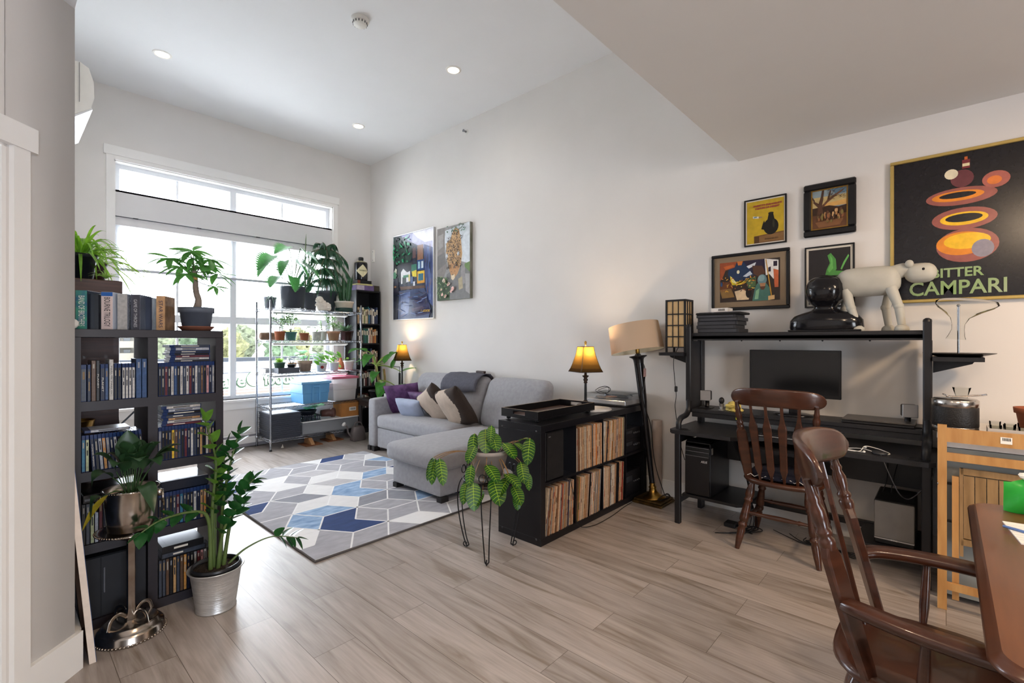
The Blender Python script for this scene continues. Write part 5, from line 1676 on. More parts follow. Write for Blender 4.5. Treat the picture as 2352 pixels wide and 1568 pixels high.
# ================================================================ corner bookcase
CX0, CX1, CY0, CY1, CZ = 3.565, 3.965, 6.335, 6.64, 2.105
r = thing('bookcase', 'narrow tall black bookcase in the far corner with rows of books', 'bookcase', (3.765, 6.49, 0))
for (nm, q) in (('side_panel', (CX0, CY0, 0, CX0 + .018, CY1, CZ)), ('side_panel', (CX1 - .018, CY0, 0, CX1, CY1, CZ)), ('top_panel', (CX0 + .018, CY0, CZ - .02, CX1 - .018, CY1, CZ)), ('back_panel', (CX0 + .018, CY1 - .01, 0, CX1 - .018, CY1, CZ - .02)), ('plinth', (CX0 + .018, CY0 + .02, 0, CX1 - .018, CY1 - .01, .06))):
    b = MB(); b.box(*q); b.build(nm, M('#15161b', rough=.4, var=.08), r)
CS = [1.615, 1.325, 1.01, .69, .37, .06]
for z in CS[:-1]:
    b = MB(); b.box(CX0 + .018, CY0 + .004, z - .02, CX1 - .018, CY1 - .01, z); b.build('shelf', M('#15161b', rough=.4, var=.08), r)
BOOKC = {'tan': '#b39d7c', 'grey': '#8c8f95', 'maroon': '#5b2a2a', 'cream': '#d8d0b8', 'olive': '#7f8455', 'navy': '#27324f', 'teal': '#2c5f66', 'dark green': '#1f5a46', 'black': '#1d1d21', 'pink': '#b98578', 'brown': '#6c4b33', 'orange': '#b5793a', 'white': '#dcd9d2', 'purple': '#5a4a70', 'blue': '#41618c', 'rust': '#8f5637'}
def book(x, w_, z, h, dp, cn, label, y=CY0 + .012, group=None, title=None):
    r = thing('book', label, 'book', (x + w_ / 2, y, z), group)
    b = MB(); b.box(x + .0004, y, z, x + w_ - .0004, y + .004, z + h, 0); b.box(x + .0004, y + .004, z, x + .0028, y + dp, z + h, 0); b.box(x + w_ - .0028, y + .004, z, x + w_ - .0004, y + dp, z + h, 0)
    b.box(x + w_ * .2, y - .0006, z + h * .55, x + w_ * .8, y + .0004, z + h * .85, 1)
    b.build('cover', [M(BOOKC[cn], rough=.5, var=.15, scale=40), M('#cfc7ae' if cn not in ('cream', 'tan', 'white') else '#4a4038', rough=.5)], r)
    b = MB(); b.box(x + .003, y + .0042, z + .003, x + w_ - .003, y + dp - .004, z + h - .004); b.build('pages', M('#d9d2c1', rough=.8), r)
    return r
rows = [('top', CS[0], ['tan', 'grey', 'maroon', 'cream', 'olive', 'cream', 'tan', 'teal', 'blue', 'black', 'grey', 'white', 'navy', 'navy'], (.20, .25)),
        ('second', CS[1], ['black', 'white', 'dark green', 'black', 'dark green', 'teal', 'dark green', 'white', 'pink', 'tan', 'rust', 'orange', 'black', 'brown'], (.19, .24)),
        ('third', CS[2], ['grey', 'dark green', 'olive', 'black', 'cream', 'tan', 'teal', 'black', 'purple', 'navy', 'pink', 'tan', 'cream', 'brown'], (.17, .24)),
        ('fourth', CS[3], ['black', 'grey', 'navy', 'black', 'white', 'maroon', 'black', 'grey', 'brown', 'navy', 'black', 'white'], (.18, .24)),
        ('fifth', CS[4], ['black', 'brown', 'navy', 'grey', 'black', 'white', 'maroon', 'black'], (.18, .24))]
for nm, z, seq, (h0, h1) in rows:
    x = CX0 + .022
    for i, cn in enumerate(seq):
        w_ = rnd.choice([.018, .022, .026, .03, .026])
        if x + w_ > CX1 - .022:
            break
        book(x, w_, z + .0005, rnd.uniform(h0, h1), rnd.uniform(.13, .19), cn, '%s book, %s from left on the %s shelf of the corner bookcase' % (cn, ordinal(i), nm), group='books on the %s shelf of the corner bookcase' % nm)
        x += w_ + .0006
def bxt(name_, label, cat, x0, y0, z0, x1, y1, z1, col, title=None, tcol='#e8e2ea', tsz=.03, rough=.35, front=None):
    r = thing(name_, label, cat, ((x0 + x1) / 2, (y0 + y1) / 2, z0))
    b = MB(); b.box(x0, y0, z0, x1, y1, z1, ch=.001); b.build('box', M(col, rough=rough, var=.15, scale=25), r)
    if front:
        b = MB(); b.box(x0 + .004, y0 - .001, z0 + .004, x0 + (x1 - x0) * front[1], y0 + .0005, z1 - .004); b.build('front_label', M(front[0], rough=.4, var=.2, scale=30), r)
    if title:
        text_obj('lettering', title, tsz, M(tcol, var=0), r, ((x0 + x1) / 2, y0 - .0015, (z0 + z1) / 2), (1, 0, 0), (0, 0, 1), width=min((x1 - x0) * .7, tsz * len(title) * .6))
    return r
bxt('game_box', 'purple board game box lying on top of the corner bookcase', 'game box', 3.57, 6.345, CZ + .0005, 3.86, 6.60, CZ + .075, '#6a5a86', front=('#b9b0c4', .45))
bxt('book', 'pale yellow book lying on the purple box, corner bookcase top', 'book', 3.60, 6.36, CZ + .0755, 3.845, 6.58, CZ + .10, '#cfc98a')
bxt('gift_box', 'flat black box with gold emblem under the big bottle', 'box', 3.595, 6.36, CZ + .1005, 3.83, 6.57, CZ + .15, '#1b1a1d', front=('#7d3f2c', .2))
bxt('black_box', 'small black box at right end of the corner bookcase top', 'box', 3.87, 6.36, CZ + .0005, 3.962, 6.52, CZ + .085, '#17181b', front=('#3a3428', .9))
r = thing('display_bottle', 'oversized black bottle with diamond cream label on the corner bookcase', 'bottle', (3.712, 6.46, CZ + .1505))
c = (3.712, 6.46, CZ + .1505)
b = MB(); b.lathe([(.08, 0), (.094, .008), (.096, .02), (.096, .25), (.09, .275), (.05, .288), (.036, .292), (.034, .305)], c, 28); b.build('body', M('#18181d', rough=.15), r)
b = MB(); b.lathe([(.036, .3055), (.038, .31), (.038, .345), (.03, .352), (0, .352)], c, 24); b.build('cap', M('#141416', rough=.3), r)
b = MB(); b.lathe([(.094, .266), (.066, .287), (.04, .2935)], c, 28, cap=False); b.build('neck_label', M('#d9d3a6', rough=.5), r)
b = MB()
n_ = 10
for i in range(n_):
    t0, t1 = -1 + 2 * i / n_, -1 + 2 * (i + 1) / n_
    q = []
    for t in (t0, t1):
        a = -math.pi / 2 - .25 + t * 1.0
        for sg in (-1, 1):
            q.append((c[0] + .0975 * math.cos(a), c[1] + .0975 * math.sin(a), c[2] + .14 + sg * .095 * (1 - abs(t))))
    b.add(q, [(0, 2, 3, 1)])
b.build('label', M('#ddd6b0', rough=.5, var=.05), r)
text_obj('lettering', "HENDRICK'S", .026, M('#222220', var=0), r, (c[0] - .02, c[1] - .0985, c[2] + .143), (1, -.12, 0), (0, 0, 1), width=.12)
# ================================================================ rug
def rug_mat(c, var=.12, c2=None):
    return M(c, rough=.95, var=var, scale=9, bump=.25, bscale=220, col2=c2, stretch=(1, 2.2, 1))
RUGM = [rug_mat('#a9a8ae'), rug_mat('#8f9098'), rug_mat('#e4e3e3', .04), rug_mat('#2c4272', .15), rug_mat('#6f8fb8', c2='#a9c3de'), rug_mat('#bcbabd'), rug_mat('#efeeee', .02)]
GX0, GX1, GY0, GY1 = 1.325, 3.06, 2.84, 5.25
def clip(poly):
    for ax, lim, sg in ((0, GX0 + .004, 1), (0, GX1 - .004, -1), (1, GY0 + .004, 1), (1, GY1 - .004, -1)):
        out = []
        for i in range(len(poly)):
            a, c = poly[i], poly[(i + 1) % len(poly)]
            ia, ic = (a[ax] - lim) * sg >= 0, (c[ax] - lim) * sg >= 0
            if ia:
                out.append(a)
            if ia != ic:
                t = (lim - a[ax]) / (c[ax] - a[ax])
                out.append(tuple(a[k] + (c[k] - a[k]) * t for k in (0, 1)))
        poly = out
        if len(poly) < 3:
            return []
    return poly
def rp(i, j):
    return (1.42 + .1405 * i, 2.84 + .2222 * j)
rg = thing('area_rug', 'grey, white and blue geometric area rug on the plank floor by the sofa', 'rug', ((GX0 + GX1) / 2, (GY0 + GY1) / 2, 0))
b = MB(); b.box(GX0, GY0, .0005, GX1, GY1, .010); b.build('backing', M('#4a4646', rough=.9, var=.1), rg)
b = MB()
ln = []
SPEC = {(3, 2): (3, 3, 0), (3, 4): (2, 4, 2), (0, 3): (0, 6, 4), (6, 1): (0, 6, 0), (6, 3): (1, 0, 1), (6, 5): (4, 4, 0), (3, 6): (0, 1, 2), (3, 8): (2, 2, 0), (0, 5): (3, 0, 0), (9, 4): (0, 1, 4), (9, 6): (4, 0, 2), (9, 8): (0, 0, 1),
        (0, 7): (1, 0, 0), (6, 7): (2, 5, 2), (6, 9): (0, 5, 0), (0, 9): (3, 3, 1), (9, 10): (3, 0, 5), (9, 2): (4, 0, 3), (0, 1): (6, 0, 0), (3, 0): (0, 0, 0), (3, 10): (5, 0, 0)}
rr = random.Random(5)
for a in range(-2, 6):
    for bb in range(-6, 14):
        ci, cj = 3 + 3 * a, 4 + a + 2 * bb
        if (a % 2) and False:
            continue
        if cj < -2 or cj > 13:
            continue
        A = [(ci - 1, cj + 1), (ci + 1, cj + 1), (ci, cj), (ci - 2, cj)]
        B = [(ci - 2, cj), (ci, cj), (ci + 1, cj - 1), (ci - 1, cj - 1)]
        C_ = [(ci + 1, cj + 1), (ci + 2, cj), (ci + 1, cj - 1), (ci, cj)]
        sp_ = SPEC.get((ci, cj)) or tuple(rr.choice([0, 0, 1, 1, 5, 2, 4, 0, 3]) for _ in range(3))
        for q, mi in ((A, sp_[0]), (B, sp_[1]), (C_, sp_[2])):
            pl_ = clip([rp(*p) for p in q])
            if len(pl_) >= 3:
                b.prism(pl_, .0101, .0135, 'z', mi)
        for p0, p1, same in ((A[0], A[1], 0), (A[1], A[2], 0), (A[2], A[3], sp_[0] == sp_[1]), (A[3], A[0], 0), (B[1], B[2], sp_[1] == sp_[2]), (C_[0], C_[1], 0)):
            if not same:
                ln.append((rp(*p0), rp(*p1)))
for p0, p1 in ln:
    d = Vector((p1[0] - p0[0], p1[1] - p0[1]))
    n_ = Vector((-d.y, d.x)).normalized() * .006
    pl_ = clip([(p0[0] + n_.x, p0[1] + n_.y), (p1[0] + n_.x, p1[1] + n_.y), (p1[0] - n_.x, p1[1] - n_.y), (p0[0] - n_.x, p0[1] - n_.y)])
    if len(pl_) >= 3:
        b.prism(pl_, .012, .0142, 'z', 6)
b.build('pile', RUGM, rg)
b = MB(); b.tube([(GX0, GY0, .007), (GX1, GY0, .007), (GX1, GY1, .007), (GX0, GY1, .007)], .006, 6, closed=True); b.build('binding', M('#5b5654', rough=.8), rg)

# ================================================================ sofa
SOF = M('#9a9a9f', rough=.95, var=.08, scale=30, bump=.25, bscale=260, sheen=.2)
def soft_box(mb, x0, y0, z0, x1, y1, z1, r=.05, puff=(0, 0, 0), n=10, mi=0):
    """upholstered block: rounded box with slightly bulging faces"""
    c = Vector(((x0 + x1) / 2, (y0 + y1) / 2, (z0 + z1) / 2))
    h = Vector(((x1 - x0) / 2, (y1 - y0) / 2, (z1 - z0) / 2))
    for ax in range(3):
        u, w = [k for k in range(3) if k != ax]
        for sg in (-1, 1):
            vs, fs = [], []
            for i in range(n + 1):
                for j in range(n + 1):
                    # denser samples close to the edges
                    a = math.sin((i / n - .5) * math.pi)
                    b2 = math.sin((j / n - .5) * math.pi)
                    p = Vector((0, 0, 0))
                    p[ax] = sg * h[ax]
                    p[u] = a * h[u]
                    p[w] = b2 * h[w]
                    inner = Vector([max(-(h[k] - r), min(h[k] - r, p[k])) for k in range(3)])
                    dv = p - inner
                    if dv.length > 1e-9:
                        p = inner + dv.normalized() * r
                    for k in range(3):
                        o = [q for q in range(3) if q != k]
                        s_ = 1.0
                        for q in o:
                            s_ *= max(0, 1 - (p[q] / h[q]) ** 2)
                        p[k] += math.copysign(puff[k] * s_, p[k]) if abs(p[k]) > h[k] * .5 else 0
                    vs.append(tuple(c + p))
            for i in range(n):
                for j in range(n):
                    q = (i * (n + 1) + j, (i + 1) * (n + 1) + j, (i + 1) * (n + 1) + j + 1, i * (n + 1) + j + 1)
                    flip = (sg < 0) != (ax == 1)
                    fs.append(tuple(reversed(q)) if flip else q)
            mb.add(vs, fs, mi, True)
    return mb
so = thing('sofa', 'grey fabric sofa with chaise along the right wall', 'sofa', (3.5, 4.15, 0))
b = MB(); soft_box(b, 3.165, 5.19, .045, 3.96, 5.35, .64, r=.04, puff=(0, .006, .01)); b.build('arm', SOF, so)
b = MB(); soft_box(b, 3.15, 2.915, .045, 3.96, 3.06, .64, r=.045, puff=(0, .006, .01)); b.build('arm', SOF, so)
b = MB(); soft_box(b, 3.20, 3.82, .05, 3.70, 5.185, .285, r=.012); b.build('seat_base', SOF, so)
b = MB(); soft_box(b, 3.18, 3.81, .285, 3.74, 5.19, .445, r=.05, puff=(.006, 0, .018)); b.build('seat_cushion', SOF, so)
b = MB(); soft_box(b, 2.50, 3.095, .055, 3.70, 3.785, .285, r=.012); b.build('chaise_base', SOF, so)
b = MB(); soft_box(b, 2.432, 3.045, .272, 3.74, 3.815, .432, r=.055, puff=(.012, .008, .02), n=14); b.build('chaise_cushion', SOF, so)
b = MB(); soft_box(b, 3.74, 2.93, .05, 3.965, 5.33, .68, r=.035); b.build('back_frame', SOF, so)
def back_cushion(y0, y1):
    b = MB()
    soft_box(b, -.11, y0, 0, .11, y1, .52, r=.085, puff=(.05, .012, .014), n=18)
    o = MB()
    for v in b.v:
        t = v[2] / .52
        o.v.append((3.665 + v[0] * (1.05 - .35 * t) + .13 * t, v[1] + .01 * math.sin(v[2] * 9), .425 + v[2]))
    o.f, o.mi, o.sm = b.f, b.mi, b.sm
    o.build('back_cushion', SOF, so)
back_cushion(3.815, 5.06)
back_cushion(2.93, 3.775)
for x, y in ((3.19, 5.22), (3.19, 5.31), (3.21, 3.9), (2.52, 3.10), (2.52, 3.74), (3.9, 2.97), (3.9, 5.3), (3.2, 2.97)):
    b = MB(); b.box(x - .03, y - .03, 0, x + .05, y + .03, .056); b.build('foot', M('#1c1a1c', rough=.5), so)
# throw over the back
TH_M = M('#54545e', rough=.95, var=.12, scale=40, bump=.3, bscale=200)
vs, fs = [], []
prof = [(3.605, .78), (3.62, .84), (3.655, .90), (3.70, .945), (3.76, .968), (3.83, .965), (3.88, .93), (3.905, .86)]
ny_ = 12
for j in range(ny_ + 1):
    y = 3.84 + .60 * j / ny_
    for i, (x, z) in enumerate(prof):
        wv = .006 * math.sin(j * 1.3 + i * .6)
        vs.append((x - .012 + wv, y + .012 * math.sin(i * .9), z + wv + .012 - (.03 if i == 0 else 0) * (j / ny_)))
n_ = len(prof)
for j in range(ny_):
    for i in range(n_ - 1):
        fs.append((j * n_ + i, j * n_ + i + 1, (j + 1) * n_ + i + 1, (j + 1) * n_ + i))
b = MB(); b.add(vs, fs, 0, True)
tag(b.build('throw_blanket', TH_M, origin=(3.75, 4.14, .78), thick=.008), 'dark grey throw blanket folded over the left back cushion of the sofa', 'blanket')
r = tag(MB().box(3.90, 4.02, .975, 3.94, 4.16, 1.0, ch=.006).box(3.9, 4.02, .69, 3.93, 4.05, .98).build('charger_clip', M('#3d2a26', rough=.4, var=.3), origin=(3.92, 4.09, .69)), 'small dark brown handle sticking up behind the throw blanket', 'handle')

def pillow(name_, label, mats, w, h, t, loc, rot, matf=None, cat='cushion', n=34, group=None, parts=None):
    from mathutils import Euler
    b = MB()
    for sg in (1, -1):
        vs, fs, ms = [], [], []
        for i in range(n + 1):
            for j in range(n + 1):
                u, v = -1 + 2 * i / n, -1 + 2 * j / n
                k = max(0, (1 - u ** 4)) * max(0, (1 - v ** 4))
                z = t / 2 * (k ** .55)
                pin = 1 - .06 * (1 - abs(u)) * 0 - .05 * (u * u) * (1 - v * v) - 0
                x = u * w / 2 * (1 - .07 * (1 - u * u) * 0 - .06 * (1 - v * v) * abs(u) ** 6)
                y = v * h / 2 * (1 - .06 * (1 - u * u) * abs(v) ** 6)
                z += .004 * mnoise.noise(Vector((u * 3, v * 3, sg + w * 9)))
                vs.append((x, y, z * sg))
        nn = len(b.v)
        b.v.extend(vs)
        for i in range(n):
            for j in range(n):
                q = [nn + i * (n + 1) + j, nn + (i + 1) * (n + 1) + j, nn + (i + 1) * (n + 1) + j + 1, nn + i * (n + 1) + j + 1]
                b.f.append(q if sg > 0 else q[::-1])
                u, v = -1 + 2 * (i + .5) / n, -1 + 2 * (j + .5) / n
                b.mi.append(matf(u, v, sg) if matf else 0)
                b.sm.append(True)
    R = Euler(rot).to_matrix()
    b.v = [tuple(R @ Vector(p) + Vector(loc)) for p in b.v]
    o = b.build(name_, mats, origin=loc)
    return tag(o, label, cat, group)
PURP = M('#43244f', rough=.6, col2='#6a4576', scale=16, detail=2)
BEIGE = M('#b9a898', rough=.9, var=.1, scale=12, bump=.2, bscale=80)
DBRN = M('#3a302b', rough=.9, var=.12, bump=.2, bscale=80)
# local frame: x along width, y up the face, z out of the face
def rot_face(yaw, lean, spin=0):
    # face normal points to -X, leaned back, then turned by yaw and spun in its plane
    m = Matrix.Rotation(yaw, 3, 'Z') @ Matrix.Rotation(-lean, 3, 'Y') @ Matrix(((0, 0, -1), (-1, 0, 0), (0, 1, 0))) @ Matrix.Rotation(spin, 3, 'Z')
    return m.to_euler()
pillow('throw_pillow', 'purple pillow with swirled pattern against the far sofa arm', [PURP], .44, .42, .13, (3.50, 5.06, .625), rot_face(.75, .38, .12))
pillow('throw_pillow', 'second purple pillow lying behind the light blue one', [PURP], .44, .40, .12, (3.60, 4.70, .585), rot_face(.1, .75, .0))
pl_ = pillow('throw_pillow', 'small light blue pillow with a laced side, in front of the purple ones', [M('#a9b4cc', rough=.85, var=.06, bump=.15, bscale=60), M('#d8d6cf', rough=.8)], .36, .25, .12, (3.37, 4.74, .555), rot_face(.25, .55, -.05), lambda u, v, s_: 1 if -.62 < u * -1 < -.5 and False else 0)
pat = lambda u, v, s_: 0 if (u + .35) ** 2 + (v - .25) ** 2 < 1.0 and not (u > .5 and v > .3) else 1
pillow('throw_pillow', 'beige and dark brown patchwork pillow, left of the pair on the seat', [BEIGE, DBRN], .46, .46, .16, (3.47, 4.36, .615), rot_face(.1, .5, .55), lambda u, v, s_: 0 if abs(u + .15 * v) < .62 else 1)
pillow('throw_pillow', 'beige and dark brown patchwork pillow, front right of the pair', [BEIGE, DBRN], .48, .48, .17, (3.43, 3.98, .63), rot_face(-.05, .5, .25), lambda u, v, s_: 0 if (u + .25) ** 2 * .8 + (v - .12) ** 2 * .75 < .62 else 1)

# ================================================================ side table, lamp and plant in the far corner
DKW = M('#2e2a2b', rough=.4, var=.15)
r = thing('side_table', 'dark wooden side table between the sofa arm and the corner bookcase', 'side table', (3.70, 5.80, 0))
b = MB(); b.box(3.43, 5.39, .535, 3.95, 6.10, .56, ch=.004); b.build('table_top', DKW, r)
b = MB(); b.box(3.46, 5.42, .46, 3.92, 6.07, .535); b.build('apron', DKW, r)
for x in (3.47, 3.91):
    for y in (5.46, 6.05):
        b = MB(); b.lathe([(.016, 0), (.024, .02), (.02, .05), (.03, .08), (.024, .12), (.022, .36), (.03, .40), (.03, .46)], (x, y, 0), 14); b.build('leg', DKW, r)
def shade_mat():
    m = bpy.data.materials.new('lamp_shade_cloth')
    m.use_nodes = True
    nt = m.node_tree
    out = nt.nodes['Material Output']
    nt.nodes.remove(nt.nodes['Principled BSDF'])
    d = nt.nodes.new('ShaderNodeBsdfDiffuse'); d.inputs['Color'].default_value = (*lin('#1d1a19'), 1)
    t = nt.nodes.new('ShaderNodeBsdfTranslucent'); t.inputs['Color'].default_value = (*lin('#b98f45'), 1)
    mx = nt.nodes.new('ShaderNodeMixShader'); mx.inputs['Fac'].default_value = .42
    n = nt.nodes.new('ShaderNodeTexNoise'); n.inputs['Scale'].default_value = 160
    mr = nt.nodes.new('ShaderNodeMapRange'); mr.inputs['To Min'].default_value = .06; mr.inputs['To Max'].default_value = .14
    nt.links.new(n.outputs['Fac'], mr.inputs['Value'])
    nt.links.new(mr.outputs[0], mx.inputs['Fac'])
    nt.links.new(d.outputs[0], mx.inputs[1]); nt.links.new(t.outputs[0], mx.inputs[2])
    nt.links.new(mx.outputs[0], out.inputs['Surface'])
    return m
SHADE = shade_mat()
ANTQ = M('#3a2c22', rough=.35, metal=.6, var=.4, scale=40)
def table_lamp(c, label, zb, power, rot=.35, sz=1.0):
    r = thing('table_lamp', label, 'lamp', c)
    x, y, z = c
    b = MB(); b.lathe([(.075, 0), (.078, .008), (.07, .016), (.05, .022), (.025, .034), (.014, .05), (0, .05)], c, 28); b.build('base', ANTQ, r)
    b = MB(); b.lathe([(.012, .05), (.011, zb - .10 - z)], c, 14); b.build('stem', BLACKGLOSS, r)
    b = MB(); b.lathe([(.011, -.10), (.018, -.095), (.013, -.085), (.022, -.07), (.013, -.055), (.028, -.04), (.03, -.035), (.012, -.03), (.009, .01), (.009, .05)], (x, y, zb), 18); b.build('urn', ANTQ, r)
    b = MB()
    prof_ = [(.150 * sz, 0), (.132 * sz, .028), (.116 * sz, .062), (.102 * sz, .10), (.087 * sz, .14), (.077 * sz, .18), (.070 * sz, .215)]
    n8 = []
    for k in range(4):
        a = rot + k * math.pi / 2
        n8.append(a - .06); n8.append(a + .06)
    vs = [(x + q * math.cos(a) * 1.0, y + q * math.sin(a), zb + h) for a in n8 for q, h in prof_]
    m_ = len(prof_)
    b.add(vs, [(k * m_ + i, ((k + 1) % 8) * m_ + i, ((k + 1) % 8) * m_ + i + 1, k * m_ + i + 1) for k in range(8) for i in range(m_ - 1)])
    sh_ = b.build('lamp_shade', SHADE, r)
    b = MB()
    for q, h in (prof_[0], prof_[-1]):
        b.tube([(x + q * math.cos(a), y + q * math.sin(a), zb + h) for a in n8], .0025, 6, closed=True)
    for k in range(4):
        a = rot + k * math.pi / 2
        b.tube([(x + (q + .001) * math.cos(a), y + (q + .001) * math.sin(a), zb + h) for q, h in prof_], .0022, 5)
    b.build('trim', BLACK, sh_)
    b = MB(); b.lathe([(.003, .205), (.003, .228), (.011, .232), (.008, .24), (.012, .25), (.007, .262), (0, .266)], (x, y, zb), 14)
    for sg in (-1, 1):
        b.tube([(x, y, zb + .21), (x + sg * .07 * math.cos(rot), y + sg * .07 * math.sin(rot), zb + .205)], .002, 5)
    b.build('finial', BRASS, r)
    b = MB(); b.ell((x, y, zb + .115), (.026, .026, .034), 14, 10); bl = b.build('bulb', M('#ffd9a0', emit=8, ecol='#ffcf8a', var=0), r)
    p = point('table_lamp_bulb', (x, y, zb + .17), power, (1.0, .70, .40), .03)
    return r
table_lamp((3.80, 5.53, .5605), 'lit black shaded table lamp on the side table in the far corner', 1.09, 10)
r = thing('tissue_box', 'white tissue box on the side table behind the sofa arm', 'tissue box', (3.60, 5.50, .561))
b = MB(); b.box(3.53, 5.415, .5605, 3.66, 5.56, .655, ch=.004); b.build('carton', M('#e1e3e2', rough=.5, var=.05, scale=20), r)
b = MB()
for k in range(3):
    leaf(b, (3.595, 5.48, .655), (.1 * (k - 1), .2 * (1 - k), 1), .09, .12, droop=.2, shape='round', n=6, roll=k * 1.1, fold=.4)
b.build('tissue', PAPERWHITE, r)
r = thing('reading_lamp', 'thin black bent floor lamp arm behind the corner plant', 'lamp', (3.95, 5.75, .561))
b = MB(); b.tube([(3.93, 5.78, .60), (3.93, 5.78, .9)], .016, 10); b.build('handle', BLACK, r)
b = MB(); b.tube([(3.93, 5.78, .9), (3.93, 5.78, .985), (3.93, 6.0, .985), (3.93, 6.06, .98)], .005, 8); b.build('arm', BLACK, r)
b = MB(); b.cyl((3.93, 5.78, .5605), .05, .04, seg=20); b.build('base', BLACK, r)
df = plant('dumb_cane', 'leafy dumb cane with thick ringed stalks on the side table', (3.60, 5.80, .561))
pot(df, (3.60, 5.80, .561), .10, .13, .12, M('#1f1f23', rough=.5))
st_, lf_, ln_ = MB(), MB(), MB()
C1 = crom([(3.62, 5.80, .67), (3.60, 5.78, .78), (3.55, 5.76, .93), (3.53, 5.75, 1.02)], 5)
st_.tube(C1, .020, 10)
st_.tube(crom([(3.66, 5.78, .67), (3.68, 5.77, .80), (3.67, 5.78, .97)], 5), .017, 10)
for k in range(14):
    i = int(k * (len(C1) - 1) / 14)
    q = Vector(C1[i])
    st_.tube([(q.x + .021 * math.cos(t), q.y + .021 * math.sin(t), q.z) for t in [w * .7 for w in range(9)]], .0018, 5, closed=True)
st_.build('stalks', M('#9c7a4f', rough=.7, col2='#6b6b3c', scale=30), df)
st2 = MB()
for (tx, ty, tz), dd, L, W, dr in [((3.36, 5.72, 1.22), (-.75, -.2, .3), .34, .14, .55), ((3.42, 5.66, 1.17), (-.6, -.45, .1), .30, .13, .8), ((3.66, 5.62, 1.12), (.4, -.3, .7), .30, .11, .8), ((3.58, 5.62, 1.05), (.1, -.4, .8), .28, .10, .5),
                                 ((3.80, 5.55, .93), (.75, -.35, .35), .30, .11, .3), ((3.46, 5.60, .94), (-.55, -.5, .2), .28, .11, .9), ((3.50, 5.55, .80), (-.5, -.5, .1), .25, .12, .9), ((3.70, 5.62, .98), (.1, -.3, .95), .24, .09, .4),
                                 ((3.76, 5.75, 1.16), (.5, .1, .4), .26, .11, .9), ((3.50, 5.85, 1.05), (-.5, .3, .4), .26, .12, .7), ((3.52, 5.58, .72), (-.4, -.4, .0), .20, .13, .8), ((3.74, 5.56, .72), (.2, -.4, .4), .22, .08, .7)]:
    src = C1[-1] if tz > .9 else C1[6]
    st2.tube(bez(tuple(src), ((src[0] + tx) / 2, (src[1] + ty) / 2, max(src[2], tz) + .02), (tx, ty, tz), 6), [.011, .010, .009, .008, .007, .006, .005], 7)
    leaf(lf_, (tx, ty, tz), dd, L, W * 1.15, droop=dr * .8, shape='ovate', n=9, fold=.25)
st2.build('stems', M('#8aa24e', rough=.5), df)
lf_.v = [(min(p[0], 3.965 - .1 * max(0, p[0] - 3.965)), p[1], p[2]) for p in lf_.v]
lf_.build('foliage', leaf_mat('#3d7a35', rough=.3, tw=.3), df)

# ================================================================ wall paintings over the sofa
def art(parent, name_, y_left, z_bot, w_, h_, layers, x, mats_rough=.5, step=.00025):
    """flat painted layers on a wall facing -X; u runs left to right as seen from the room (y decreasing)"""
    b = MB()
    cols_, idx = [], {}
    for k, (cn, pts) in enumerate(layers):
        if cn not in idx:
            idx[cn] = len(cols_)
            cols_.append(M(cn, rough=mats_rough, var=.12, scale=25))
        xx = x - step * (k + 1)
        pp = [(xx, y_left - min(1, max(0, u)) * w_, z_bot + min(1, max(0, v)) * h_) for u, v in pts]
        ar = sum(pts[i][0] * pts[(i + 1) % len(pts)][1] - pts[(i + 1) % len(pts)][0] * pts[i][1] for i in range(len(pts)))
        if ar < 0:
            pp.reverse()
        b.poly(pp, idx[cn])
    return b.build(name_, cols_, parent)
def ellp(cx, cy, rx, ry, n=14, a0=0.0):
    return [(cx + rx * math.cos(a0 + 2 * math.pi * k / n), cy + ry * math.sin(a0 + 2 * math.pi * k / n)) for k in range(n)]
def rectp(u0, v0, u1, v1):
    return [(u0, v0), (u1, v0), (u1, v1), (u0, v1)]
def dab(u, v, l, w_, a):
    ca, sa = math.cos(a), math.sin(a)
    return [(u + ca * l * p - sa * w_ * q, v + (sa * l * p + ca * w_ * q)) for p, q in ((-1, 0), (-.5, .8), (.5, .8), (1, 0), (.5, -.8), (-.5, -.8))]
def mound(u0, u1, v0, v1, n=8, seed=0, amp=.1):
    q = random.Random(seed)
    return [(u0, v0)] + [(u1, v0)] + [(u1 + (u0 - u1) * k / n, v1 * (1 + q.uniform(-amp, amp))) for k in range(n + 1)]
def picture(name_, label, cat, y_left, y_right, z0, z1, depth, framem, fw, fd=None):
    r = thing(name_, label, cat, (RW, (y_left + y_right) / 2, z0))
    fd = fd or depth
    b = MB()
    b.box(RW - .004, y_right + .003, z0 + .003, RW - depth * .5, y_left - .003, z1 - .003)
    b.build('backing', M('#2b2826', rough=.8), r)
    b = MB()
    x0, x1 = RW - fd, RW - .003
    b.box(x0, y_right, z0, x1, y_left, z0 + fw, ch=fw * .18); b.box(x0, y_right, z1 - fw, x1, y_left, z1, ch=fw * .18)
    b.box(x0, y_right, z0 + fw, x1, y_right + fw, z1 - fw, ch=fw * .18); b.box(x0, y_left - fw, z0 + fw, x1, y_left, z1 - fw, ch=fw * .18)
    b.build('frame', framem, r)
    return r
q = random.Random(3)
r = picture('painting', 'street scene painting with yellow windows and green trees, left of the leopard', 'painting', 5.993, 5.046, 1.660, 2.884, .03, M('#cfd0d2', rough=.3, metal=.6), .010)
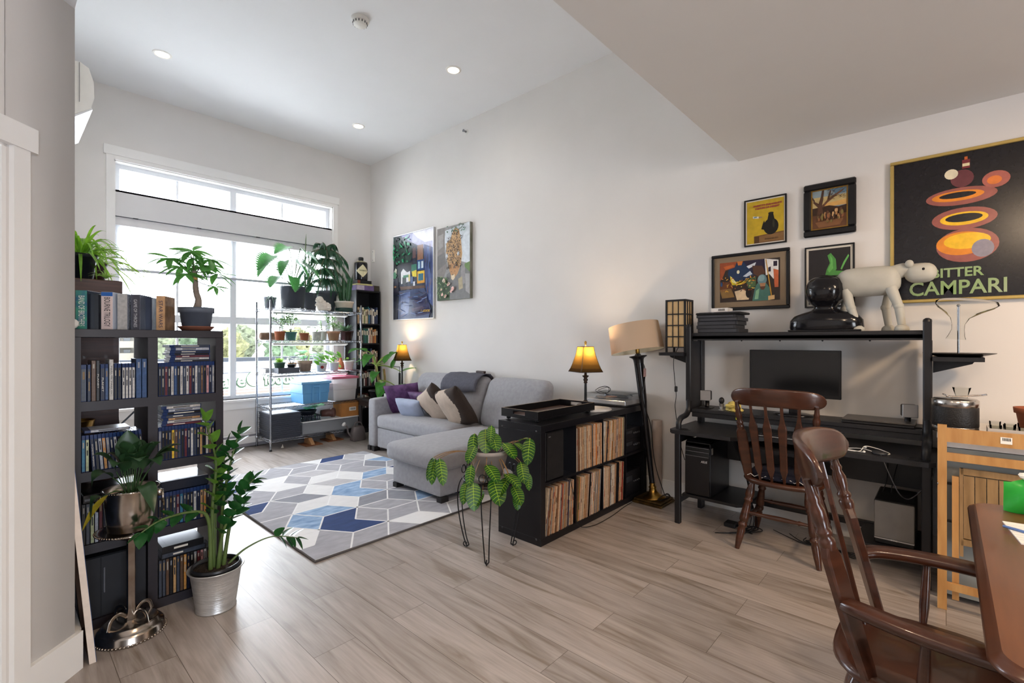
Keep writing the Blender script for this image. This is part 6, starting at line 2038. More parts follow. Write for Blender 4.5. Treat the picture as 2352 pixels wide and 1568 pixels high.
L = [('#1c2338', rectp(0, 0, 1, 1)), ('#a9a6c6', [(.35, 1), (1, 1), (1, .72), (.75, .80), (.45, .9)]), ('#e6e5f2', [(.5, 1), (1, 1), (1, .86), (.8, .86), (.62, .93)]), ('#7f7dae', [(.2, 1), (.5, 1), (.48, .90), (.3, .93)]),
     ('#17382f', [(0, 1), (.3, .97), (.48, .86), (.5, .74), (.42, .66), (.3, .62), (.2, .60), (0, .66)]), ('#1a1c26', [(.0, .66), (.5, .66), (.46, .46), (.0, .44)]), ('#2e3f77', [(.78, .84), (1, .78), (1, .12), (.86, .2), (.8, .42)]),
     ('#4c5f96', [(.86, .8), (.92, .79), (.95, .2), (.9, .2)]), ('#8d6247', [(.62, .84), (.76, .84), (.76, .66), (.62, .66)]), ('#5a3d3f', [(.5, .82), (.58, .82), (.58, .70), (.5, .7)]), ('#3a7c66', [(.47, .63), (.6, .63), (.6, .55), (.47, .55)]),
     ('#e6e6ea', [(.2, .56), (.26, .60), (.36, .55), (.44, .56), (.44, .44), (.2, .42)]), ('#22332f', rectp(.24, .42, .34, .50)), ('#2e7a54', rectp(.26, .49, .40, .52)), ('#c9b43a', rectp(.40, .44, .43, .52)), ('#e4d23a', [(.48, .55), (.6, .56), (.6, .48), (.5, .49)]),
     ('#27457c', rectp(.62, .55, .79, .67)), ('#9cc4d8', rectp(.64, .57, .69, .65)), ('#c9d6e0', rectp(.72, .57, .77, .65)), ('#d99b2c', rectp(.62, .40, .80, .54)), ('#e8c33a', rectp(.63, .51, .79, .54)), ('#3f8f9c', rectp(.65, .43, .77, .51)), ('#1d2c44', rectp(.68, .43, .70, .51)), ('#1d2c44', rectp(.73, .43, .75, .51)),
     ('#dfe2ea', rectp(.52, .38, .57, .43)), ('#2e4a7a', rectp(.46, .41, .52, .49)), ('#5d4236', [(.18, .39), (.8, .37), (.82, .34), (.2, .35)]), ('#3d4a70', [(.15, .34), (.8, .34), (.95, .1), (.9, .0), (.12, 0)]), ('#56689a', [(.2, .3), (.45, .32), (.4, .05), (.2, .03)]), ('#2a2a52', [(.5, .2), (.85, .28), (.95, .05), (.6, .02)]),
     ('#4f4a63', [(.48, .12), (.75, .14), (.8, .10), (.5, .08)]), ('#16192a', [(0, .5), (.12, .5), (.16, .3), (.1, 0), (0, 0)]), ('#cfd5c2', [(.02, .58), (.06, .62), (.1, .6), (.08, .54), (.03, .54)]), ('#3e7f5c', [(.0, .56), (.05, .58), (.1, .53), (.06, .49), (.0, .5)]), ('#8a6040', ellp(.05, .395, .035, .012))]
for k in range(46):
    u, v = q.uniform(.0, .45), q.uniform(.66, .98)
    if u + (v - .66) * .2 < .5:
        L.append((q.choice(['#1f9a63', '#23a56c', '#17784d', '#0f1f22']), dab(u, v, q.uniform(.015, .04), q.uniform(.008, .016), q.uniform(-1.2, .6))))
for k in range(24):
    L.append((q.choice(['#3b5392', '#22305c', '#7080b0', '#6b4a3f', '#181c30']), dab(q.uniform(.82, .98), q.uniform(.15, .8), .05, .006, 1.5 + q.uniform(-.15, .15))))
for k in range(30):
    L.append((q.choice(['#31406e', '#6a7db0', '#4a3f58', '#222846']), dab(q.uniform(.15, .9), q.uniform(.02, .33), .08, .006, q.uniform(-.3, .3))))
art(r, 'canvas', 5.983, 1.67, .927, 1.204, L, RW - .022, .25)
text_obj('signature', 'GONDOROSKI', .045, M('#d9b53a', var=0), r, (RW - .0485, 5.20, 1.765), (0, -1, -.02), (0, 0, 1), width=.20, shear=.2)
q = random.Random(9)
r = thing('painting', 'leopard among rocks and pink flowers painting on deep canvas, right of street scene', 'painting', (RW, 4.62, 1.883))
b = MB(); b.box(RW - .05, 4.306, 1.883, RW - .003, 4.938, 2.823, ch=.002); b.build('stretcher', M('#8f8a80', rough=.7, col2='#3f4a2a', scale=3), r)
L = [('#8c8a88', rectp(0, 0, 1, 1)), ('#ccd2d8', [(.22, .95), (1, 1), (1, .45), (.75, .5), (.28, .62)]), ('#7d7672', [(0, 1), (.26, 1), (.22, .62), (.32, .45), (.2, .3), (0, .2)]), ('#96908c', [(.02, .9), (.2, .92), (.18, .74), (.04, .7)]), ('#6b6664', [(0, .62), (.24, .66), (.28, .5), (0, .42)]),
     ('#5d7a3c', [(.85, .46), (1, .48), (1, .3), (.85, .33)]), ('#6f6d6c', [(.3, .35), (.75, .47), (.85, .42), (1, .34), (1, 0), (.3, 0)]), ('#8a8684', [(.75, .46), (.86, .42), (.86, .2), (.72, .18)]), ('#989492', [(.86, .33), (1, .32), (1, .05), (.88, .1)]), ('#a39576', [(.66, .27), (.78, .3), (.8, .14), (.68, .12)]), ('#2f4426', [(0, .34), (.3, .3), (.42, .16), (.4, 0), (0, 0)]),
     ('#c49a67', [(.5, .93), (.58, .97), (.68, .93), (.74, .80), (.78, .60), (.74, .46), (.64, .34), (.56, .30), (.46, .33), (.36, .45), (.28, .66), (.3, .78), (.42, .82)]), ('#b58452', [(.36, .45), (.46, .50), (.62, .48), (.70, .42), (.62, .33), (.54, .29), (.44, .33)]), ('#d8c3a2', [(.44, .33), (.55, .34), (.56, .29), (.5, .26), (.45, .28)]),
     ('#dfe3e6', ellp(.31, .60, .035, .035)), ('#dfe3e6', ellp(.665, .61, .035, .03)), ('#2a221d', dab(.50, .335, .02, .008, 0)), ('#2a221d', dab(.45, .38, .012, .006, .3)), ('#2a221d', dab(.56, .38, .012, .006, -.3))]
for k in range(420):
    u, v = q.uniform(.28, .78), q.uniform(.42, .95)
    cx = .57 if v > .8 else .53
    if abs(u - cx) < (.10 if v > .85 else .22):
        L.append((q.choice(['#3a2a20', '#4a3526', '#2d211a']), dab(u, v, .011, .008, q.uniform(0, 3))))
for k in range(26):
    L.append((q.choice(['#49684f', '#6d8f7c', '#3f5a40']), dab(q.uniform(.3, .95), q.uniform(.9, 1) - .0, .03, .008, q.uniform(-.8, .8))))
for (u, v, s_) in ((.24, .27, .06), (.40, .21, .055), (.53, .14, .065), (.30, .05, .05), (.2, .08, .045), (.48, .11, .04), (.18, .15, .035)):
    for k in range(5):
        L.append((q.choice(['#e3b9ac', '#d9a59a', '#efd3c6']), ellp(u + q.uniform(-.4, .4) * s_, v + q.uniform(-.25, .25) * s_, s_ * .55, s_ * .32, 8)))
for k in range(40):
    L.append((q.choice(['#5d7c45', '#3c5a30', '#7f9a60']), dab(q.uniform(0, .42), q.uniform(.02, .32), .03, .007, q.uniform(-1, 1.5))))
art(r, 'canvas', 4.938, 1.883, .632, .94, L, RW - .0502, .5, step=.00006)

# ================================================================ black record shelf
KX0, KX1, KY0, KY1, KZ = 2.424, 3.912, 1.962, 2.350, .7945
rs = thing('record_shelf', 'low black cube shelf full of vinyl records standing out from the wall', 'shelf', ((KX0 + KX1) / 2, 2.155, 0))
BLK = M('#16161b', rough=.32, var=.1)
for nm, q in (('top_panel', (KX0, KY0, KZ - .046, KX1, KY1, KZ)), ('base_panel', (KX0, KY0, 0, KX1, KY1, .046)), ('side_panel', (KX0, KY0, .046, KX0 + .05, KY1, KZ - .046)), ('side_panel', (KX1 - .05, KY0, .046, KX1, KY1, KZ - .046))):
    b = MB(); b.box(*q, ch=.0015); b.build(nm, BLK, rs)
KC = [(2.474, 2.824), (2.834, 3.190), (3.200, 3.550), (3.560, 3.862)]
for k in range(3):
    b = MB(); b.box(KC[k][1], KY0 + .003, .046, KC[k + 1][0], KY1, KZ - .046); b.build('divider', BLK, rs)
for x0, x1 in KC:
    b = MB(); b.box(x0, KY0 + .003, .390, x1, KY1, .4065); b.build('shelf', BLK, rs)
b = MB()
for (y, z) in ((2.0, .04), (2.31, .04), (2.0, .755), (2.31, .755)):
    b.at((KX0, y, z), (0, -math.pi / 2, 0)); b.lathe([(.007, 0), (.006, .0012), (0, .0012)], seg=12)
b.at(); b.build('screw_cap', M('#3c3c42', rough=.4), rs)
RECC = {'tan': '#b58f6c', 'cream': '#cdbba2', 'white': '#d6d0c8', 'brown': '#7d5a42', 'black': '#1d1c1f', 'grey': '#8d8a88', 'peach': '#c9a283', 'red': '#8f3a30', 'orange': '#c27a3c', 'navy': '#2b3350', 'olive': '#7c7148'}
def records(cell, x0, x1, z, seed, lean_f, tmin=.0055, tmax=.0095, gap=None, first=None):
    q = random.Random(seed)
    x = x0 + .002
    i = 0
    while True:
        t = q.uniform(tmin, tmax)
        if x + t > x1 - .002:
            break
        cn = q.choice(['tan', 'tan', 'cream', 'cream', 'peach', 'white', 'brown', 'black', 'grey', 'peach', 'tan', 'red' if q.random() < .35 else 'cream', 'orange' if q.random() < .3 else 'tan', 'navy' if q.random() < .3 else 'brown', 'olive' if q.random() < .3 else 'grey'])
        if first and i == 0:
            cn = first
        dy = q.uniform(.001, .012)
        h = q.uniform(.308, .318)
        r = thing('record', '%s record sleeve, %s from left in the %s cubby of the record shelf' % (cn, ordinal(i), cell), 'record', (x + t / 2, KY0 + .008, z), 'records in the %s cubby' % cell)
        b = MB(); b.box(x + .0003, KY0 + .004 + dy, z + .0004, x + t - .0003, KY0 + .004 + dy + .315, z + h, 0)
        for k in range(q.randint(0, 2)):
            zz = z + q.uniform(.03, .25)
            b.box(x + t * .2, KY0 + .0034 + dy, zz, x + t * .8, KY0 + .0045 + dy, zz + q.uniform(.02, .06), 1)
        b.build('sleeve', [M(RECC[cn], rough=.6, var=.15, scale=60), M(RECC[q.choice(['black', 'white', 'brown', 'red', 'cream'])], rough=.6)], r)
        r.rotation_euler = (0, lean_f(i, x), 0)
        x += t
        if gap and gap[0] < x < gap[0] + .01:
            x += gap[1]
        i += 1
records('upper second', 2.836, 3.186, .4068, 1, lambda i, x: -.01 + .035 * max(0, (x - 3.0)), gap=(2.945, .012))
records('upper third', 3.203, 3.543, .4068, 2, lambda i, x: .10 - .08 * (x - 3.2) / .35, first='white')
records('lower first', 2.477, 2.806, .0463, 3, lambda i, x: .14 - .10 * (x - 2.47) / .33, first='cream')
records('lower second', 2.840, 3.165, .0463, 4, lambda i, x: .10 - .02 * (x - 2.84) / .3)
records('lower third', 3.204, 3.515, .0463, 5, lambda i, x: .05, gap=(3.40, .03), first='white')
r = thing('speaker', 'black bookshelf speaker in the upper left cubby of record shelf', 'speaker', (2.60, 2.12, .407))
b = MB(); b.box(2.505, 1.985, .4068, 2.700, 2.25, .736, ch=.003); b.build('cabinet', BLACK, r)
b = MB(); b.box(2.510, 1.975, .412, 2.695, 1.985, .731, ch=.004); b.build('grille', M('#1b1b1f', rough=.9, var=.2, bump=.5, bscale=400), r)
b = MB(); b.cbox((2.535, 1.9745, .705), (.022, .001, .006)); b.build('badge', M('#c9c9cc', rough=.3, metal=.8), r)
for z, h, nm in ((.4068, .11, 'black stereo receiver in the upper right cubby of the record shelf'), (.5170, .09, 'black cassette deck stacked on the receiver in record shelf'), (.0463, .20, 'black boombox in the lower right cubby of the record shelf')):
    r = thing('stereo', nm, 'stereo', (3.71, 2.12, z))
    b = MB(); b.box(3.575, 1.99, z, 3.85, 2.30, z + h - .001, ch=.003); b.build('body', M('#1b1b20', rough=.4), r)
    b = MB(); b.box(3.585, 1.986, z + h * .55, 3.70, 1.9902, z + h * .8); b.build('display', M('#2c2f36', rough=.15), r)
    b = MB()
    for k in range(4):
        b.at((3.73 + k * .03, 1.9895, z + h * .5), (math.pi / 2, 0, 0)); b.lathe([(.009, 0), (.008, .01), (0, .01)], seg=12)
    b.at(); b.build('knobs', M('#3d3e44', rough=.3), r)
# on top of the record shelf
KT = KZ + .0005
r = thing('serving_tray', 'black wooden serving tray with cut-out handles on the record shelf', 'tray', (2.82, 2.195, KT))
b = MB()
tx0, tx1, ty0, ty1, tz = 2.470, 3.170, 2.025, 2.365, KT + .022
b.box(tx0, ty0, tz, tx1, ty1, tz + .008, 0)
b.box(tx0 + .012, ty0 + .012, tz + .0082, tx1 - .012, ty1 - .012, tz + .0095, 1)
TRAYM = M('#131316', rough=.3, var=.15)
b.build('bottom', [TRAYM, M('#4a352e', rough=.5, var=.25, scale=40)], r)
b = MB(); b.box(tx0, ty0, tz + .0083, tx1, ty0 + .011, tz + .058, ch=.001); b.build('long_side', TRAYM, r)
b = MB(); b.box(tx0, ty1 - .011, tz + .0083, tx1, ty1, tz + .058, ch=.001); b.build('long_side', TRAYM, r)
for x in (tx0, tx1 - .011):
    b = MB()
    y0, y1 = ty0 + .011, ty1 - .011
    z0, z1 = tz + .0083, tz + .058
    hy0, hy1, hz0, hz1 = (y0 + y1) / 2 - .055, (y0 + y1) / 2 + .055, z0 + .014, z1 - .012
    b.box(x, y0, z0, x + .011, hy0, z1); b.box(x, hy1, z0, x + .011, y1, z1); b.box(x, hy0, z0, x + .011, hy1, hz0); b.box(x, hy0, hz1, x + .011, hy1, z1)
    b.build('handle_side', TRAYM, r)
b = MB()
for q in ((tx0, ty0, tx1, ty0 + .011), (tx0, ty1 - .011, tx1, ty1)):
    b.box(q[0], q[1], tz + .058, q[2], q[3], tz + .0588)
for x in (tx0, tx1 - .011):
    b.box(x, ty0 + .011, tz + .058, x + .011, ty1 - .011, tz + .0588)
b.build('worn_edge', M('#8a7a6a', rough=.6, var=.4, scale=30), r)
for x in (tx0 + .04, tx1 - .04):
    for y in (ty0 + .035, ty1 - .035):
        b = MB(); b.ell((x, y, KT + .011), (.018, .018, .0108), 12, 8); b.build('foot', TRAYM, r)
b = MB(); b.lathe([(0, 0), (.153, .0), (.156, .006), (.152, .013), (0, .013)], (3.290, 2.125, KT), 48)
tag(b.build('serving_board', M('#d9d6d2', rough=.2, col2='#b3b0ae', scale=7, detail=9), origin=(3.29, 2.125, KT)), 'round white marble board between the black tray and the turntable', 'board')
# turntable
TS = M('#a9abb0', rough=.35, metal=.6, var=.05)
r = thing('turntable', 'silver turntable with clear dust cover at the wall end of the shelf', 'turntable', (3.735, 2.18, KT))
b = MB(); b.box(3.575, 1.985, KT + .014, 3.925, 2.395, KT + .052, ch=.003); b.build('plinth', TS, r)
b = MB(); b.box(3.568, 1.98, KT + .004, 3.93, 2.40, KT + .0138); b.build('base', BLACK, r)
for x in (3.60, 3.90):
    for y in (2.01, 2.33):
        b = MB(); b.cyl((x, y, KT), .014, .0045, seg=12); b.build('foot', BLACK, r)
b = MB(); b.lathe([(0, 0), (.145, 0), (.148, .004), (.146, .009), (0, .009)], (3.735, 2.21, KT + .0525), 48); b.build('platter', M('#8d9096', rough=.3, metal=.8), r)
b = MB(); b.lathe([(0, 0), (.140, 0), (.140, .002), (0, .002)], (3.735, 2.21, KT + .062), 48); b.lathe([(0, 0), (.05, 0), (.05, .0004), (0, .0004)], (3.735, 2.21, KT + .064), 32, 1); p_ = b.build('vinyl_disc', [M('#5d5a5c', rough=.25), M('#b98a72', rough=.6)], r)
b = MB(); b.lathe([(.02, 0), (.022, .02), (.012, .03)], (3.90, 2.36, KT + .0525), 14); b.tube([(3.90, 2.36, KT + .078), (3.885, 2.12, KT + .078), (3.84, 2.06, KT + .070)], .004, 8); b.build('tonearm', CHROME, r)
b = MB()
for q in ((3.577, 1.987, KT + .0525, 3.58, 2.393, KT + .10), (3.92, 1.987, KT + .0525, 3.923, 2.393, KT + .10), (3.58, 1.987, KT + .0525, 3.92, 1.99, KT + .10), (3.58, 2.39, KT + .0525, 3.92, 2.393, KT + .10), (3.577, 1.987, KT + .1002, 3.923, 2.393, KT + .103)):
    b.box(*q)
b.build('dust_cover', glass_mat('acrylic', (.92, .93, .94), .10), r)
tag(MB().tube(crom([(3.75, 2.39, KT + .106), (3.80, 2.37, KT + .13), (3.87, 2.35, KT + .135), (3.93, 2.34, KT + .11), (3.96, 2.36, KT + .05)], 6), .003, 6).tube(crom([(3.78, 2.38, KT + .106), (3.83, 2.34, KT + .125), (3.90, 2.34, KT + .12), (3.95, 2.36, KT + .04)], 6), .0025, 6).build('cable', BLACK, origin=(3.85, 2.36, KT + .1)), 'loop of thin black cable on the turntable cover', 'cable')
table_lamp((3.452, 2.298, KT), 'lit black shaded table lamp on the record shelf beside the turntable', 1.09, 12)
tag(MB().tube(crom([(2.74, 1.955, .392), (2.72, 1.90, .25), (2.80, 1.93, .05), (2.95, 1.90, .008), (3.2, 1.90, .006), (3.45, 1.93, .006), (3.6, 1.94, .006)], 8), .0028, 6).build('cable', BLACK, origin=(2.95, 1.92, 0)), 'thin black speaker cable hanging across the record shelf front to floor', 'cable')

# floor lamp
r = thing('floor_lamp', 'tall black and brass column floor lamp with beige drum shade, leaning', 'lamp', (3.76, 1.82, 0))
BZM = M('#3a2c18', rough=.4, metal=.7, col2='#6a522a', scale=20)
b = MB(); b.box(3.625, 1.69, .0, 3.885, 1.95, .022, ch=.006); b.box(3.635, 1.70, .022, 3.875, 1.94, .038, ch=.005); b.build('base', BZM, r)
ax = Vector((0, .121, .9926)).normalized()
O = Vector((3.76, 1.82, .038))
from mathutils import Quaternion
LQ = Vector((0, 0, 1)).rotation_difference(ax).to_matrix().to_4x4()
LM = Matrix.Translation(O) @ LQ
def lamp_part(nm, prof_, mat, seg=24, par=r):
    b = MB(); b.M = LM; b.lathe(prof_, seg=seg); return b.build(nm, mat, par)
lamp_part('base_dome', [(.10, 0), (.098, .006), (.06, .02), (.035, .05), (.028, .075), (.034, .085), (.022, .10), (.026, .12)], BRASS)
lamp_part('column', [(.022, .12), (.023, .40), (.026, .46), (.026, .74), (.032, .80), (.040, 1.10), (.041, 1.13)], M('#141215', rough=.25, var=.3))
for a_, rr_ in ((.115, .027), (.445, .0285), (.475, .0285), (.735, .0295), (.765, .032), (1.09, .042), (1.125, .0435)):
    lamp_part('brass_ring', [(rr_ - .004, -.006), (rr_, -.004), (rr_ + .002, 0), (rr_, .004), (rr_ - .004, .006)], BRASS)
lamp_part('capital', [(.041, 1.13), (.044, 1.16), (.05, 1.175), (.075, 1.19), (.075, 1.197), (.03, 1.20), (.02, 1.215)], M('#141215', rough=.3))
lamp_part('socket', [(.014, 1.215), (.018, 1.22), (.016, 1.27), (.012, 1.28)], BRASS)
SHM = Matrix.Translation(O + ax * 1.235) @ Vector((0, 0, 1)).rotation_difference(Vector((.02, .19, .98)).normalized()).to_matrix().to_4x4()
LINEN = translucent_mat('linen_shade', '#cbb39b', .12)
b = MB(); b.M = SHM; b.lathe([(.224, .0), (.213, .235)], seg=48, cap=False); sh_ = b.build('lamp_shade', [LINEN], r)
b = MB(); b.M = SHM; b.lathe([(.222, .001), (.211, .234)], seg=48, cap=False); b.build('shade_lining', M('#e6dcc4', rough=.8), sh_)
b = MB(); b.M = SHM
for k in range(3):
    a = k * 2.09
    b.tube([(0, 0, .21), (.212 * math.cos(a), .212 * math.sin(a), .225)], .002, 5)
b.tube([(0, 0, .03), (0, 0, .21)], .004, 6)
b.build('harp', BRASS, sh_)
tg = MB(); P_ = O + ax * 1.06 + Vector((-.02, -.055, 0))
tg.box(P_.x - .02, P_.y - .002, P_.z - .04, P_.x + .025, P_.y, P_.z + .03)
tag(tg.build('paper_tag', M('#b58f8a', rough=.6, var=.25, scale=80), origin=tuple(P_)), 'small pink printed paper tag hanging on the floor lamp column', 'tag')
cdp = [O + ax * t + Vector((.045 * math.cos(f_), -.045 * abs(math.sin(f_)) - .004, 0)) for t, f_ in ((1.13, .4), (1.06, .8), (.95, 2.2), (.82, 2.7), (.6, .5), (.42, .4), (.25, .7))]
cb_ = [tuple(p) for p in cdp] + [(3.80, 1.74, .06), (3.87, 1.76, .05), (3.85, 1.72, .042), (3.70, 1.73, .045), (3.68, 1.74, .06), (3.80, 1.72, .08), (3.90, 1.73, .02)]
tag(MB().tube(crom(cb_, 6), .0035, 6).build('cable', BLACK, origin=(3.8, 1.74, .04)), 'black power cord wound around the floor lamp column', 'cord')
tag(MB().tube([(3.93, 1.875, 0), (3.935, 1.875, .66)], .045, 24).build('paper_roll', M('#b7a79c', rough=.8, var=.1, scale=12), origin=(3.93, 1.875, 0)), 'tall beige paper roll standing behind the floor lamp', 'roll')

# ================================================================ wire plant stand with prayer plant
r = thing('plant_stand', 'black wire plant stand with three hairpin legs on the plank floor', 'plant stand', (2.143, 2.16, 0))
PC = (2.143, 2.16)
IRON = M('#17171a', rough=.4, metal=.3)
b = MB()
for rr_, z in ((.165, .482), (.155, .452)):
    b.tube([(PC[0] + rr_ * math.cos(t), PC[1] + rr_ * math.sin(t), z) for t in [k * math.pi / 18 for k in range(36)]], .004, 6, closed=True)
for k in range(3):
    a = k * 2.09 + .5
    b.tube([(PC[0], PC[1], .478), (PC[0] + .165 * math.cos(a), PC[1] + .165 * math.sin(a), .481)], .003, 5)
b.build('ring', IRON, r)
for (fx, fy) in ((2.012, 2.048), (2.100, 2.325), (2.318, 2.112)):
    d = Vector((fx - PC[0], fy - PC[1], 0)); L_ = d.length; d.normalize(); sd = Vector((-d.y, d.x, 0))
    def PT(o, s_, z):
        v = Vector((PC[0], PC[1], z)) + d * o + sd * s_
        return tuple(v)
    b = MB()
    for sg in (-1, 1):
        b.tube(crom([PT(.166, sg * .032, .48), PT(.205, sg * .030, .43), PT(.225, sg * .027, .34), PT(.215, sg * .020, .2), PT(.185, sg * .014, .07), PT(L_ - .01, sg * .012, .012)], 6), .0042, 6)
    b.tube(crom([PT(L_ - .01, -.012, .012), PT(L_ + .006, 0, .005), PT(L_ - .01, .012, .012)], 4), .0042, 6)
    b.tube([PT(L_ + .012 + .014 * math.cos(t), 0, .019 + .014 * math.sin(t)) for t in [k * .5 - 1.6 for k in range(10)]], .004, 6)
    b.build('leg', IRON, r)
    b = MB()
    for sg in (-1, 1):
        b.tube([PT(.178, sg * (.026 + .022 * math.cos(t)), .52 + .026 * math.sin(t)) for t in [k * .45 - 1.7 for k in range(15)]], .0035, 6)
    b.build('scroll', IRON, r)
mp_ = thing('prayer_plant', 'prayer plant with boldly veined leaves in a grey pot on the wire stand', 'potted plant', (2.143, 2.16, .487))
b = MB(); b.lathe([(.08, .0), (.145, .004), (.155, .02), (.15, .024), (.135, .012), (0, .01)], (2.143, 2.16, .486), 32); b.build('saucer', M('#a8a29f', rough=.5, var=.1), mp_)
pot(mp_, (2.143, 2.16, .498), .085, .128, .165, M('#a39a95', rough=.55, var=.06), rim=.008, rimh=.022)
lf_, st_ = MB(), MB()
CAMR = Vector((.675, -.738, 0))
FW = Vector((.738, .675, 0))
def mleaf(a, fwd, z, dx, df, dz, L, W, dr=.35, roll=0.0):
    """leaf rooted a metres to the right and fwd metres back of the pot centre"""
    p = Vector((PC[0], PC[1], z)) + CAMR * a + FW * fwd
    d = CAMR * dx + FW * df + Vector((0, 0, dz))
    b0 = Vector((PC[0], PC[1], .645)) + CAMR * a * .35 + FW * fwd * .35
    st_.tube(bez(tuple(b0), tuple((b0 + p) / 2 + Vector((0, 0, .05))), tuple(p), 6), .0022, 5)
    leaf(lf_, p, d, L * .85, W * 1.15, droop=dr, shape='round', n=10, fold=.18, roll=roll, mi_vein=1, veins=7)
for args in [(-.09, -.05, .77, -.1, -.4, -.9, .15, .06), (-.02, -.06, .80, .05, -.5, -.8, .14, .09), (.02, -.07, .78, .25, -.5, -.5, .12, .08), (-.08, -.08, .70, -.35, -.6, -.5, .12, .07), (.09, -.07, .715, .55, -.5, -.35, .13, .095), (.16, -.05, .71, .4, -.3, -.1, .11, .06), (.26, -.07, .745, -.15, -.5, -.9, .15, .075), (.19, -.05, .72, .5, -.3, .45, .10, .05),
             (-.33, -.10, .625, -.1, -.4, -.9, .14, .055), (-.30, -.12, .63, .25, -.5, -.8, .15, .065), (-.34, -.09, .63, -.3, -.3, -.9, .13, .05), (-.01, -.16, .60, .55, -.5, -.4, .13, .09), (-.10, -.15, .60, -.1, -.4, -.9, .12, .055), (.20, -.08, .60, .2, -.4, -.8, .12, .075), (.24, -.06, .53, .15, -.3, -.9, .10, .05),
             (.03, -.17, .52, .35, -.5, -.75, .15, .11), (-.09, -.17, .50, .1, -.45, -.85, .15, .085), (-.13, -.16, .50, -.15, -.4, -.9, .12, .055), (.13, -.15, .52, -.5, -.4, -.5, .13, .09), (.15, -.14, .47, .45, -.45, -.6, .12, .085), (-.03, -.17, .45, -.4, -.4, -.5, .10, .08), (.17, -.13, .42, .15, -.4, -.9, .09, .05), (.10, -.14, .54, .6, -.4, -.2, .14, .09), (.02, -.1, .83, -.05, -.4, -.9, .10, .05)]:
    mleaf(*args)
st_.build('stems', M('#8a6a45', rough=.6), mp_)
lf_.build('foliage', [leaf_mat('#2a5a22', rough=.35, tw=.25), leaf_mat('#b0d43f', rough=.4, tw=.3, var=.05)], mp_)
# ================================================================ pictures over the desk
FRB = M('#141417', rough=.3)
def poster(label, yl, yr, z0, z1, fw, mat_w, layers, framem=FRB, depth=.022, matcol='#e4ddcf', name='framed_poster', cat='poster', liner=None):
    r = picture(name, label, cat, yl, yr, z0, z1, depth, framem, fw)
    x = RW - depth * .55
    b = MB(); b.poly([(x, yl - fw * .9, z0 + fw * .9), (x, yl - fw * .9, z1 - fw * .9), (x, yr + fw * .9, z1 - fw * .9), (x, yr + fw * .9, z0 + fw * .9)][::-1])
    b.build('mat_board', M(matcol, rough=.7, var=.03), r)
    m = fw + mat_w
    art(r, 'print', yl - m, z0 + m, yl - yr - 2 * m, z1 - z0 - 2 * m, layers, x - .0003, .35)
    if liner:
        b = MB()
        x0 = RW - depth * .9
        for q in ((yr + fw, z0 + fw, yl - fw, z0 + fw + .008), (yr + fw, z1 - fw - .008, yl - fw, z1 - fw), (yr + fw, z0 + fw + .008, yr + fw + .008, z1 - fw - .008), (yl - fw - .008, z0 + fw + .008, yl - fw, z1 - fw - .008)):
            b.box(x - .004, q[0], q[1], x + .002, q[2], q[3])
        b.build('gilt_liner', liner, r)
    b = MB(); xg = x - .006
    b.box(xg - .0005, yr + fw * .8, z0 + fw * .8, xg, yl - fw * .8, z1 - fw * .8)
    b.build('glazing', glass_mat('picture_glass', (.985, .985, .985), .05, .05), r)
    return r
q = random.Random(4)
# yellow liqueur poster: the known figure is replaced by a plain dark rounded jug on a crate
L = [('#cfae2a', rectp(0, 0, 1, 1)), ('#7a5530', [(.2, 0), (1, 0), (1, .22), (.2, .17)]), ('#8f6a40', [(.34, .02), (1, .02), (1, .2), (.34, .15)]), ('#5a3d22', [(.2, 0), (.34, 0), (.34, .16), (.2, .17)]),
     ('#1d1b16', ellp(.66, .36, .2, .19, 22)), ('#1d1b16', [(.56, .5), (.76, .5), (.72, .66), (.6, .66)]), ('#26231c', ellp(.66, .67, .075, .025)), ('#1d1b16', [(.48, .52), (.44, .44), (.40, .32), (.47, .30), (.50, .42)]), ('#403a2e', ellp(.73, .42, .03, .1)),
     ('#e7e2d6', [(.17, .60), (.33, .58), (.33, .63), (.17, .65)]), ('#6a8f9c', rectp(.20, .605, .28, .635)), ('#a98a6a', [(.33, .59), (.42, .59), (.42, .615), (.33, .62)])]
r = poster('yellow poster in thin black frame, topmost left of the wall pictures', 1.168, .873, 2.088, 2.450, .010, .009, L)
for body, z, w_, yy in (('ANISETTA EVANGELISTI', 2.392, .20, 1.005), ('LIQUORE DA DESSERT', 2.371, .17, 1.005)):
    text_obj('lettering', body, .0185, M('#a5304a', var=0), r, (RW - .0175, yy, z), (0, -1, 0), (0, 0, 1), width=w_, shear=.15, bold=.0006)
text_obj('lettering', 'EVANGELISTI', .012, M('#2c1d12', var=0), r, (RW - .0175, .975, 2.131), (0, -1, 0), (0, 0, 1), width=.09)
# landscape with tree, wide black frame with gilt liner
L = [('#8fa0a8', rectp(0, 0, 1, 1)), ('#c9b27a', rectp(0, .55, 1, .82)), ('#d9a860', [(.35, .55), (1, .55), (1, .68), (.35, .64)]), ('#5f7e94', [(.5, 1), (1, 1), (1, .86), (.7, .84)]), ('#3f2a1e', [(.0, .55), (.5, .58), (.75, .52), (1, .55), (1, .3), (0, .3)]), ('#6b452c', [(0, .36), (1, .34), (1, 0), (0, 0)]), ('#8a5f3c', [(.1, .18), (.9, .22), (.8, .06), (.2, .04)]),
     ('#5a3c2c', [(.14, .3), (.34, .3), (.30, .62), (.34, .78), (.26, .82), (.2, .66), (.06, .74), (.04, .7), (.18, .56)]), ('#6d4a36', [(.3, .6), (.46, .74), (.7, .86), (.9, .95), (.88, .9), (.66, .78), (.46, .66), (.32, .54)]), ('#4a3226', [(.26, .8), (.3, 1), (.36, 1), (.33, .78)]), ('#53392a', [(.44, .72), (.52, .96), (.56, .95), (.5, .74)]), ('#4a3226', [(.06, .72), (0, .82), (0, .88), (.1, .74)])]
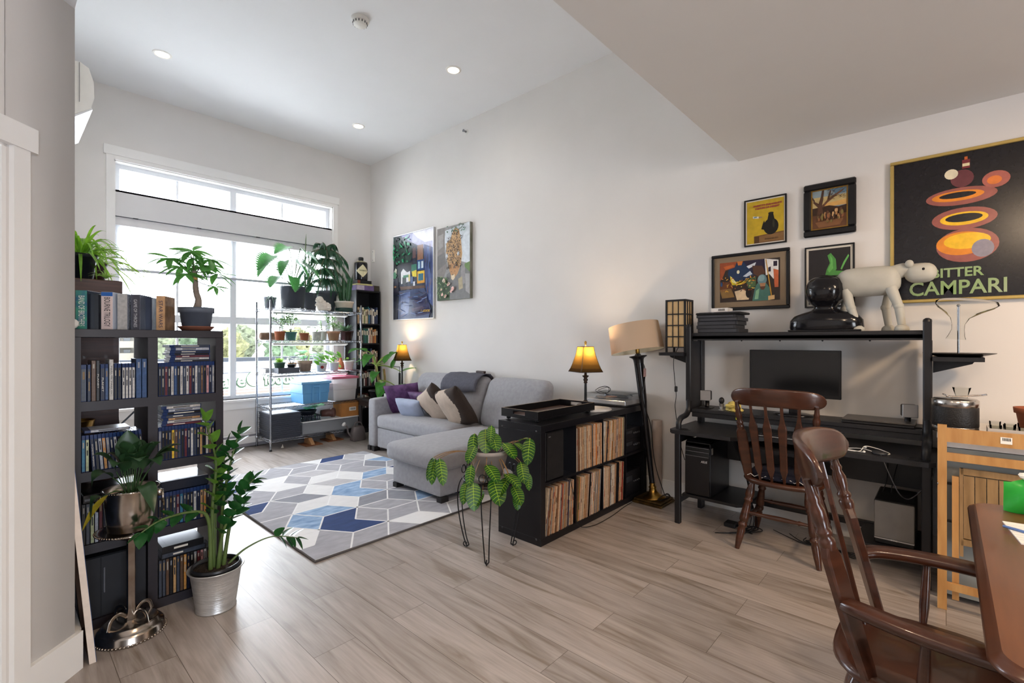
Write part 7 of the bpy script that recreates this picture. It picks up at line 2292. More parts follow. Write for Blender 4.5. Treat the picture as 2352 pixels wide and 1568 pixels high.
for k in range(40):
    L.append((q.choice(['#3b2a1e', '#4f3a28', '#57503a']), dab(q.uniform(.45, 1), q.uniform(.72, .98), .045, .006, q.uniform(-.3, .8))))
for (u, v, s_) in ((.2, .26, .09), (.3, .3, .1), (.42, .34, .12), (.5, .33, .13), (.64, .3, .1), (.72, .38, .1), (.86, .35, .13), (.6, .2, .09), (.78, .24, .09), (.46, .2, .08)):
    for k in range(5):
        L.append((q.choice(['#8a5a38', '#a87a4a', '#5d3a28', '#c29a6a', '#3d2a22', '#7a6a3a']), ellp(u + q.uniform(-.3, .3) * s_, v + q.uniform(-.5, .5) * s_, s_ * .32, s_ * .5, 8)))
poster('old genre painting of people under a tree, in wide black frame with gilt liner', .762, .452, 2.098, 2.474, .046, .004, L, depth=.035, name='framed_painting', cat='painting', liner=BRASS, matcol='#7a6238')
# green on black poster: plain leaf shape in place of the known figure
L = [('#2b2728', rectp(0, 0, 1, 1)), ('#56a04c', [(.40, .50), (.56, .52), (.68, .62), (.66, .80), (.54, .92), (.46, .88), (.52, .74), (.44, .62)]), ('#6fbe60', [(.50, .56), (.60, .64), (.58, .82), (.52, .88), (.55, .74), (.47, .62)]), ('#56a04c', [(.46, .52), (.86, .50), (.82, .58), (.60, .60)]), ('#6fbe60', [(.80, .60), (.88, .72), (.97, .84), (.95, .87), (.84, .74), (.77, .62)]), ('#8e3a32', [(.36, .40), (.44, .40), (.42, .50), (.38, .50)]), ('#d8cbb9', rectp(.36, .42, .44, .46))]
r = poster('black poster with a green curling leaf shape, under the tree painting', .757, .461, 1.592, 2.028, .010, .014, L)
text_obj('lettering', 'QUINA', .055, M('#c79a3a', var=0), r, (RW - .0175, .61, 1.665), (0, -1, 0), (0, 0, 1), width=.22)
# fantasy painting print with wide mat
L = [('#3a2f2a', rectp(0, 0, 1, 1)), ('#22395c', ellp(.36, .72, .22, .26, 18)), ('#2f2740', [(.4, 1), (.8, 1), (.8, .7), (.6, .6), (.5, .8)]), ('#efe9c6', ellp(.32, .74, .025, .045)), ('#dfe7ee', [(.46, .86), (.62, .94), (.6, .86), (.5, .8)]), ('#c9d6e4', [(.4, .62), (.52, .74), (.56, .66), (.46, .6)]), ('#a0502c', [(0, 1), (.3, 1), (.26, .86), (.1, .8), (.04, .6), (0, .55)]), ('#d27a3a', [(.3, 1), (.4, 1), (.38, .9), (.32, .9)]), ('#c7652f', [(.06, .9), (.24, .94), (.26, .88), (.1, .82)]),
     ('#e7d23a', [(.18, .66), (.28, .5), (.5, .5), (.58, .58), (.4, .42), (.2, .42)]), ('#f6efb0', [(.2, .64), (.28, .5), (.3, .44), (.22, .5)]), ('#6b3f24', [(0, .52), (.2, .5), (.24, .3), (.0, .3)]), ('#8a6a3a', [(.0, .32), (.2, .34), (.26, .12), (.04, .1)]), ('#31507a', ellp(.03, .46, .02, .06)), ('#e3c9a2', [(.26, .26), (.4, .30), (.52, .2), (.5, .04), (.3, .04)]), ('#4e6a44', [(.45, .5), (.62, .6), (.62, .36), (.5, .3)]),
     ('#5a3a2a', [(.56, .86), (.72, .84), (.78, .66), (.66, .58), (.58, .66)]), ('#1a1713', ellp(.5, .2, .05, .12)), ('#4c7a70', [(.56, .0), (.86, .0), (.84, .3), (.78, .42), (.64, .42), (.6, .3)]), ('#6c8f95', ellp(.72, .50, .075, .13, 18)), ('#8aa9ac', ellp(.71, .54, .05, .08)), ('#a97a56', [(.68, .42), (.78, .42), (.76, .3), (.70, .3)]), ('#5d3c28', [(.68, .34), (.78, .34), (.75, .26), (.71, .26)]), ('#e8e6e4', [(.76, 1), (.98, .94), (.98, .58), (.9, .5), (.84, .62), (.78, .6)]), ('#2c2233', [(.9, .92), (.96, .92), (.96, .8), (.9, .8)]), ('#2c2233', [(.82, .78), (.86, .8), (.86, .68), (.82, .68)]),
     ('#b98a2e', [(.775, .98), (.79, .98), (.885, .06), (.865, .06)]), ('#c0623a', [(.9, .74), (.98, .7), (.98, .3), (.92, .3)]), ('#d9b27a', [(.82, .1), (.92, .12), (.92, .02), (.82, .0)]), ('#7fae8a', [(.62, .24), (.68, .3), (.66, .04), (.6, .04)])]
for k in range(60):
    L.append((q.choice(['#e0a83a', '#8f4a28', '#d8c25a', '#3a2a20', '#c9763a']), dab(q.uniform(.05, .6), q.uniform(.25, .62), q.uniform(.01, .03), .01, q.uniform(0, 3))))
poster('colourful fantasy scene with helmeted man and moon, wide black frame, lower left', 1.419, .852, 1.598, 2.048, .024, .042, L, matcol='#8d7a63', name='framed_picture', cat='picture')
# big poster with gold frame: plain abstract fruit shapes in place of the known figure
YL, YR_, Z0, Z1 = .271, -.455, 1.597, 2.517
L = [('#1b1a1f', rectp(0, 0, 1, 1)), ('#9a5a52', ellp(.50, .36, .20, .115, 28)), ('#e08a2c', ellp(.47, .375, .17, .08, 28)), ('#efbf2a', ellp(.5, .39, .15, .055, 24)), ('#8f8a98', ellp(.60, .33, .07, .06, 18)), ('#9a5a52', ellp(.48, .545, .21, .075, 28)), ('#efbf2a', ellp(.48, .545, .155, .045, 24)), ('#1b1a1f', ellp(.48, .55, .12, .028, 20)),
     ('#9a5a52', ellp(.46, .70, .23, .06, 28)), ('#e08a2c', ellp(.44, .705, .17, .035, 24)), ('#1b1a1f', ellp(.44, .71, .12, .02, 20)), ('#a86056', ellp(.68, .78, .085, .055, 22)), ('#d97a3a', ellp(.67, .775, .045, .028, 18)), ('#6a3a40', ellp(.47, .82, .075, .06, 20)), ('#e6dcc0', ellp(.40, .86, .045, .035, 16)), ('#7a3038', rectp(.47, .885, .52, .945)), ('#e4d8b0', rectp(.472, .90, .518, .92)), ('#c0602f', rectp(.485, .945, .505, .965))]
r = picture('framed_poster', 'big black poster in gold frame with fruit shapes and green lettering', 'poster', YL, YR_, Z0, Z1, .03, M('#bfa763', rough=.35, metal=.55, var=.06), .020)
art(r, 'print', YL - .018, Z0 + .018, YL - YR_ - .036, Z1 - Z0 - .036, L, RW - .0165, .22)
LET = M('#7fa95c', rough=.4, col2='#a9b39a', scale=2.2)
text_obj('lettering', 'BITTER', .078, LET, r, (RW - .0225, -.045, 1.770), (0, -1, 0), (0, 0, 1), width=.235, bold=.002)
text_obj('lettering', 'CAMPARI', .120, LET, r, (RW - .0225, -.045, 1.677), (0, -1, 0), (0, 0, 1), width=.435, bold=.002)

# ================================================================ gaming desk
DK = M('#18181c', rough=.4, var=.08)
DKT = M('#1f1f23', rough=.45, var=.06, bump=.05, bscale=300)
DY0, DY1 = .080, 1.474
dk = thing('desk', 'black computer desk with raised shelves along the right wall', 'desk', (3.68, .777, 0))
for y in (DY0, DY1):
    b = MB(); b.box(3.425, y - .020, 0, 3.462, y + .020, .668, ch=.004); b.build('leg', DK, dk)
    b = MB(); b.box(3.86, y - .018, 0, 3.93, y + .018, 1.36, ch=.004); b.build('rear_post', DK, dk)
    b = MB()
    P = crom([(3.455, .70), (3.458, .745), (3.50, .775), (3.60, .79), (3.640, .83), (3.645, .90)], 6)
    b.tube([(p[0], y, p[1]) for p in P], .021, 8)
    b.box(3.628, y - .020, .885, 3.668, y + .020, 1.47, ch=.007)
    b.tube([(3.648, y, 1.465), (3.648, y, 1.478), (3.648, y, 1.486)], [.0215, .019, .008], 8)
    b.build('upper_post', DK, dk)
    b = MB(); b.box(3.668, y - .010, .80, 3.86, y + .010, 1.355); b.build('side_panel', M('#222227', rough=.5), dk)
    b = MB(); b.box(3.462, y - .012, .60, 3.86, y + .012, .66); b.box(3.462, y - .012, .15, 3.86, y + .012, .19); b.build('side_rail', DK, dk)
    sg = 1 if y > 1 else -1
    b = MB()
    y0, y1 = y + sg * .022, y + sg * .235
    b.prism([(3.60, y0), (3.90, y0), (3.90, y1 - sg * .02), (3.88, y1), (3.62, y1), (3.60, y1 - sg * .02)], 1.238, 1.262, 'z')
    b.build('side_shelf', DK, dk)
    b = MB(); b.prism([(y0, 1.2375), (y + sg * .20, 1.2375), (y + sg * .19, 1.222), (y0, 1.165)], 3.74, 3.76, 'x'); b.build('bracket', DK, dk)
# desktop with recessed middle
out = [(3.93, DY0 - .04), (3.93, DY1 + .06), (3.44, DY1 + .06), (3.40, DY1 + .03), (3.40, 1.09), (3.43, 1.05), (3.52, .98), (3.56, .92), (3.56, .62), (3.52, .56), (3.43, .49), (3.40, .45), (3.40, DY0 - .01), (3.44, DY0 - .04)]
b = MB(); b.prism(out, .668, .695, 'z'); b.build('desktop', DKT, dk, bevel=.004)
for y in (1.44, .12):
    b = MB(); b.lathe([(.034, 0), (.044, .0), (.046, .002), (.044, .003), (.036, .002), (.034, 0)], (3.47, y, .6952), 28, cap=False); b.lathe([(0, 0), (.034, 0)], (3.47, y, .6955), 28, 1, cap=False)
    b.build('cup_holder', [DK, M('#060607', rough=.9)], dk)
b = MB(); b.box(3.50, .50, .60, 3.80, 1.05, .622); b.build('keyboard_shelf', DKT, dk)
b = MB(); b.box(3.84, DY0 + .02, .44, 3.856, DY1 - .02, .668); b.build('modesty_panel', DK, dk)
b = MB(); b.box(3.645, DY0 + .02, .806, 3.93, DY1 - .02, .832, ch=.003); b.box(3.655, DY0 + .02, .77, 3.67, DY1 - .02, .806); b.build('monitor_shelf', DKT, dk)
b = MB(); b.box(3.66, DY0 + .02, 1.392, 3.93, DY1 - .02, 1.416, ch=.003); b.box(3.67, DY0 + .02, 1.358, 3.69, DY1 - .02, 1.392); b.box(3.67, DY0 + .02, 1.370, 3.675, DY1 - .02, 1.39)
b.build('top_shelf', DKT, dk)
b = MB()
for y in (.35, .6, .85, 1.1):
    b.ell((3.68, y, 1.356), (.006, .006, .006), 8, 6)
b.build('hooks', DK, dk)
for (y0, y1, nm) in ((1.02, 1.452, 0), (.10, .40, 1)):
    b = MB(); b.prism([(3.47, y0 + .05), (3.52, y0), (3.90, y0), (3.90, y1), (3.47, y1)], .145 + .055 * (1 - nm), .165 + .055 * (1 - nm), 'z'); b.build('lower_shelf', DK, dk)
b = MB(); b.box(3.86, .10, .13, 3.90, 1.45, .17); b.build('rear_rail', DK, dk)

# monitor, laptop, speakers
r = thing('monitor', 'black flat monitor turned off on the desk', 'monitor', (3.80, .794, .8325))
b = MB(); b.box(3.785, .512, .963, 3.81, 1.076, 1.289, ch=.003); b.build('housing', M('#131315', rough=.3), r)
b = MB(); b.box(3.7835, .526, .985, 3.7852, 1.062, 1.276); b.build('screen', M('#0e0f11', rough=.22), r)
b = MB(); b.lathe([(.10, 0), (.105, .004), (.09, .012), (.02, .016), (0, .016)], (3.80, .794, .8325), 30, sy=1.2); b.box(3.805, .765, .845, 3.825, .823, 1.05); b.build('stand', BLACKGLOSS, r)
r = thing('laptop', 'closed dark grey laptop on the raised desk shelf', 'laptop', (3.78, .31, .8325))
b = MB(); b.box(3.665, .135, .8330, 3.91, .495, .850, ch=.004); b.build('base', M('#1b1b1e', rough=.4), r)
b = MB(); b.box(3.663, .133, .8502, 3.912, .497, .860, ch=.004); b.build('lid', M('#5a5755', rough=.35, metal=.5), r)
def small_speaker(y, label, yaw):
    r = thing('desk_speaker', label, 'speaker', (3.76, y, .8325), 'small silver desk speakers')
    b = MB(); b.box(3.71, y - .05, .8328, 3.81, y + .05, .838, ch=.002); b.build('foot', BLACK, r)
    b = MB(); b.tube(crom([(3.79, y, .838), (3.80, y, .87), (3.785, y, .915)], 4), .016, 10); b.build('neck', BLACK, r)
    b = MB(); b.box(3.745, y - .036, .892, 3.80, y + .036, .966, ch=.006); b.build('cabinet', BLACK, r)
    b = MB(); b.box(3.735, y - .038, .890, 3.7448, y + .038, .968, ch=.003); b.build('grille', M('#a9aaad', rough=.5, metal=.4, var=.05), r)
    r.rotation_euler = (0, 0, yaw)
    return r
small_speaker(1.385, 'small silver fronted speaker at the left end of the raised shelf', .1)
small_speaker(.165, 'small silver fronted speaker at the right end of the raised shelf', .25)
r = thing('keyboard', 'black keyboard with bright front edge on the desk top', 'keyboard', (3.66, .80, .6955))
b = MB(); b.box(3.575, .57, .6957, 3.72, 1.0, .712, ch=.003); b.build('case', BLACK, r)
b = MB()
for i in range(5):
    for j in range(15):
        b.box(3.59 + i * .025, .58 + j * .0275, .712, 3.61 + i * .025, .602 + j * .0275, .719)
b.build('keys', M('#1e1f23', rough=.5), r)
b = MB(); b.box(3.566, .57, .697, 3.5748, 1.0, .7045, ch=.002); b.build('front_trim', M('#b7b8ba', rough=.25, metal=.8), r)
r = thing('shaving_brush', 'small black and silver brush on the raised desk shelf', 'brush', (3.70, 1.247, .8325))
b = MB(); b.lathe([(.024, 0), (.026, .004), (.012, .008), (.016, .03), (.018, .05)], (3.70, 1.247, .8327), 16); b.build('handle', M('#8f8d8a', rough=.3, metal=.6), r)
b = MB(); b.ell((3.70, 1.247, .905), (.020, .020, .026), 12, 8); b.build('bristles', BLACK, r)
b = MB(); blob(b, (3.71, 1.165, .865), (.045, .055, .036), 3, rough=.35); b.ell((3.70, 1.12, .845), (.02, .03, .014), 10, 6)
for i in range(len(b.v)):
    b.v[i] = (b.v[i][0], b.v[i][1], max(b.v[i][2], .833))
tag(b.build('crumpled_bag', M('#d8c36a', rough=.4, var=.12), origin=(3.71, 1.16, .8325)), 'crumpled pale yellow bag on the raised desk shelf', 'bag')
tag(MB().box(3.640, 1.103, .782, 3.6435, 1.128, .836, ch=.001).build('key_tag', M('#e3e82a', rough=.4), origin=(3.642, 1.115, .78)), 'bright yellow tag hanging over the edge of the raised shelf', 'tag')
# PC tower
r = thing('computer_tower', 'black glossy computer tower on the lower desk shelf', 'computer', (3.66, 1.34, .2205))
b = MB(); b.box(3.475, 1.25, .2205, 3.88, 1.43, .612, ch=.006); b.build('case', M('#16161a', rough=.3), r)
b = MB()
pf = [(3.475, .224), (3.462, .24), (3.462, .52), (3.468, .575), (3.50, .622), (3.56, .628), (3.56, .6125), (3.475, .6125)]
b.prism(pf, 1.252, 1.428, 'y'); b.build('front_bezel', BLACKGLOSS, r)
b = MB()
for z in (.575, .545, .512):
    b.box(3.4595, 1.256, z, 3.4622, 1.424, z + .003)
b.build('chrome_line', CHROME, r)
text_obj('lettering', 'ASUS', .022, M('#c9c9cc', var=0), r, (3.4608, 1.29, .478), (0, -1, 0), (0, 0, 1), shear=.2, width=.045)
b = MB(); b.box(3.50, 1.2488, .53, 3.53, 1.2502, .575); b.build('sticker', M('#8b8d90', rough=.4, var=.3, scale=80), r)
r = thing('subwoofer', 'grey fronted black subwoofer on the low shelf under the desk', 'speaker', (3.68, .222, .1655))
b = MB(); b.box(3.52, .130, .1655, 3.86, .315, .42, ch=.006); b.build('cabinet', M('#151517', rough=.35), r)
b = MB(); b.box(3.505, .132, .205, 3.5198, .313, .415, ch=.003); b.build('grille', M('#6f6d6b', rough=.8, var=.08, bump=.3, bscale=500), r)
b = MB(); b.box(3.5035, .132, .198, 3.5198, .313, .2045); b.build('trim', M('#a8a8aa', rough=.3, metal=.7), r)
text_obj('lettering', 'BOSE', .012, M('#d0d0d0', var=0), r, (3.5032, .222, .2013), (0, -1, 0), (0, 0, 1), width=.03)

# things on the top shelf
ZT = 1.4165
r = thing('shoji_lantern', 'black and cream grid lantern on the left side shelf of the desk', 'lantern', (3.76, 1.60, 1.2625))
lx0, lx1, ly0, ly1 = 3.685, 3.845, 1.517, 1.683
b = MB(); b.box(lx0 + .012, ly0 + .012, 1.308, lx1 - .012, ly1 - .012, 1.675); b.build('paper', M('#d9b989', rough=.8, var=.05), r)
b = MB()
for x in (lx0, lx1 - .014):
    for y in (ly0, ly1 - .014):
        b.box(x, y, 1.2627, x + .014, y + .014, 1.685)
for z in (1.30, 1.385, 1.475, 1.565, 1.672):
    b.box(lx0 + .002, ly0 + .002, z, lx1 - .002, ly0 + .010, z + .008); b.box(lx0 + .002, ly1 - .010, z, lx1 - .002, ly1 - .002, z + .008)
    b.box(lx0 + .002, ly0 + .01, z, lx0 + .010, ly1 - .01, z + .008); b.box(lx1 - .010, ly0 + .01, z, lx1 - .002, ly1 - .01, z + .008)
for k in (1, 2):
    y = ly0 + .014 + (ly1 - ly0 - .028) * k / 3
    b.box(lx0 + .003, y - .003, 1.305, lx0 + .009, y + .003, 1.675)
    x = lx0 + .014 + (lx1 - lx0 - .028) * k / 3
    b.box(x - .003, ly0 + .003, 1.305, x + .003, ly0 + .009, 1.675)
b.box(lx0 + .001, ly0 + .001, 1.678, lx1 - .001, ly1 - .001, 1.686)
b.build('lattice', BLACK, r)
tag(MB().tube(crom([(3.72, 1.585, 1.30), (3.66, 1.575, 1.285), (3.585, 1.57, 1.20), (3.60, 1.565, 1.02), (3.61, 1.56, .93), (3.59, 1.56, .84), (3.62, 1.555, .70), (3.66, 1.55, .55), (3.75, 1.55, .40)], 8), .0028, 6).box(3.604, 1.553, .955, 3.622, 1.573, 1.00, ch=.004).build('cable', BLACK, origin=(3.61, 1.56, .5)), 'thin black lamp cord with inline switch hanging left of the desk', 'cord')
zz = ZT
for k, t in enumerate([.030, .028, .030, .026, .022]):
    dx, dy = .004 * ((k * 7) % 3), .012 * ((k * 5) % 3) - .01
    r = thing('binder_box', 'flat black box, %s from the bottom of the stack on the desk top' % ordinal(k), 'box', (3.80, 1.285, zz), 'stack of flat black boxes on the desk top')
    b = MB(); b.box(3.695 + dx, 1.135 + dy, zz + .0003, 3.925, 1.43 + dy * .5, zz + t - .0003, ch=.002); b.build('box', M('#2a2b30', rough=.5, var=.12), r)
    b = MB(); b.box(3.693 + dx, 1.15 + dy, zz + .004, 3.6955 + dx, 1.415 + dy * .5, zz + t - .004); b.build('spine_label', M('#3a3b41', rough=.5), r)
    zz += t
tag(MB().box(3.69, 1.11, zz + .0005, 3.92, 1.44, zz + .018, ch=.006).build('folder', M('#121215', rough=.7, bump=.3), origin=(3.8, 1.27, zz)), 'soft black folder on top of the flat box stack', 'folder')
tag(MB().prism([(3.70, 1.15), (3.90, 1.13), (3.91, 1.40), (3.71, 1.42)], zz + .0185, zz + .022, 'z').build('magazine', M('#8d8a90', rough=.3, var=.3, scale=20), origin=(3.8, 1.27, zz + .018)), 'thin magazine on the black folder, top of the stack', 'magazine')
r = thing('carton', 'small white box with barcode on top of the black stack', 'box', (3.79, 1.275, zz + .0225))
b = MB(); b.box(3.73, 1.215, zz + .0225, 3.85, 1.335, zz + .052); b.build('box', M('#dcd8d4', rough=.5), r)
b = MB()
for k in range(9):
    b.box(3.7290, 1.235 + k * .0055, zz + .030, 3.7299, 1.2375 + k * .0055, zz + .045)
b.build('barcode', M('#222225'), r)
# plain glossy black bust
r = thing('bust', 'plain glossy black bust on the top shelf of the desk', 'bust', (3.78, .60, ZT))
GB_ = M('#131317', rough=.14, var=.05)
b = MB()
def ringed(rows_, c, seg=32):
    """loft of oval sections: (z, half depth, half width, forward shift)"""
    vs, fs = [], []
    for z, rx, ry, sh_ in rows_:
        for k in range(seg):
            a = 2 * math.pi * k / seg
            vs.append((c[0] + sh_ + rx * math.copysign(abs(math.cos(a)) ** .85, math.cos(a)), c[1] + ry * math.copysign(abs(math.sin(a)) ** .8, math.sin(a)), c[2] + z))
    n_ = len(rows_)
    for i in range(n_ - 1):
        for k in range(seg):
            k2 = (k + 1) % seg
            fs.append((i * seg + k, i * seg + k2, (i + 1) * seg + k2, (i + 1) * seg + k))
    b.add(vs, fs, 0, True)
    b.add(vs[:seg], [tuple(reversed(range(seg)))]); b.add(vs[-seg:], [tuple(range(seg))])
ringed([(.001, .085, .205, 0), (.03, .095, .212, 0), (.075, .098, .208, 0), (.105, .088, .185, 0), (.125, .074, .14, 0), (.14, .062, .09, 0), (.155, .055, .066, 0), (.172, .062, .068, 0), (.19, .084, .088, -.008), (.22, .104, .104, -.012), (.265, .114, .112, -.010), (.31, .112, .110, -.004), (.345, .095, .094, 0), (.366, .068, .066, 0), (.378, .030, .028, 0), (.381, .004, .004, 0)], (3.785, .60, ZT), 36)
b.build('head_and_shoulders', GB_, r)
b = MB(); b.box(3.69, .395, ZT + .0002, 3.875, .805, ZT + .012, ch=.004); b.build('plinth', GB_, r)
# plain pale grey toy animal
r = thing('toy_animal', 'pale grey plastic four legged toy animal on the top shelf of the desk', 'toy', (3.80, .29, ZT))
TG = M('#b5b4ab', rough=.5, var=.06)
b = MB(); soft_box(b, 3.725, .215, ZT + .235, 3.875, .53, ZT + .40, r=.055, puff=(.008, .01, .012), n=12); b.build('body', TG, r)
b = MB()
b.tube(crom([(3.80, .24, ZT + .36), (3.80, .195, ZT + .375), (3.80, .155, ZT + .365)], 5), [.05, .048, .046, .045, .044, .043, .042, .042, .042, .042, .042], 16)
n0 = len(b.v); soft_box(b, 3.745, .045, ZT + .295, 3.855, .185, ZT + .405, r=.045, puff=(.004, .006, .004), n=10)
b.build('head', TG, r)
for sg in (-1, 1):
    b = MB(); b.ell((3.80 + sg * .045, .165, ZT + .405), (.014, .022, .024), 10, 8); b.build('ear', TG, r)
    b = MB(); b.ell((3.80 + sg * .054, .10, ZT + .365), (.006, .01, .01), 10, 8); b.build('eye', BLACKGLOSS, r)
b = MB(); b.tube(crom([(3.80, .525, ZT + .36), (3.80, .56, ZT + .35), (3.80, .575, ZT + .30)], 4), [.014, .013, .012, .011, .010, .009, .008, .006, .004], 8); b.build('tail', TG, r)
for (x, y, yk, yf) in ((3.752, .255, .215, .20), (3.848, .255, .285, .27), (3.752, .485, .455, .42), (3.848, .485, .50, .50)):
    b = MB()
    b.tube([(x, y, ZT + .27), (x, yk, ZT + .15), (x, yf, ZT + .035)], [.032, .024, .020], 12)
    b.ell((x, yk, ZT + .15), (.027, .027, .027), 12, 8)
    b.lathe([(.036, 0), (.038, .006), (.034, .022), (.022, .034), (0, .036)], (x, yf, ZT + .0003), 18)
    b.build('leg', TG, r)
# decanter on the right side shelf
r = thing('drip_tray', 'dark round dish with upright chrome rod on the right side shelf', 'dish', (3.745, -.052, 1.2625))
b = MB(); b.lathe([(.0, 0), (.09, 0), (.155, .018), (.158, .022), (.15, .021), (.09, .006), (0, .005)], (3.745, -.052, 1.2625), 40); b.build('dish', M('#231e1a', rough=.3, metal=.3), r)
b = MB(); b.tube([(3.745, -.052, 1.266), (3.745, -.052, 1.555)], .0055, 10); b.ell((3.745, -.052, 1.557), (.009, .009, .007), 10, 6); b.build('rod', CHROME, r)
b = MB()
prof_ = [(.042, 1.362, .012), (.034, 1.385, .008), (.026, 1.42, .002), (.027, 1.45, 0), (.040, 1.485, -.006), (.075, 1.515, -.018), (.112, 1.540, -.028), (.128, 1.560, -.034), (.124, 1.578, -.032), (.09, 1.592, -.02), (.045, 1.598, -.01), (.004, 1.600, 0)]
vs, fs = [], []
seg = 32
for rr_, z, sh_ in prof_:
    for k in range(seg):
        a = 2 * math.pi * k / seg
        vs.append((3.745 + rr_ * math.cos(a), -.052 + sh_ + rr_ * 1.05 * math.sin(a), z + .12 * rr_ * -math.sin(a) * -1 * .9))
for i in range(len(prof_) - 1):
    for k in range(seg):
        k2 = (k + 1) % seg
        fs.append((i * seg + k, i * seg + k2, (i + 1) * seg + k2, (i + 1) * seg + k))
b.add(vs, fs, 0, True)
tag(b.build('decanter', glass_mat('decanter_glass', (.955, .955, .94), .06), origin=(3.745, -.052, 1.36)), 'clear glass wine decanter drying upside down on the chrome rod', 'decanter')
# desk clutter
r = thing('earphones', 'white earphones with tangled cord on the right of desk top', 'earphones', (3.48, .35, .6955))
b = MB(); b.tube(crom([(3.62, .60, .699), (3.50, .54, .699), (3.46, .45, .699), (3.47, .38, .70), (3.54, .36, .72), (3.56, .30, .71), (3.50, .24, .70), (3.46, .28, .70), (3.50, .36, .71), (3.53, .43, .70), (3.48, .44, .70), (3.45, .36, .70)], 7), .0022, 6); b.build('cord', WHITEPLASTIC, r)
for p in ((3.452, .356, .703), (3.48, .45, .703), (3.56, .36, .71)):
    b = MB(); b.ell(p, (.008, .008, .007), 10, 6); b.build('earbud', WHITEPLASTIC, r)
tag(MB().lathe([(0, 0), (.036, 0), (.038, .005), (.036, .014), (0, .016)], (3.475, .285, .6957), 26).build('cable_puck', M('#2a2b2f', rough=.5), origin=(3.475, .285, .6955)), 'round dark grey puck beside the earphones on the desk', 'puck')
b = MB(); b.tube(crom([(3.46, .285, .70), (3.42, .27, .69), (3.385, .24, .62), (3.40, .19, .50), (3.45, .14, .48), (3.44, .06, .60), (3.46, .05, .68)], 8), .003, 6)
tag(b.build('cable', M('#2a2a2d', rough=.5), origin=(3.42, .2, .6)), 'dark grey cable looping off the right front of the desk', 'cable')
b = MB()
q = random.Random(8)
for k in range(6):
    y = 1.02 + .05 * k / 6
    b.tube(crom([(3.78, y + .14, .60), (3.70 + .02 * k, y + .06, .40), (3.66 + .02 * k, y, .20), (3.62, y + .08 - .03 * k, .03), (3.58 - .03 * k, 1.0 + .04 * k, .006), (3.66, 1.12 - .03 * k, .006), (3.74, 1.02, .006)], 7), .0032, 6)
tag(b.build('cables', BLACK, origin=(3.66, 1.05, 0)), 'bundle of black cables hanging beside the computer tower to floor', 'cables')
b = MB()
for k in range(4):
    b.tube(crom([(3.72, .90 - .1 * k, .02), (3.64 + .02 * k, .70, .006), (3.68, .55, .006), (3.6 + .03 * k, .42, .006), (3.72, .38, .02), (3.8, .46, .1)], 7), .0032, 6)
tag(b.build('cables', BLACK, origin=(3.68, .6, 0)), 'tangle of black cables on the floor under the desk middle', 'cables')
tag(MB().box(3.60, 1.12, .0005, 3.68, 1.20, .032, ch=.006).build('power_adapter', BLACK, origin=(3.64, 1.16, 0)), 'black power brick on the floor beneath the computer tower shelf', 'adapter')
b = MB()
for k in range(2):
    b.tube(crom([(3.72, .25 + .04 * k, .42), (3.74, .24 + .03 * k, .50), (3.80, .22 + .05 * k, .60)], 5), .003, 6)
tag(b.build('cables', BLACK, origin=(3.74, .26, .42)), 'two short black cables rising from the subwoofer', 'cables')
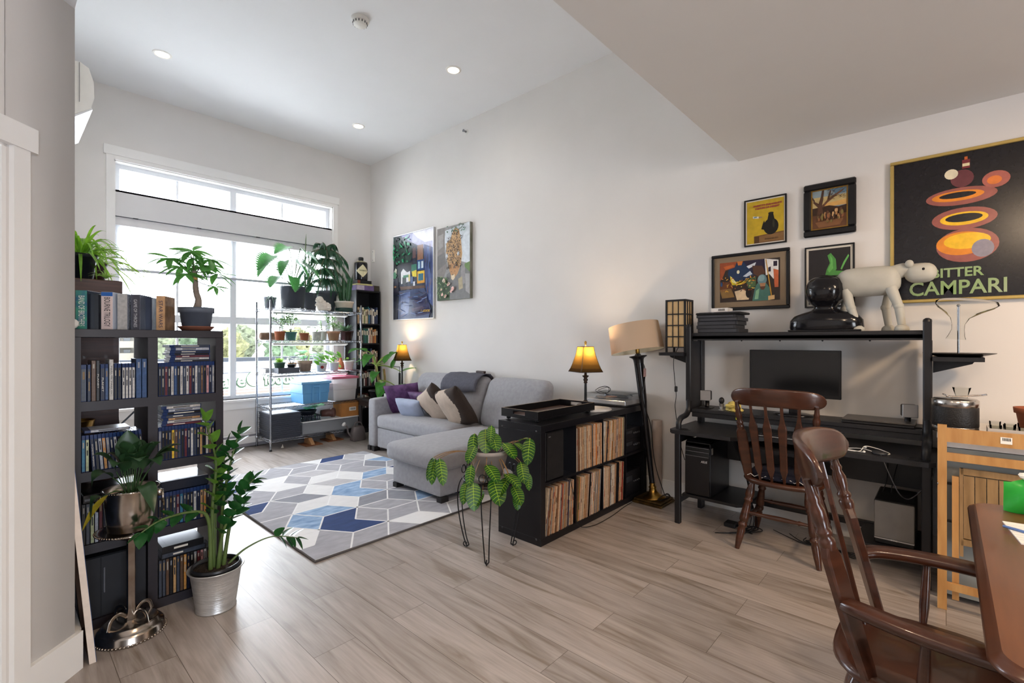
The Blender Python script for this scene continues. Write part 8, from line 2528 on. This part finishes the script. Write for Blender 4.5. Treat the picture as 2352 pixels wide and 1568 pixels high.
# ================================================================ spindle back chairs
CHW = M('#4f2c1d', rough=.28, col2='#321b11', scale=5, stretch=(1, 1, 6), coat=.35, detail=6)
def along(p0, p1, prof_, mb, seg=14, flat=None):
    """turned bar: prof_ lists (t, radius) along the line"""
    P0, P1 = Vector(p0), Vector(p1)
    mb.tube([tuple(P0.lerp(P1, t)) for t, _ in prof_], [r_ for _, r_ in prof_], seg, flat=flat)
def windsor(name_, label, loc, rot, arms=False):
    r = thing(name_, label, 'chair', (0, 0, 0))
    # seat: rounded shield outline, dished top
    n_ = 40
    rings = []
    def outline(k, s_):
        a = 2 * math.pi * k / n_
        x, y = math.cos(a), math.sin(a)
        e = .72
        return (.225 * s_ * math.copysign(abs(x) ** e, x) + .0, (.235 - .022 * x * -1 * .4) * s_ * math.copysign(abs(y) ** e, y))
    b = MB()
    vs, fs = [], []
    prof_ = [(0.0, .430), (.80, .424), (.95, .430), (1.0, .444), (.985, .456), (.93, .461), (.75, .454), (.4, .449), (0.0, .448)]
    for s_, z in prof_:
        for k in range(n_):
            x, y = outline(k, max(s_, .001))
            vs.append((x, y, z))
    for i in range(len(prof_) - 1):
        for k in range(n_):
            k2 = (k + 1) % n_
            fs.append((i * n_ + k, i * n_ + k2, (i + 1) * n_ + k2, (i + 1) * n_ + k))
    b.add(vs, fs, 0, True)
    b.build('seat', CHW, r)
    LEG = [(0, .014), (.06, .019), (.14, .026), (.20, .028), (.24, .020), (.26, .026), (.28, .026), (.30, .019), (.36, .022), (.52, .027), (.58, .027), (.60, .019), (.62, .027), (.655, .027), (.675, .020), (.72, .024), (.85, .021), (1, .014)]
    feet = {}
    for sx_, fx, tx in ((-1, -.232, -.15), (1, .245, .14)):
        for sy_ in (-1, 1):
            b = MB()
            along((tx, sy_ * .155, .43), (fx, sy_ * .228, .001), LEG, b)
            b.build('leg', CHW, r)
            feet[(sx_, sy_)] = (Vector((tx, sy_ * .155, .43)), Vector((fx, sy_ * .228, 0)))
    def onleg(k, z):
        a, c_ = feet[k]
        return tuple(a.lerp(c_, (.43 - z) / .43))
    STR = [(0, .009), (.08, .010), (.16, .012), (.19, .015), (.21, .011), (.35, .014), (.5, .016), (.65, .014), (.79, .011), (.81, .015), (.84, .012), (.92, .010), (1, .009)]
    for a, c_, z in (((-1, -1), (1, -1), .17), ((-1, 1), (1, 1), .17), ((1, -1), (1, 1), .22), ((-1, -1), (-1, 1), .235)):
        b = MB(); along(onleg(a, z), onleg(c_, z), STR, b, 12); b.build('stretcher', CHW, r)
    # crest rail, bent so its ends come forward
    b = MB()
    m_ = 30
    vs, fs = [], []
    L_ = .265
    for i in range(m_ + 1):
        t = math.sin((-.5 + i / m_) * math.pi)
        y = L_ * t
        xc = -.312 + .088 * t * t
        hh = .057 * max(0.02, 1 - abs(t) ** 7) ** .5
        zm = 1.004 - .012 * t * t
        th = .013 * max(.3, 1 - abs(t) ** 10) ** .5
        for (u, v) in ((-.7, 1), (.7, 1), (1, .8), (1, -.8), (.7, -1), (-.7, -1), (-1, -.8), (-1, .8)):
            vs.append((xc + th * u - .18 * hh * v, y, zm + hh * v))
    for i in range(m_):
        for k in range(8):
            k2 = (k + 1) % 8
            fs.append((i * 8 + k, (i + 1) * 8 + k, (i + 1) * 8 + k2, i * 8 + k2))
    b.add(vs, fs, 0, True)
    b.add(vs[:8], [tuple(range(8))]); b.add(vs[-8:], [tuple(reversed(range(8)))])
    b.build('crest_rail', CHW, r)
    # outer posts
    POST = [(.64, .019), (.67, .022), (.69, .022), (.705, .016), (.72, .021), (.735, .021), (.75, .015), (.80, .020), (.84, .021), (.88, .014), (.90, .018), (.92, .014), (1, .011)]
    def flat_bar(mb, P0, P1, secs, sd):
        ax_ = P1 - P0
        nr = ax_.cross(sd).normalized()
        vs, fs = [], []
        for t, w_, th in secs:
            c = P0 + ax_ * t
            for (u, v) in ((-1, -.6), (-.8, -1), (.8, -1), (1, -.6), (1, .6), (.8, 1), (-.8, 1), (-1, .6)):
                vs.append(tuple(c + sd * (w_ * u) + nr * (th * v)))
        for i in range(len(secs) - 1):
            for q in range(8):
                q2 = (q + 1) % 8
                fs.append((i * 8 + q, i * 8 + q2, (i + 1) * 8 + q2, (i + 1) * 8 + q))
        mb.add(vs, fs, 0, False)
        mb.add(vs[:8], [(7, 6, 5, 4, 3, 2, 1, 0)]); mb.add(vs[-8:], [tuple(range(8))])
    for sy_ in (-1, 1):
        P0, P1 = Vector((-.125, sy_ * .185, .45)), Vector((-.262, sy_ * .222, .965))
        b = MB(); along(P0, P1, POST, b, 14)
        flat_bar(b, P0, P1, ((0, .022, .011), (.06, .026, .012), (.35, .033, .012), (.60, .030, .013), (.645, .021, .013), (.675, .010, .011)), Vector((sy_ * -.45, 1, 0)).normalized())
        b.build('post', CHW, r)
    # arrow spindles
    for k in range(4):
        y0 = (-.105 + .07 * k)
        y1 = (-.135 + .09 * k)
        x0 = -.172 + .9 * y0 * y0
        x1 = -.312 + .088 * (y1 / L_) ** 2
        b = MB()
        flat_bar(b, Vector((x0, y0, .45)), Vector((x1 + .006, y1, .955)), ((0, .007, .007), (.08, .008, .008), (.17, .021, .008), (.5, .021, .008), (.72, .025, .008), (.80, .014, .008), (.87, .008, .008), (1, .008, .008)), Vector((-1.2 * y1, 1, 0)).normalized())
        b.build('spindle', CHW, r)
    if arms:
        for sy_ in (-1, 1):
            b = MB()
            P = crom([(-.175, sy_ * .205, .640), (-.14, sy_ * .232, .646), (-.05, sy_ * .262, .648), (.06, sy_ * .275, .648), (.16, sy_ * .27, .646), (.20, sy_ * .258, .644)], 6)
            vs, fs = [], []
            m2 = len(P)
            for i, p in enumerate(P):
                a_ = Vector(P[min(i + 1, m2 - 1)]) - Vector(P[max(i - 1, 0)])
                sd = Vector((-a_.y, a_.x, 0)).normalized()
                w_ = .024 + .010 * min(1, i / m2 * 1.6) - (.014 if i == m2 - 1 else 0)
                for (u, v) in ((-1, -.5), (-.8, -1), (.8, -1), (1, -.5), (1, .5), (.8, 1), (-.8, 1), (-1, .5)):
                    vs.append(tuple(Vector(p) + sd * (w_ * u) + Vector((0, 0, .014 * v))))
            for i in range(m2 - 1):
                for q in range(8):
                    q2 = (q + 1) % 8
                    fs.append((i * 8 + q, i * 8 + q2, (i + 1) * 8 + q2, (i + 1) * 8 + q))
            b.add(vs, fs, 0, True)
            b.add(vs[:8], [(7, 6, 5, 4, 3, 2, 1, 0)]); b.add(vs[-8:], [tuple(range(8))])
            b.build('arm', CHW, r)
            b = MB(); along((.14, sy_ * .205, .45), (.150, sy_ * .262, .64), [(0, .012), (.15, .016), (.35, .022), (.42, .015), (.46, .021), (.52, .021), (.56, .014), (.8, .018), (1, .012)], b, 14); b.build('arm_support', CHW, r)
            b = MB(); along((-.02, sy_ * .222, .45), (-.01, sy_ * .262, .64), [(0, .009), (.3, .013), (.6, .012), (1, .009)], b, 12); b.build('arm_spindle', CHW, r)
    r.location = loc
    r.rotation_euler = (0, 0, rot)
    return r
windsor('windsor_chair', 'dark wooden spindle back chair drawn up to the black desk', (3.515, .785, 0), 0.02)
b = MB()
nn = 26
vs = []
for s_, z in ((.0, .002), (.95, .002), (1.0, .014), (.95, .03), (.6, .044), (0, .046)):
    for k in range(nn):
        a = 2 * math.pi * k / nn
        vs.append((3.53 + .195 * s_ * math.copysign(abs(math.cos(a)) ** .75, math.cos(a)), .785 + .20 * s_ * math.copysign(abs(math.sin(a)) ** .75, math.sin(a)), .4615 + z))
b.add(vs, [(i * nn + k, i * nn + (k + 1) % nn, (i + 1) * nn + (k + 1) % nn, (i + 1) * nn + k) for i in range(5) for k in range(nn)], 0, True)
cu = thing('seat_cushion', 'navy seat cushion with white zigzag cord on the desk chair', 'cushion', (3.53, .785, .4615))
b.build('pad', M('#17182a', rough=.9, var=.15), cu)
b = MB()
pts = []
for k in range(17):
    t = -1 + 2 * k / 16
    pts.append((3.343 + .02 * t * t, .785 + .185 * t, .474 + (.010 if k % 2 else -.004)))
b.tube(pts, .0024, 6)
b.build('zigzag_cord', M('#d8d6d0', rough=.7), cu)
windsor('windsor_chair', 'dark wooden captain chair with arms pushed up to dining table', (1.765, .030, 0), -math.pi / 2 + .02, arms=True)

# ================================================================ dining table
TBW = M('#744a31', rough=.34, col2='#613b25', scale=3, stretch=(1, 8, 1), coat=.1, detail=7)
TBD = M('#58331f', rough=.28, col2='#3f2417', scale=5, coat=.3)
r = thing('dining_table', 'reddish brown wooden dining table at lower right', 'table', (1.88, -.52, 0))
def rounded(x0, y0, x1, y1, rr_, n_=7):
    o = []
    for cx, cy, a0 in ((x1 - rr_, y1 - rr_, 0), (x0 + rr_, y1 - rr_, .5), (x0 + rr_, y0 + rr_, 1), (x1 - rr_, y0 + rr_, 1.5)):
        for k in range(n_ + 1):
            a = (a0 + .5 * k / n_) * math.pi
            o.append((cx + rr_ * math.cos(a), cy + rr_ * math.sin(a)))
    return o
x0, x1, y0, y1 = 1.245, 2.515, -1.0, -.058
b = MB()
prev = None
lay = [(.022, .718), (.006, .724), (0, .732), (.004, .740), (.012, .743), (.014, .7465), (.022, .750)]
vs = []
for ins, z in lay:
    vs.append([(p[0], p[1], z) for p in rounded(x0 + ins, y0 + ins, x1 - ins, y1 - ins, .07 - ins * .5)])
n_ = len(vs[0])
b.add([p for q in vs for p in q], [(i * n_ + k, i * n_ + (k + 1) % n_, (i + 1) * n_ + (k + 1) % n_, (i + 1) * n_ + k) for i in range(len(lay) - 1) for k in range(n_)], 0, True)
b.build('moulded_edge', TBD, r)
b = MB(); b.poly(vs[-1], 0); b.poly(vs[0][::-1], 0); b.build('table_top', TBW, r)
b = MB(); b.box(1.36, -.88, .62, 2.40, -.86, .7175); b.box(1.36, -.20, .62, 2.40, -.18, .7175); b.box(1.36, -.86, .62, 1.38, -.20, .7175); b.box(2.38, -.86, .62, 2.40, -.20, .7175); b.build('apron', TBD, r)
TL = [(0, .03), (.05, .034), (.2, .030), (.4, .034), (.55, .040), (.62, .042), (.66, .028), (.69, .038), (.72, .038), (.75, .03), (.80, .040), (.86, .040), (1, .040)]
for x in (1.375, 2.385):
    for y in (-.195, -.865):
        b = MB(); along((x, y, 0), (x, y, .7175), TL, b, 18); b.build('leg', TBD, r)
r = thing('notepad', 'white lined notepad on the dining table', 'notepad', (2.2, -.22, .7505))
def pt4(c, w_, h_, a):
    ca, sa = math.cos(a), math.sin(a)
    return [(c[0] + ca * u * w_ - sa * v * h_, c[1] + sa * u * w_ + ca * v * h_) for u, v in ((-.5, -.5), (.5, -.5), (.5, .5), (-.5, .5))]
b = MB(); b.prism(pt4((2.165, -.225), .215, .15, .12), .7506, .7545, 'z'); b.build('paper', PAPERWHITE, r)
b = MB()
for k in range(7):
    b.prism(pt4((2.09 + k * .024, -.225 + .003 * k), .0008, .13, .12), .7546, .7548, 'z')
b.build('ruled_lines', M('#a9b2c9'), r)
tag(MB().tube([(2.185, -.135, .759), (2.11, -.275, .759)], .0042, 10).tube([(2.11, -.275, .759), (2.104, -.286, .758)], [.004, .001], 8).build('pen', M('#5d7bb5', rough=.3), origin=(2.15, -.2, .755)), 'blue pen lying across the notepad', 'pen')
r = thing('snack_bag', 'bright green and white snack bag standing on dining table', 'bag', (2.42, -.235, .7505))
b = MB()
vs, fs = [], []
nu, nv = 10, 10
for sg in (1, -1):
    n0 = len(vs)
    for i in range(nu + 1):
        for j in range(nv + 1):
            u, v = -1 + 2 * i / nu, j / nv
            k = (1 - abs(u) ** 3) * math.sin(math.pi * min(1, v * .95 + .05)) ** .6
            vs.append((2.42 + sg * .032 * k + .006 * math.sin(u * 7 + v * 5), -.235 + u * .085, .7508 + v * .112 + .008 * math.sin(u * 5) * v))
    for i in range(nu):
        for j in range(nv):
            q = (n0 + i * (nv + 1) + j, n0 + (i + 1) * (nv + 1) + j, n0 + (i + 1) * (nv + 1) + j + 1, n0 + i * (nv + 1) + j + 1)
            fs.append(q if sg > 0 else q[::-1])
b.add(vs, fs, 0, True)
for i, f in enumerate(b.f):
    c_ = sum((Vector(b.v[k]) for k in f), Vector()) / 4
    b.mi[i] = 1 if abs(c_.y + .235) < .035 and .77 < c_.z < .83 else 0
b.build('pouch', [M('#2fae3f', rough=.3, var=.12), M('#e8e8e4', rough=.3)], r)
b = MB(); blob(b, (2.425, -.25, .875), (.03, .05, .025), 4, rough=.4); b.build('paper_napkin', PAPERWHITE, r)

# ================================================================ drawer tower, folding chair, bar things
r = thing('drawer_unit', 'white plastic drawer unit with grey drawers behind the folding chair', 'drawers', (3.63, -.40, 0))
WP = M('#d9d6d2', rough=.4, var=.03)
b = MB(); b.box(3.36, -.86, .84, 3.95, .036, .868, ch=.004); b.box(3.365, -.855, .80, 3.385, .03, .84); b.build('top', WP, r)
for y in (-.86, .012):
    b = MB(); b.box(3.37, y, 0, 3.94, y + .022, .84); b.build('side', WP, r)
DRM = translucent_mat('grey_drawer', '#8c918f', .35, clear=.1)
for k in range(4):
    z = .03 + k * .195
    b = MB()
    b.box(3.375, -.832, z, 3.385, .008, z + .18); b.box(3.385, -.832, z, 3.93, -.825, z + .15); b.box(3.385, .002, z, 3.93, .008, z + .15); b.box(3.385, -.825, z, 3.93, .002, z + .006)
    d_ = b.build('drawer', M('#8b8f8d', rough=.35, var=.06), r)
    b = MB()
    for y in (-.4,):
        b.box(3.368, y - .08, z + .125, 3.3748, y + .08, z + .165, ch=.003)
    b.build('handle', M('#9ea3a0', rough=.35), d_)
FW_ = wood_mat('#c4965c', '#ab7a45', rough=.4, scale=4, stretch=(8, 8, 1))
FWD = wood_mat('#9c7c53', '#7f633f', rough=.55, scale=5, stretch=(8, 8, 1))
r = thing('folding_chair', 'folded honey wood slatted chair leaning against white drawers', 'folding chair', (3.28, -.19, 0))
def fx(z):
    return 3.245 + .085 * z
for y in (.015, -.425):
    b = MB(); b.prism([(fx(0) - .012, .001), (fx(0) + .012, .001), (fx(.92) + .012, .92), (fx(.92) - .012, .92)], y - .018, y + .018, 'y'); b.build('stile', FW_, r)
for z0_, z1_ in ((.835, .905), (.74, .78), (.10, .135)):
    b = MB(); b.prism([(fx(z0_) - .009, z0_), (fx(z0_) + .009, z0_), (fx(z1_) + .009, z1_), (fx(z1_) - .009, z1_)], -.407, -.003, 'y'); b.build('rail', FW_, r)
for y in (-.035, -.375):
    b = MB(); b.prism([(fx(.05) + .016, .05), (fx(.05) + .034, .05), (fx(.66) + .034, .66), (fx(.66) + .016, .66)], y - .013, y + .013, 'y'); b.build('inner_leg', FW_, r)
b = MB()
for k in range(7):
    y = -.085 - k * .042
    b.prism([(fx(.36) + .020, .36), (fx(.36) + .032, .36), (fx(.67) + .032, .67), (fx(.67) + .020, .67)], y - .0195, y + .0195, 'y')
b.prism([(fx(.675) + .016, .675), (fx(.675) + .036, .675), (fx(.705) + .036, .705), (fx(.705) + .016, .705)], -.36, -.055, 'y')
b.prism([(fx(.325) + .016, .325), (fx(.325) + .036, .325), (fx(.355) + .036, .355), (fx(.355) + .016, .355)], -.36, -.055, 'y')
b.prism([(fx(.27) + .016, .27), (fx(.27) + .036, .27), (fx(.705) + .036, .705), (fx(.705) + .016, .705)], -.064, -.050, 'y')
b.build('slatted_seat', FWD, r)
b = MB(); b.prism([(fx(.85) - .0105, .853), (fx(.85) - .0095, .853), (fx(.88) - .0095, .885), (fx(.88) - .0105, .885)], -.235, -.195, 'y'); b.build('price_sticker', PAPERWHITE, r)
b = MB()
for k in range(6):
    b.prism([(fx(.86) - .0112, .868), (fx(.86) - .0106, .868), (fx(.875) - .0106, .882), (fx(.875) - .0112, .882)], -.230 + k * .005, -.2275 + k * .005, 'y')
b.build('barcode', M('#26262a'), r)
b = MB()
for z in (.62, .2):
    b.at((fx(z) - .012, .033, z), (math.pi / 2, 0, 0)); b.lathe([(.006, 0), (.006, .003), (0, .003)], seg=10)
b.at(); b.build('bolt', CHROME, r)
ZB = .8685
r = thing('ice_bucket', 'black leather wrapped steel ice bucket on the white drawer unit', 'ice bucket', (3.475, -.035, ZB))
c = (3.475, -.035, ZB)
ST = M('#b4b0ac', rough=.22, metal=1.0)
b = MB(); b.lathe([(.09, 0), (.094, .004), (.094, .03), (.092, .032)], c, 36); b.build('base_ring', ST, r)
b = MB(); b.lathe([(.092, .135), (.095, .138), (.095, .170), (.088, .176), (.02, .18), (0, .18)], c, 36); b.build('lid', ST, r)
b = MB(); b.lathe([(.0925, .031), (.094, .036), (.094, .132), (.0925, .137)], c, 36); b.build('leather_wrap', M('#1c1a1a', rough=.5, bump=.3, bscale=120), r)
b = MB(); b.tube([(c[0] - .03, c[1] + .035, ZB + .188), (c[0] - .02, c[1] - .02, ZB + .190), (c[0] - .01, c[1] - .115, ZB + .205)], .004, 8)
for sg in (-1, 1):
    b.tube([(c[0] - .012, c[1] - .10, ZB + .203), (c[0] - .012 + sg * .014, c[1] - .12, ZB + .207)], .003, 6)
b.tube([(c[0] - .03 + .02 * math.cos(t), c[1] + .03 + .018 * math.sin(t), ZB + .192 + .008 * math.sin(t)) for t in [k * .5 for k in range(13)]], .003, 6)
tag(b.build('tongs', ST, origin=(c[0], c[1], ZB + .185)), 'silver arrow shaped tongs lying on the ice bucket lid', 'tongs')
GLS = glass_mat('glassware', (.95, .955, .945), .05)
b = MB(); b.lathe([(.032, 0), (.036, .01), (.030, .05), (.022, .11), (.026, .17), (.040, .22), (.038, .22), (.024, .17), (.020, .11), (.028, .05), (.03, .012), (0, .008)], (3.72, -.065, ZB), 28)
tag(b.build('carafe', GLS, origin=(3.72, -.065, ZB)), 'slim clear glass carafe behind the ice bucket', 'carafe')
r = thing('glass_tray', 'pale grey rectangular tray of small glasses on the drawer unit', 'tray', (3.44, -.235, ZB))
b = MB()
for q_ in ((3.375, -.315, ZB, 3.505, -.155, ZB + .006), (3.375, -.315, ZB + .006, 3.381, -.155, ZB + .045), (3.499, -.315, ZB + .006, 3.505, -.155, ZB + .045), (3.381, -.315, ZB + .006, 3.499, -.309, ZB + .045), (3.381, -.161, ZB + .006, 3.499, -.155, ZB + .045)):
    b.box(*q_)
b.build('tray', M('#c4c0bc', rough=.4, var=.04), r)
gl = ['front left', 'front middle', 'front right', 'back left', 'back middle', 'back right']
for k in range(6):
    x = 3.413 + .055 * (k // 3)
    y = -.185 - .05 * (k % 3)
    h = .055 + .012 * (k % 2)
    b = MB(); b.lathe([(.017, 0), (.0185, .008), (.022, h), (.0205, h), (.0165, .012), (0, .010)], (x, y, ZB + .0065), 20)
    tag(b.build('shot_glass', GLS, origin=(x, y, ZB + .0065)), 'small clear shot glass, %s in the grey tray' % gl[k], 'glass', 'shot glasses in the grey tray')
r = thing('terracotta_pot', 'terracotta pot with dark lettering at the right edge', 'pot', (3.60, -.36, ZB))
b = MB(); b.lathe([(.075, 0), (.092, .11), (.10, .112), (.103, .14), (.095, .14), (.088, .11), (.07, .01), (0, .008)], (3.60, -.36, ZB), 36); b.build('pot', M('#8f4f33', rough=.75, var=.1), r)
text_obj('lettering', 'Frank', .026, M('#2c1a14', var=0), r, (3.513, -.335, ZB + .055), (-.28, -.96, 0), (.1, 0, 1), width=.06)
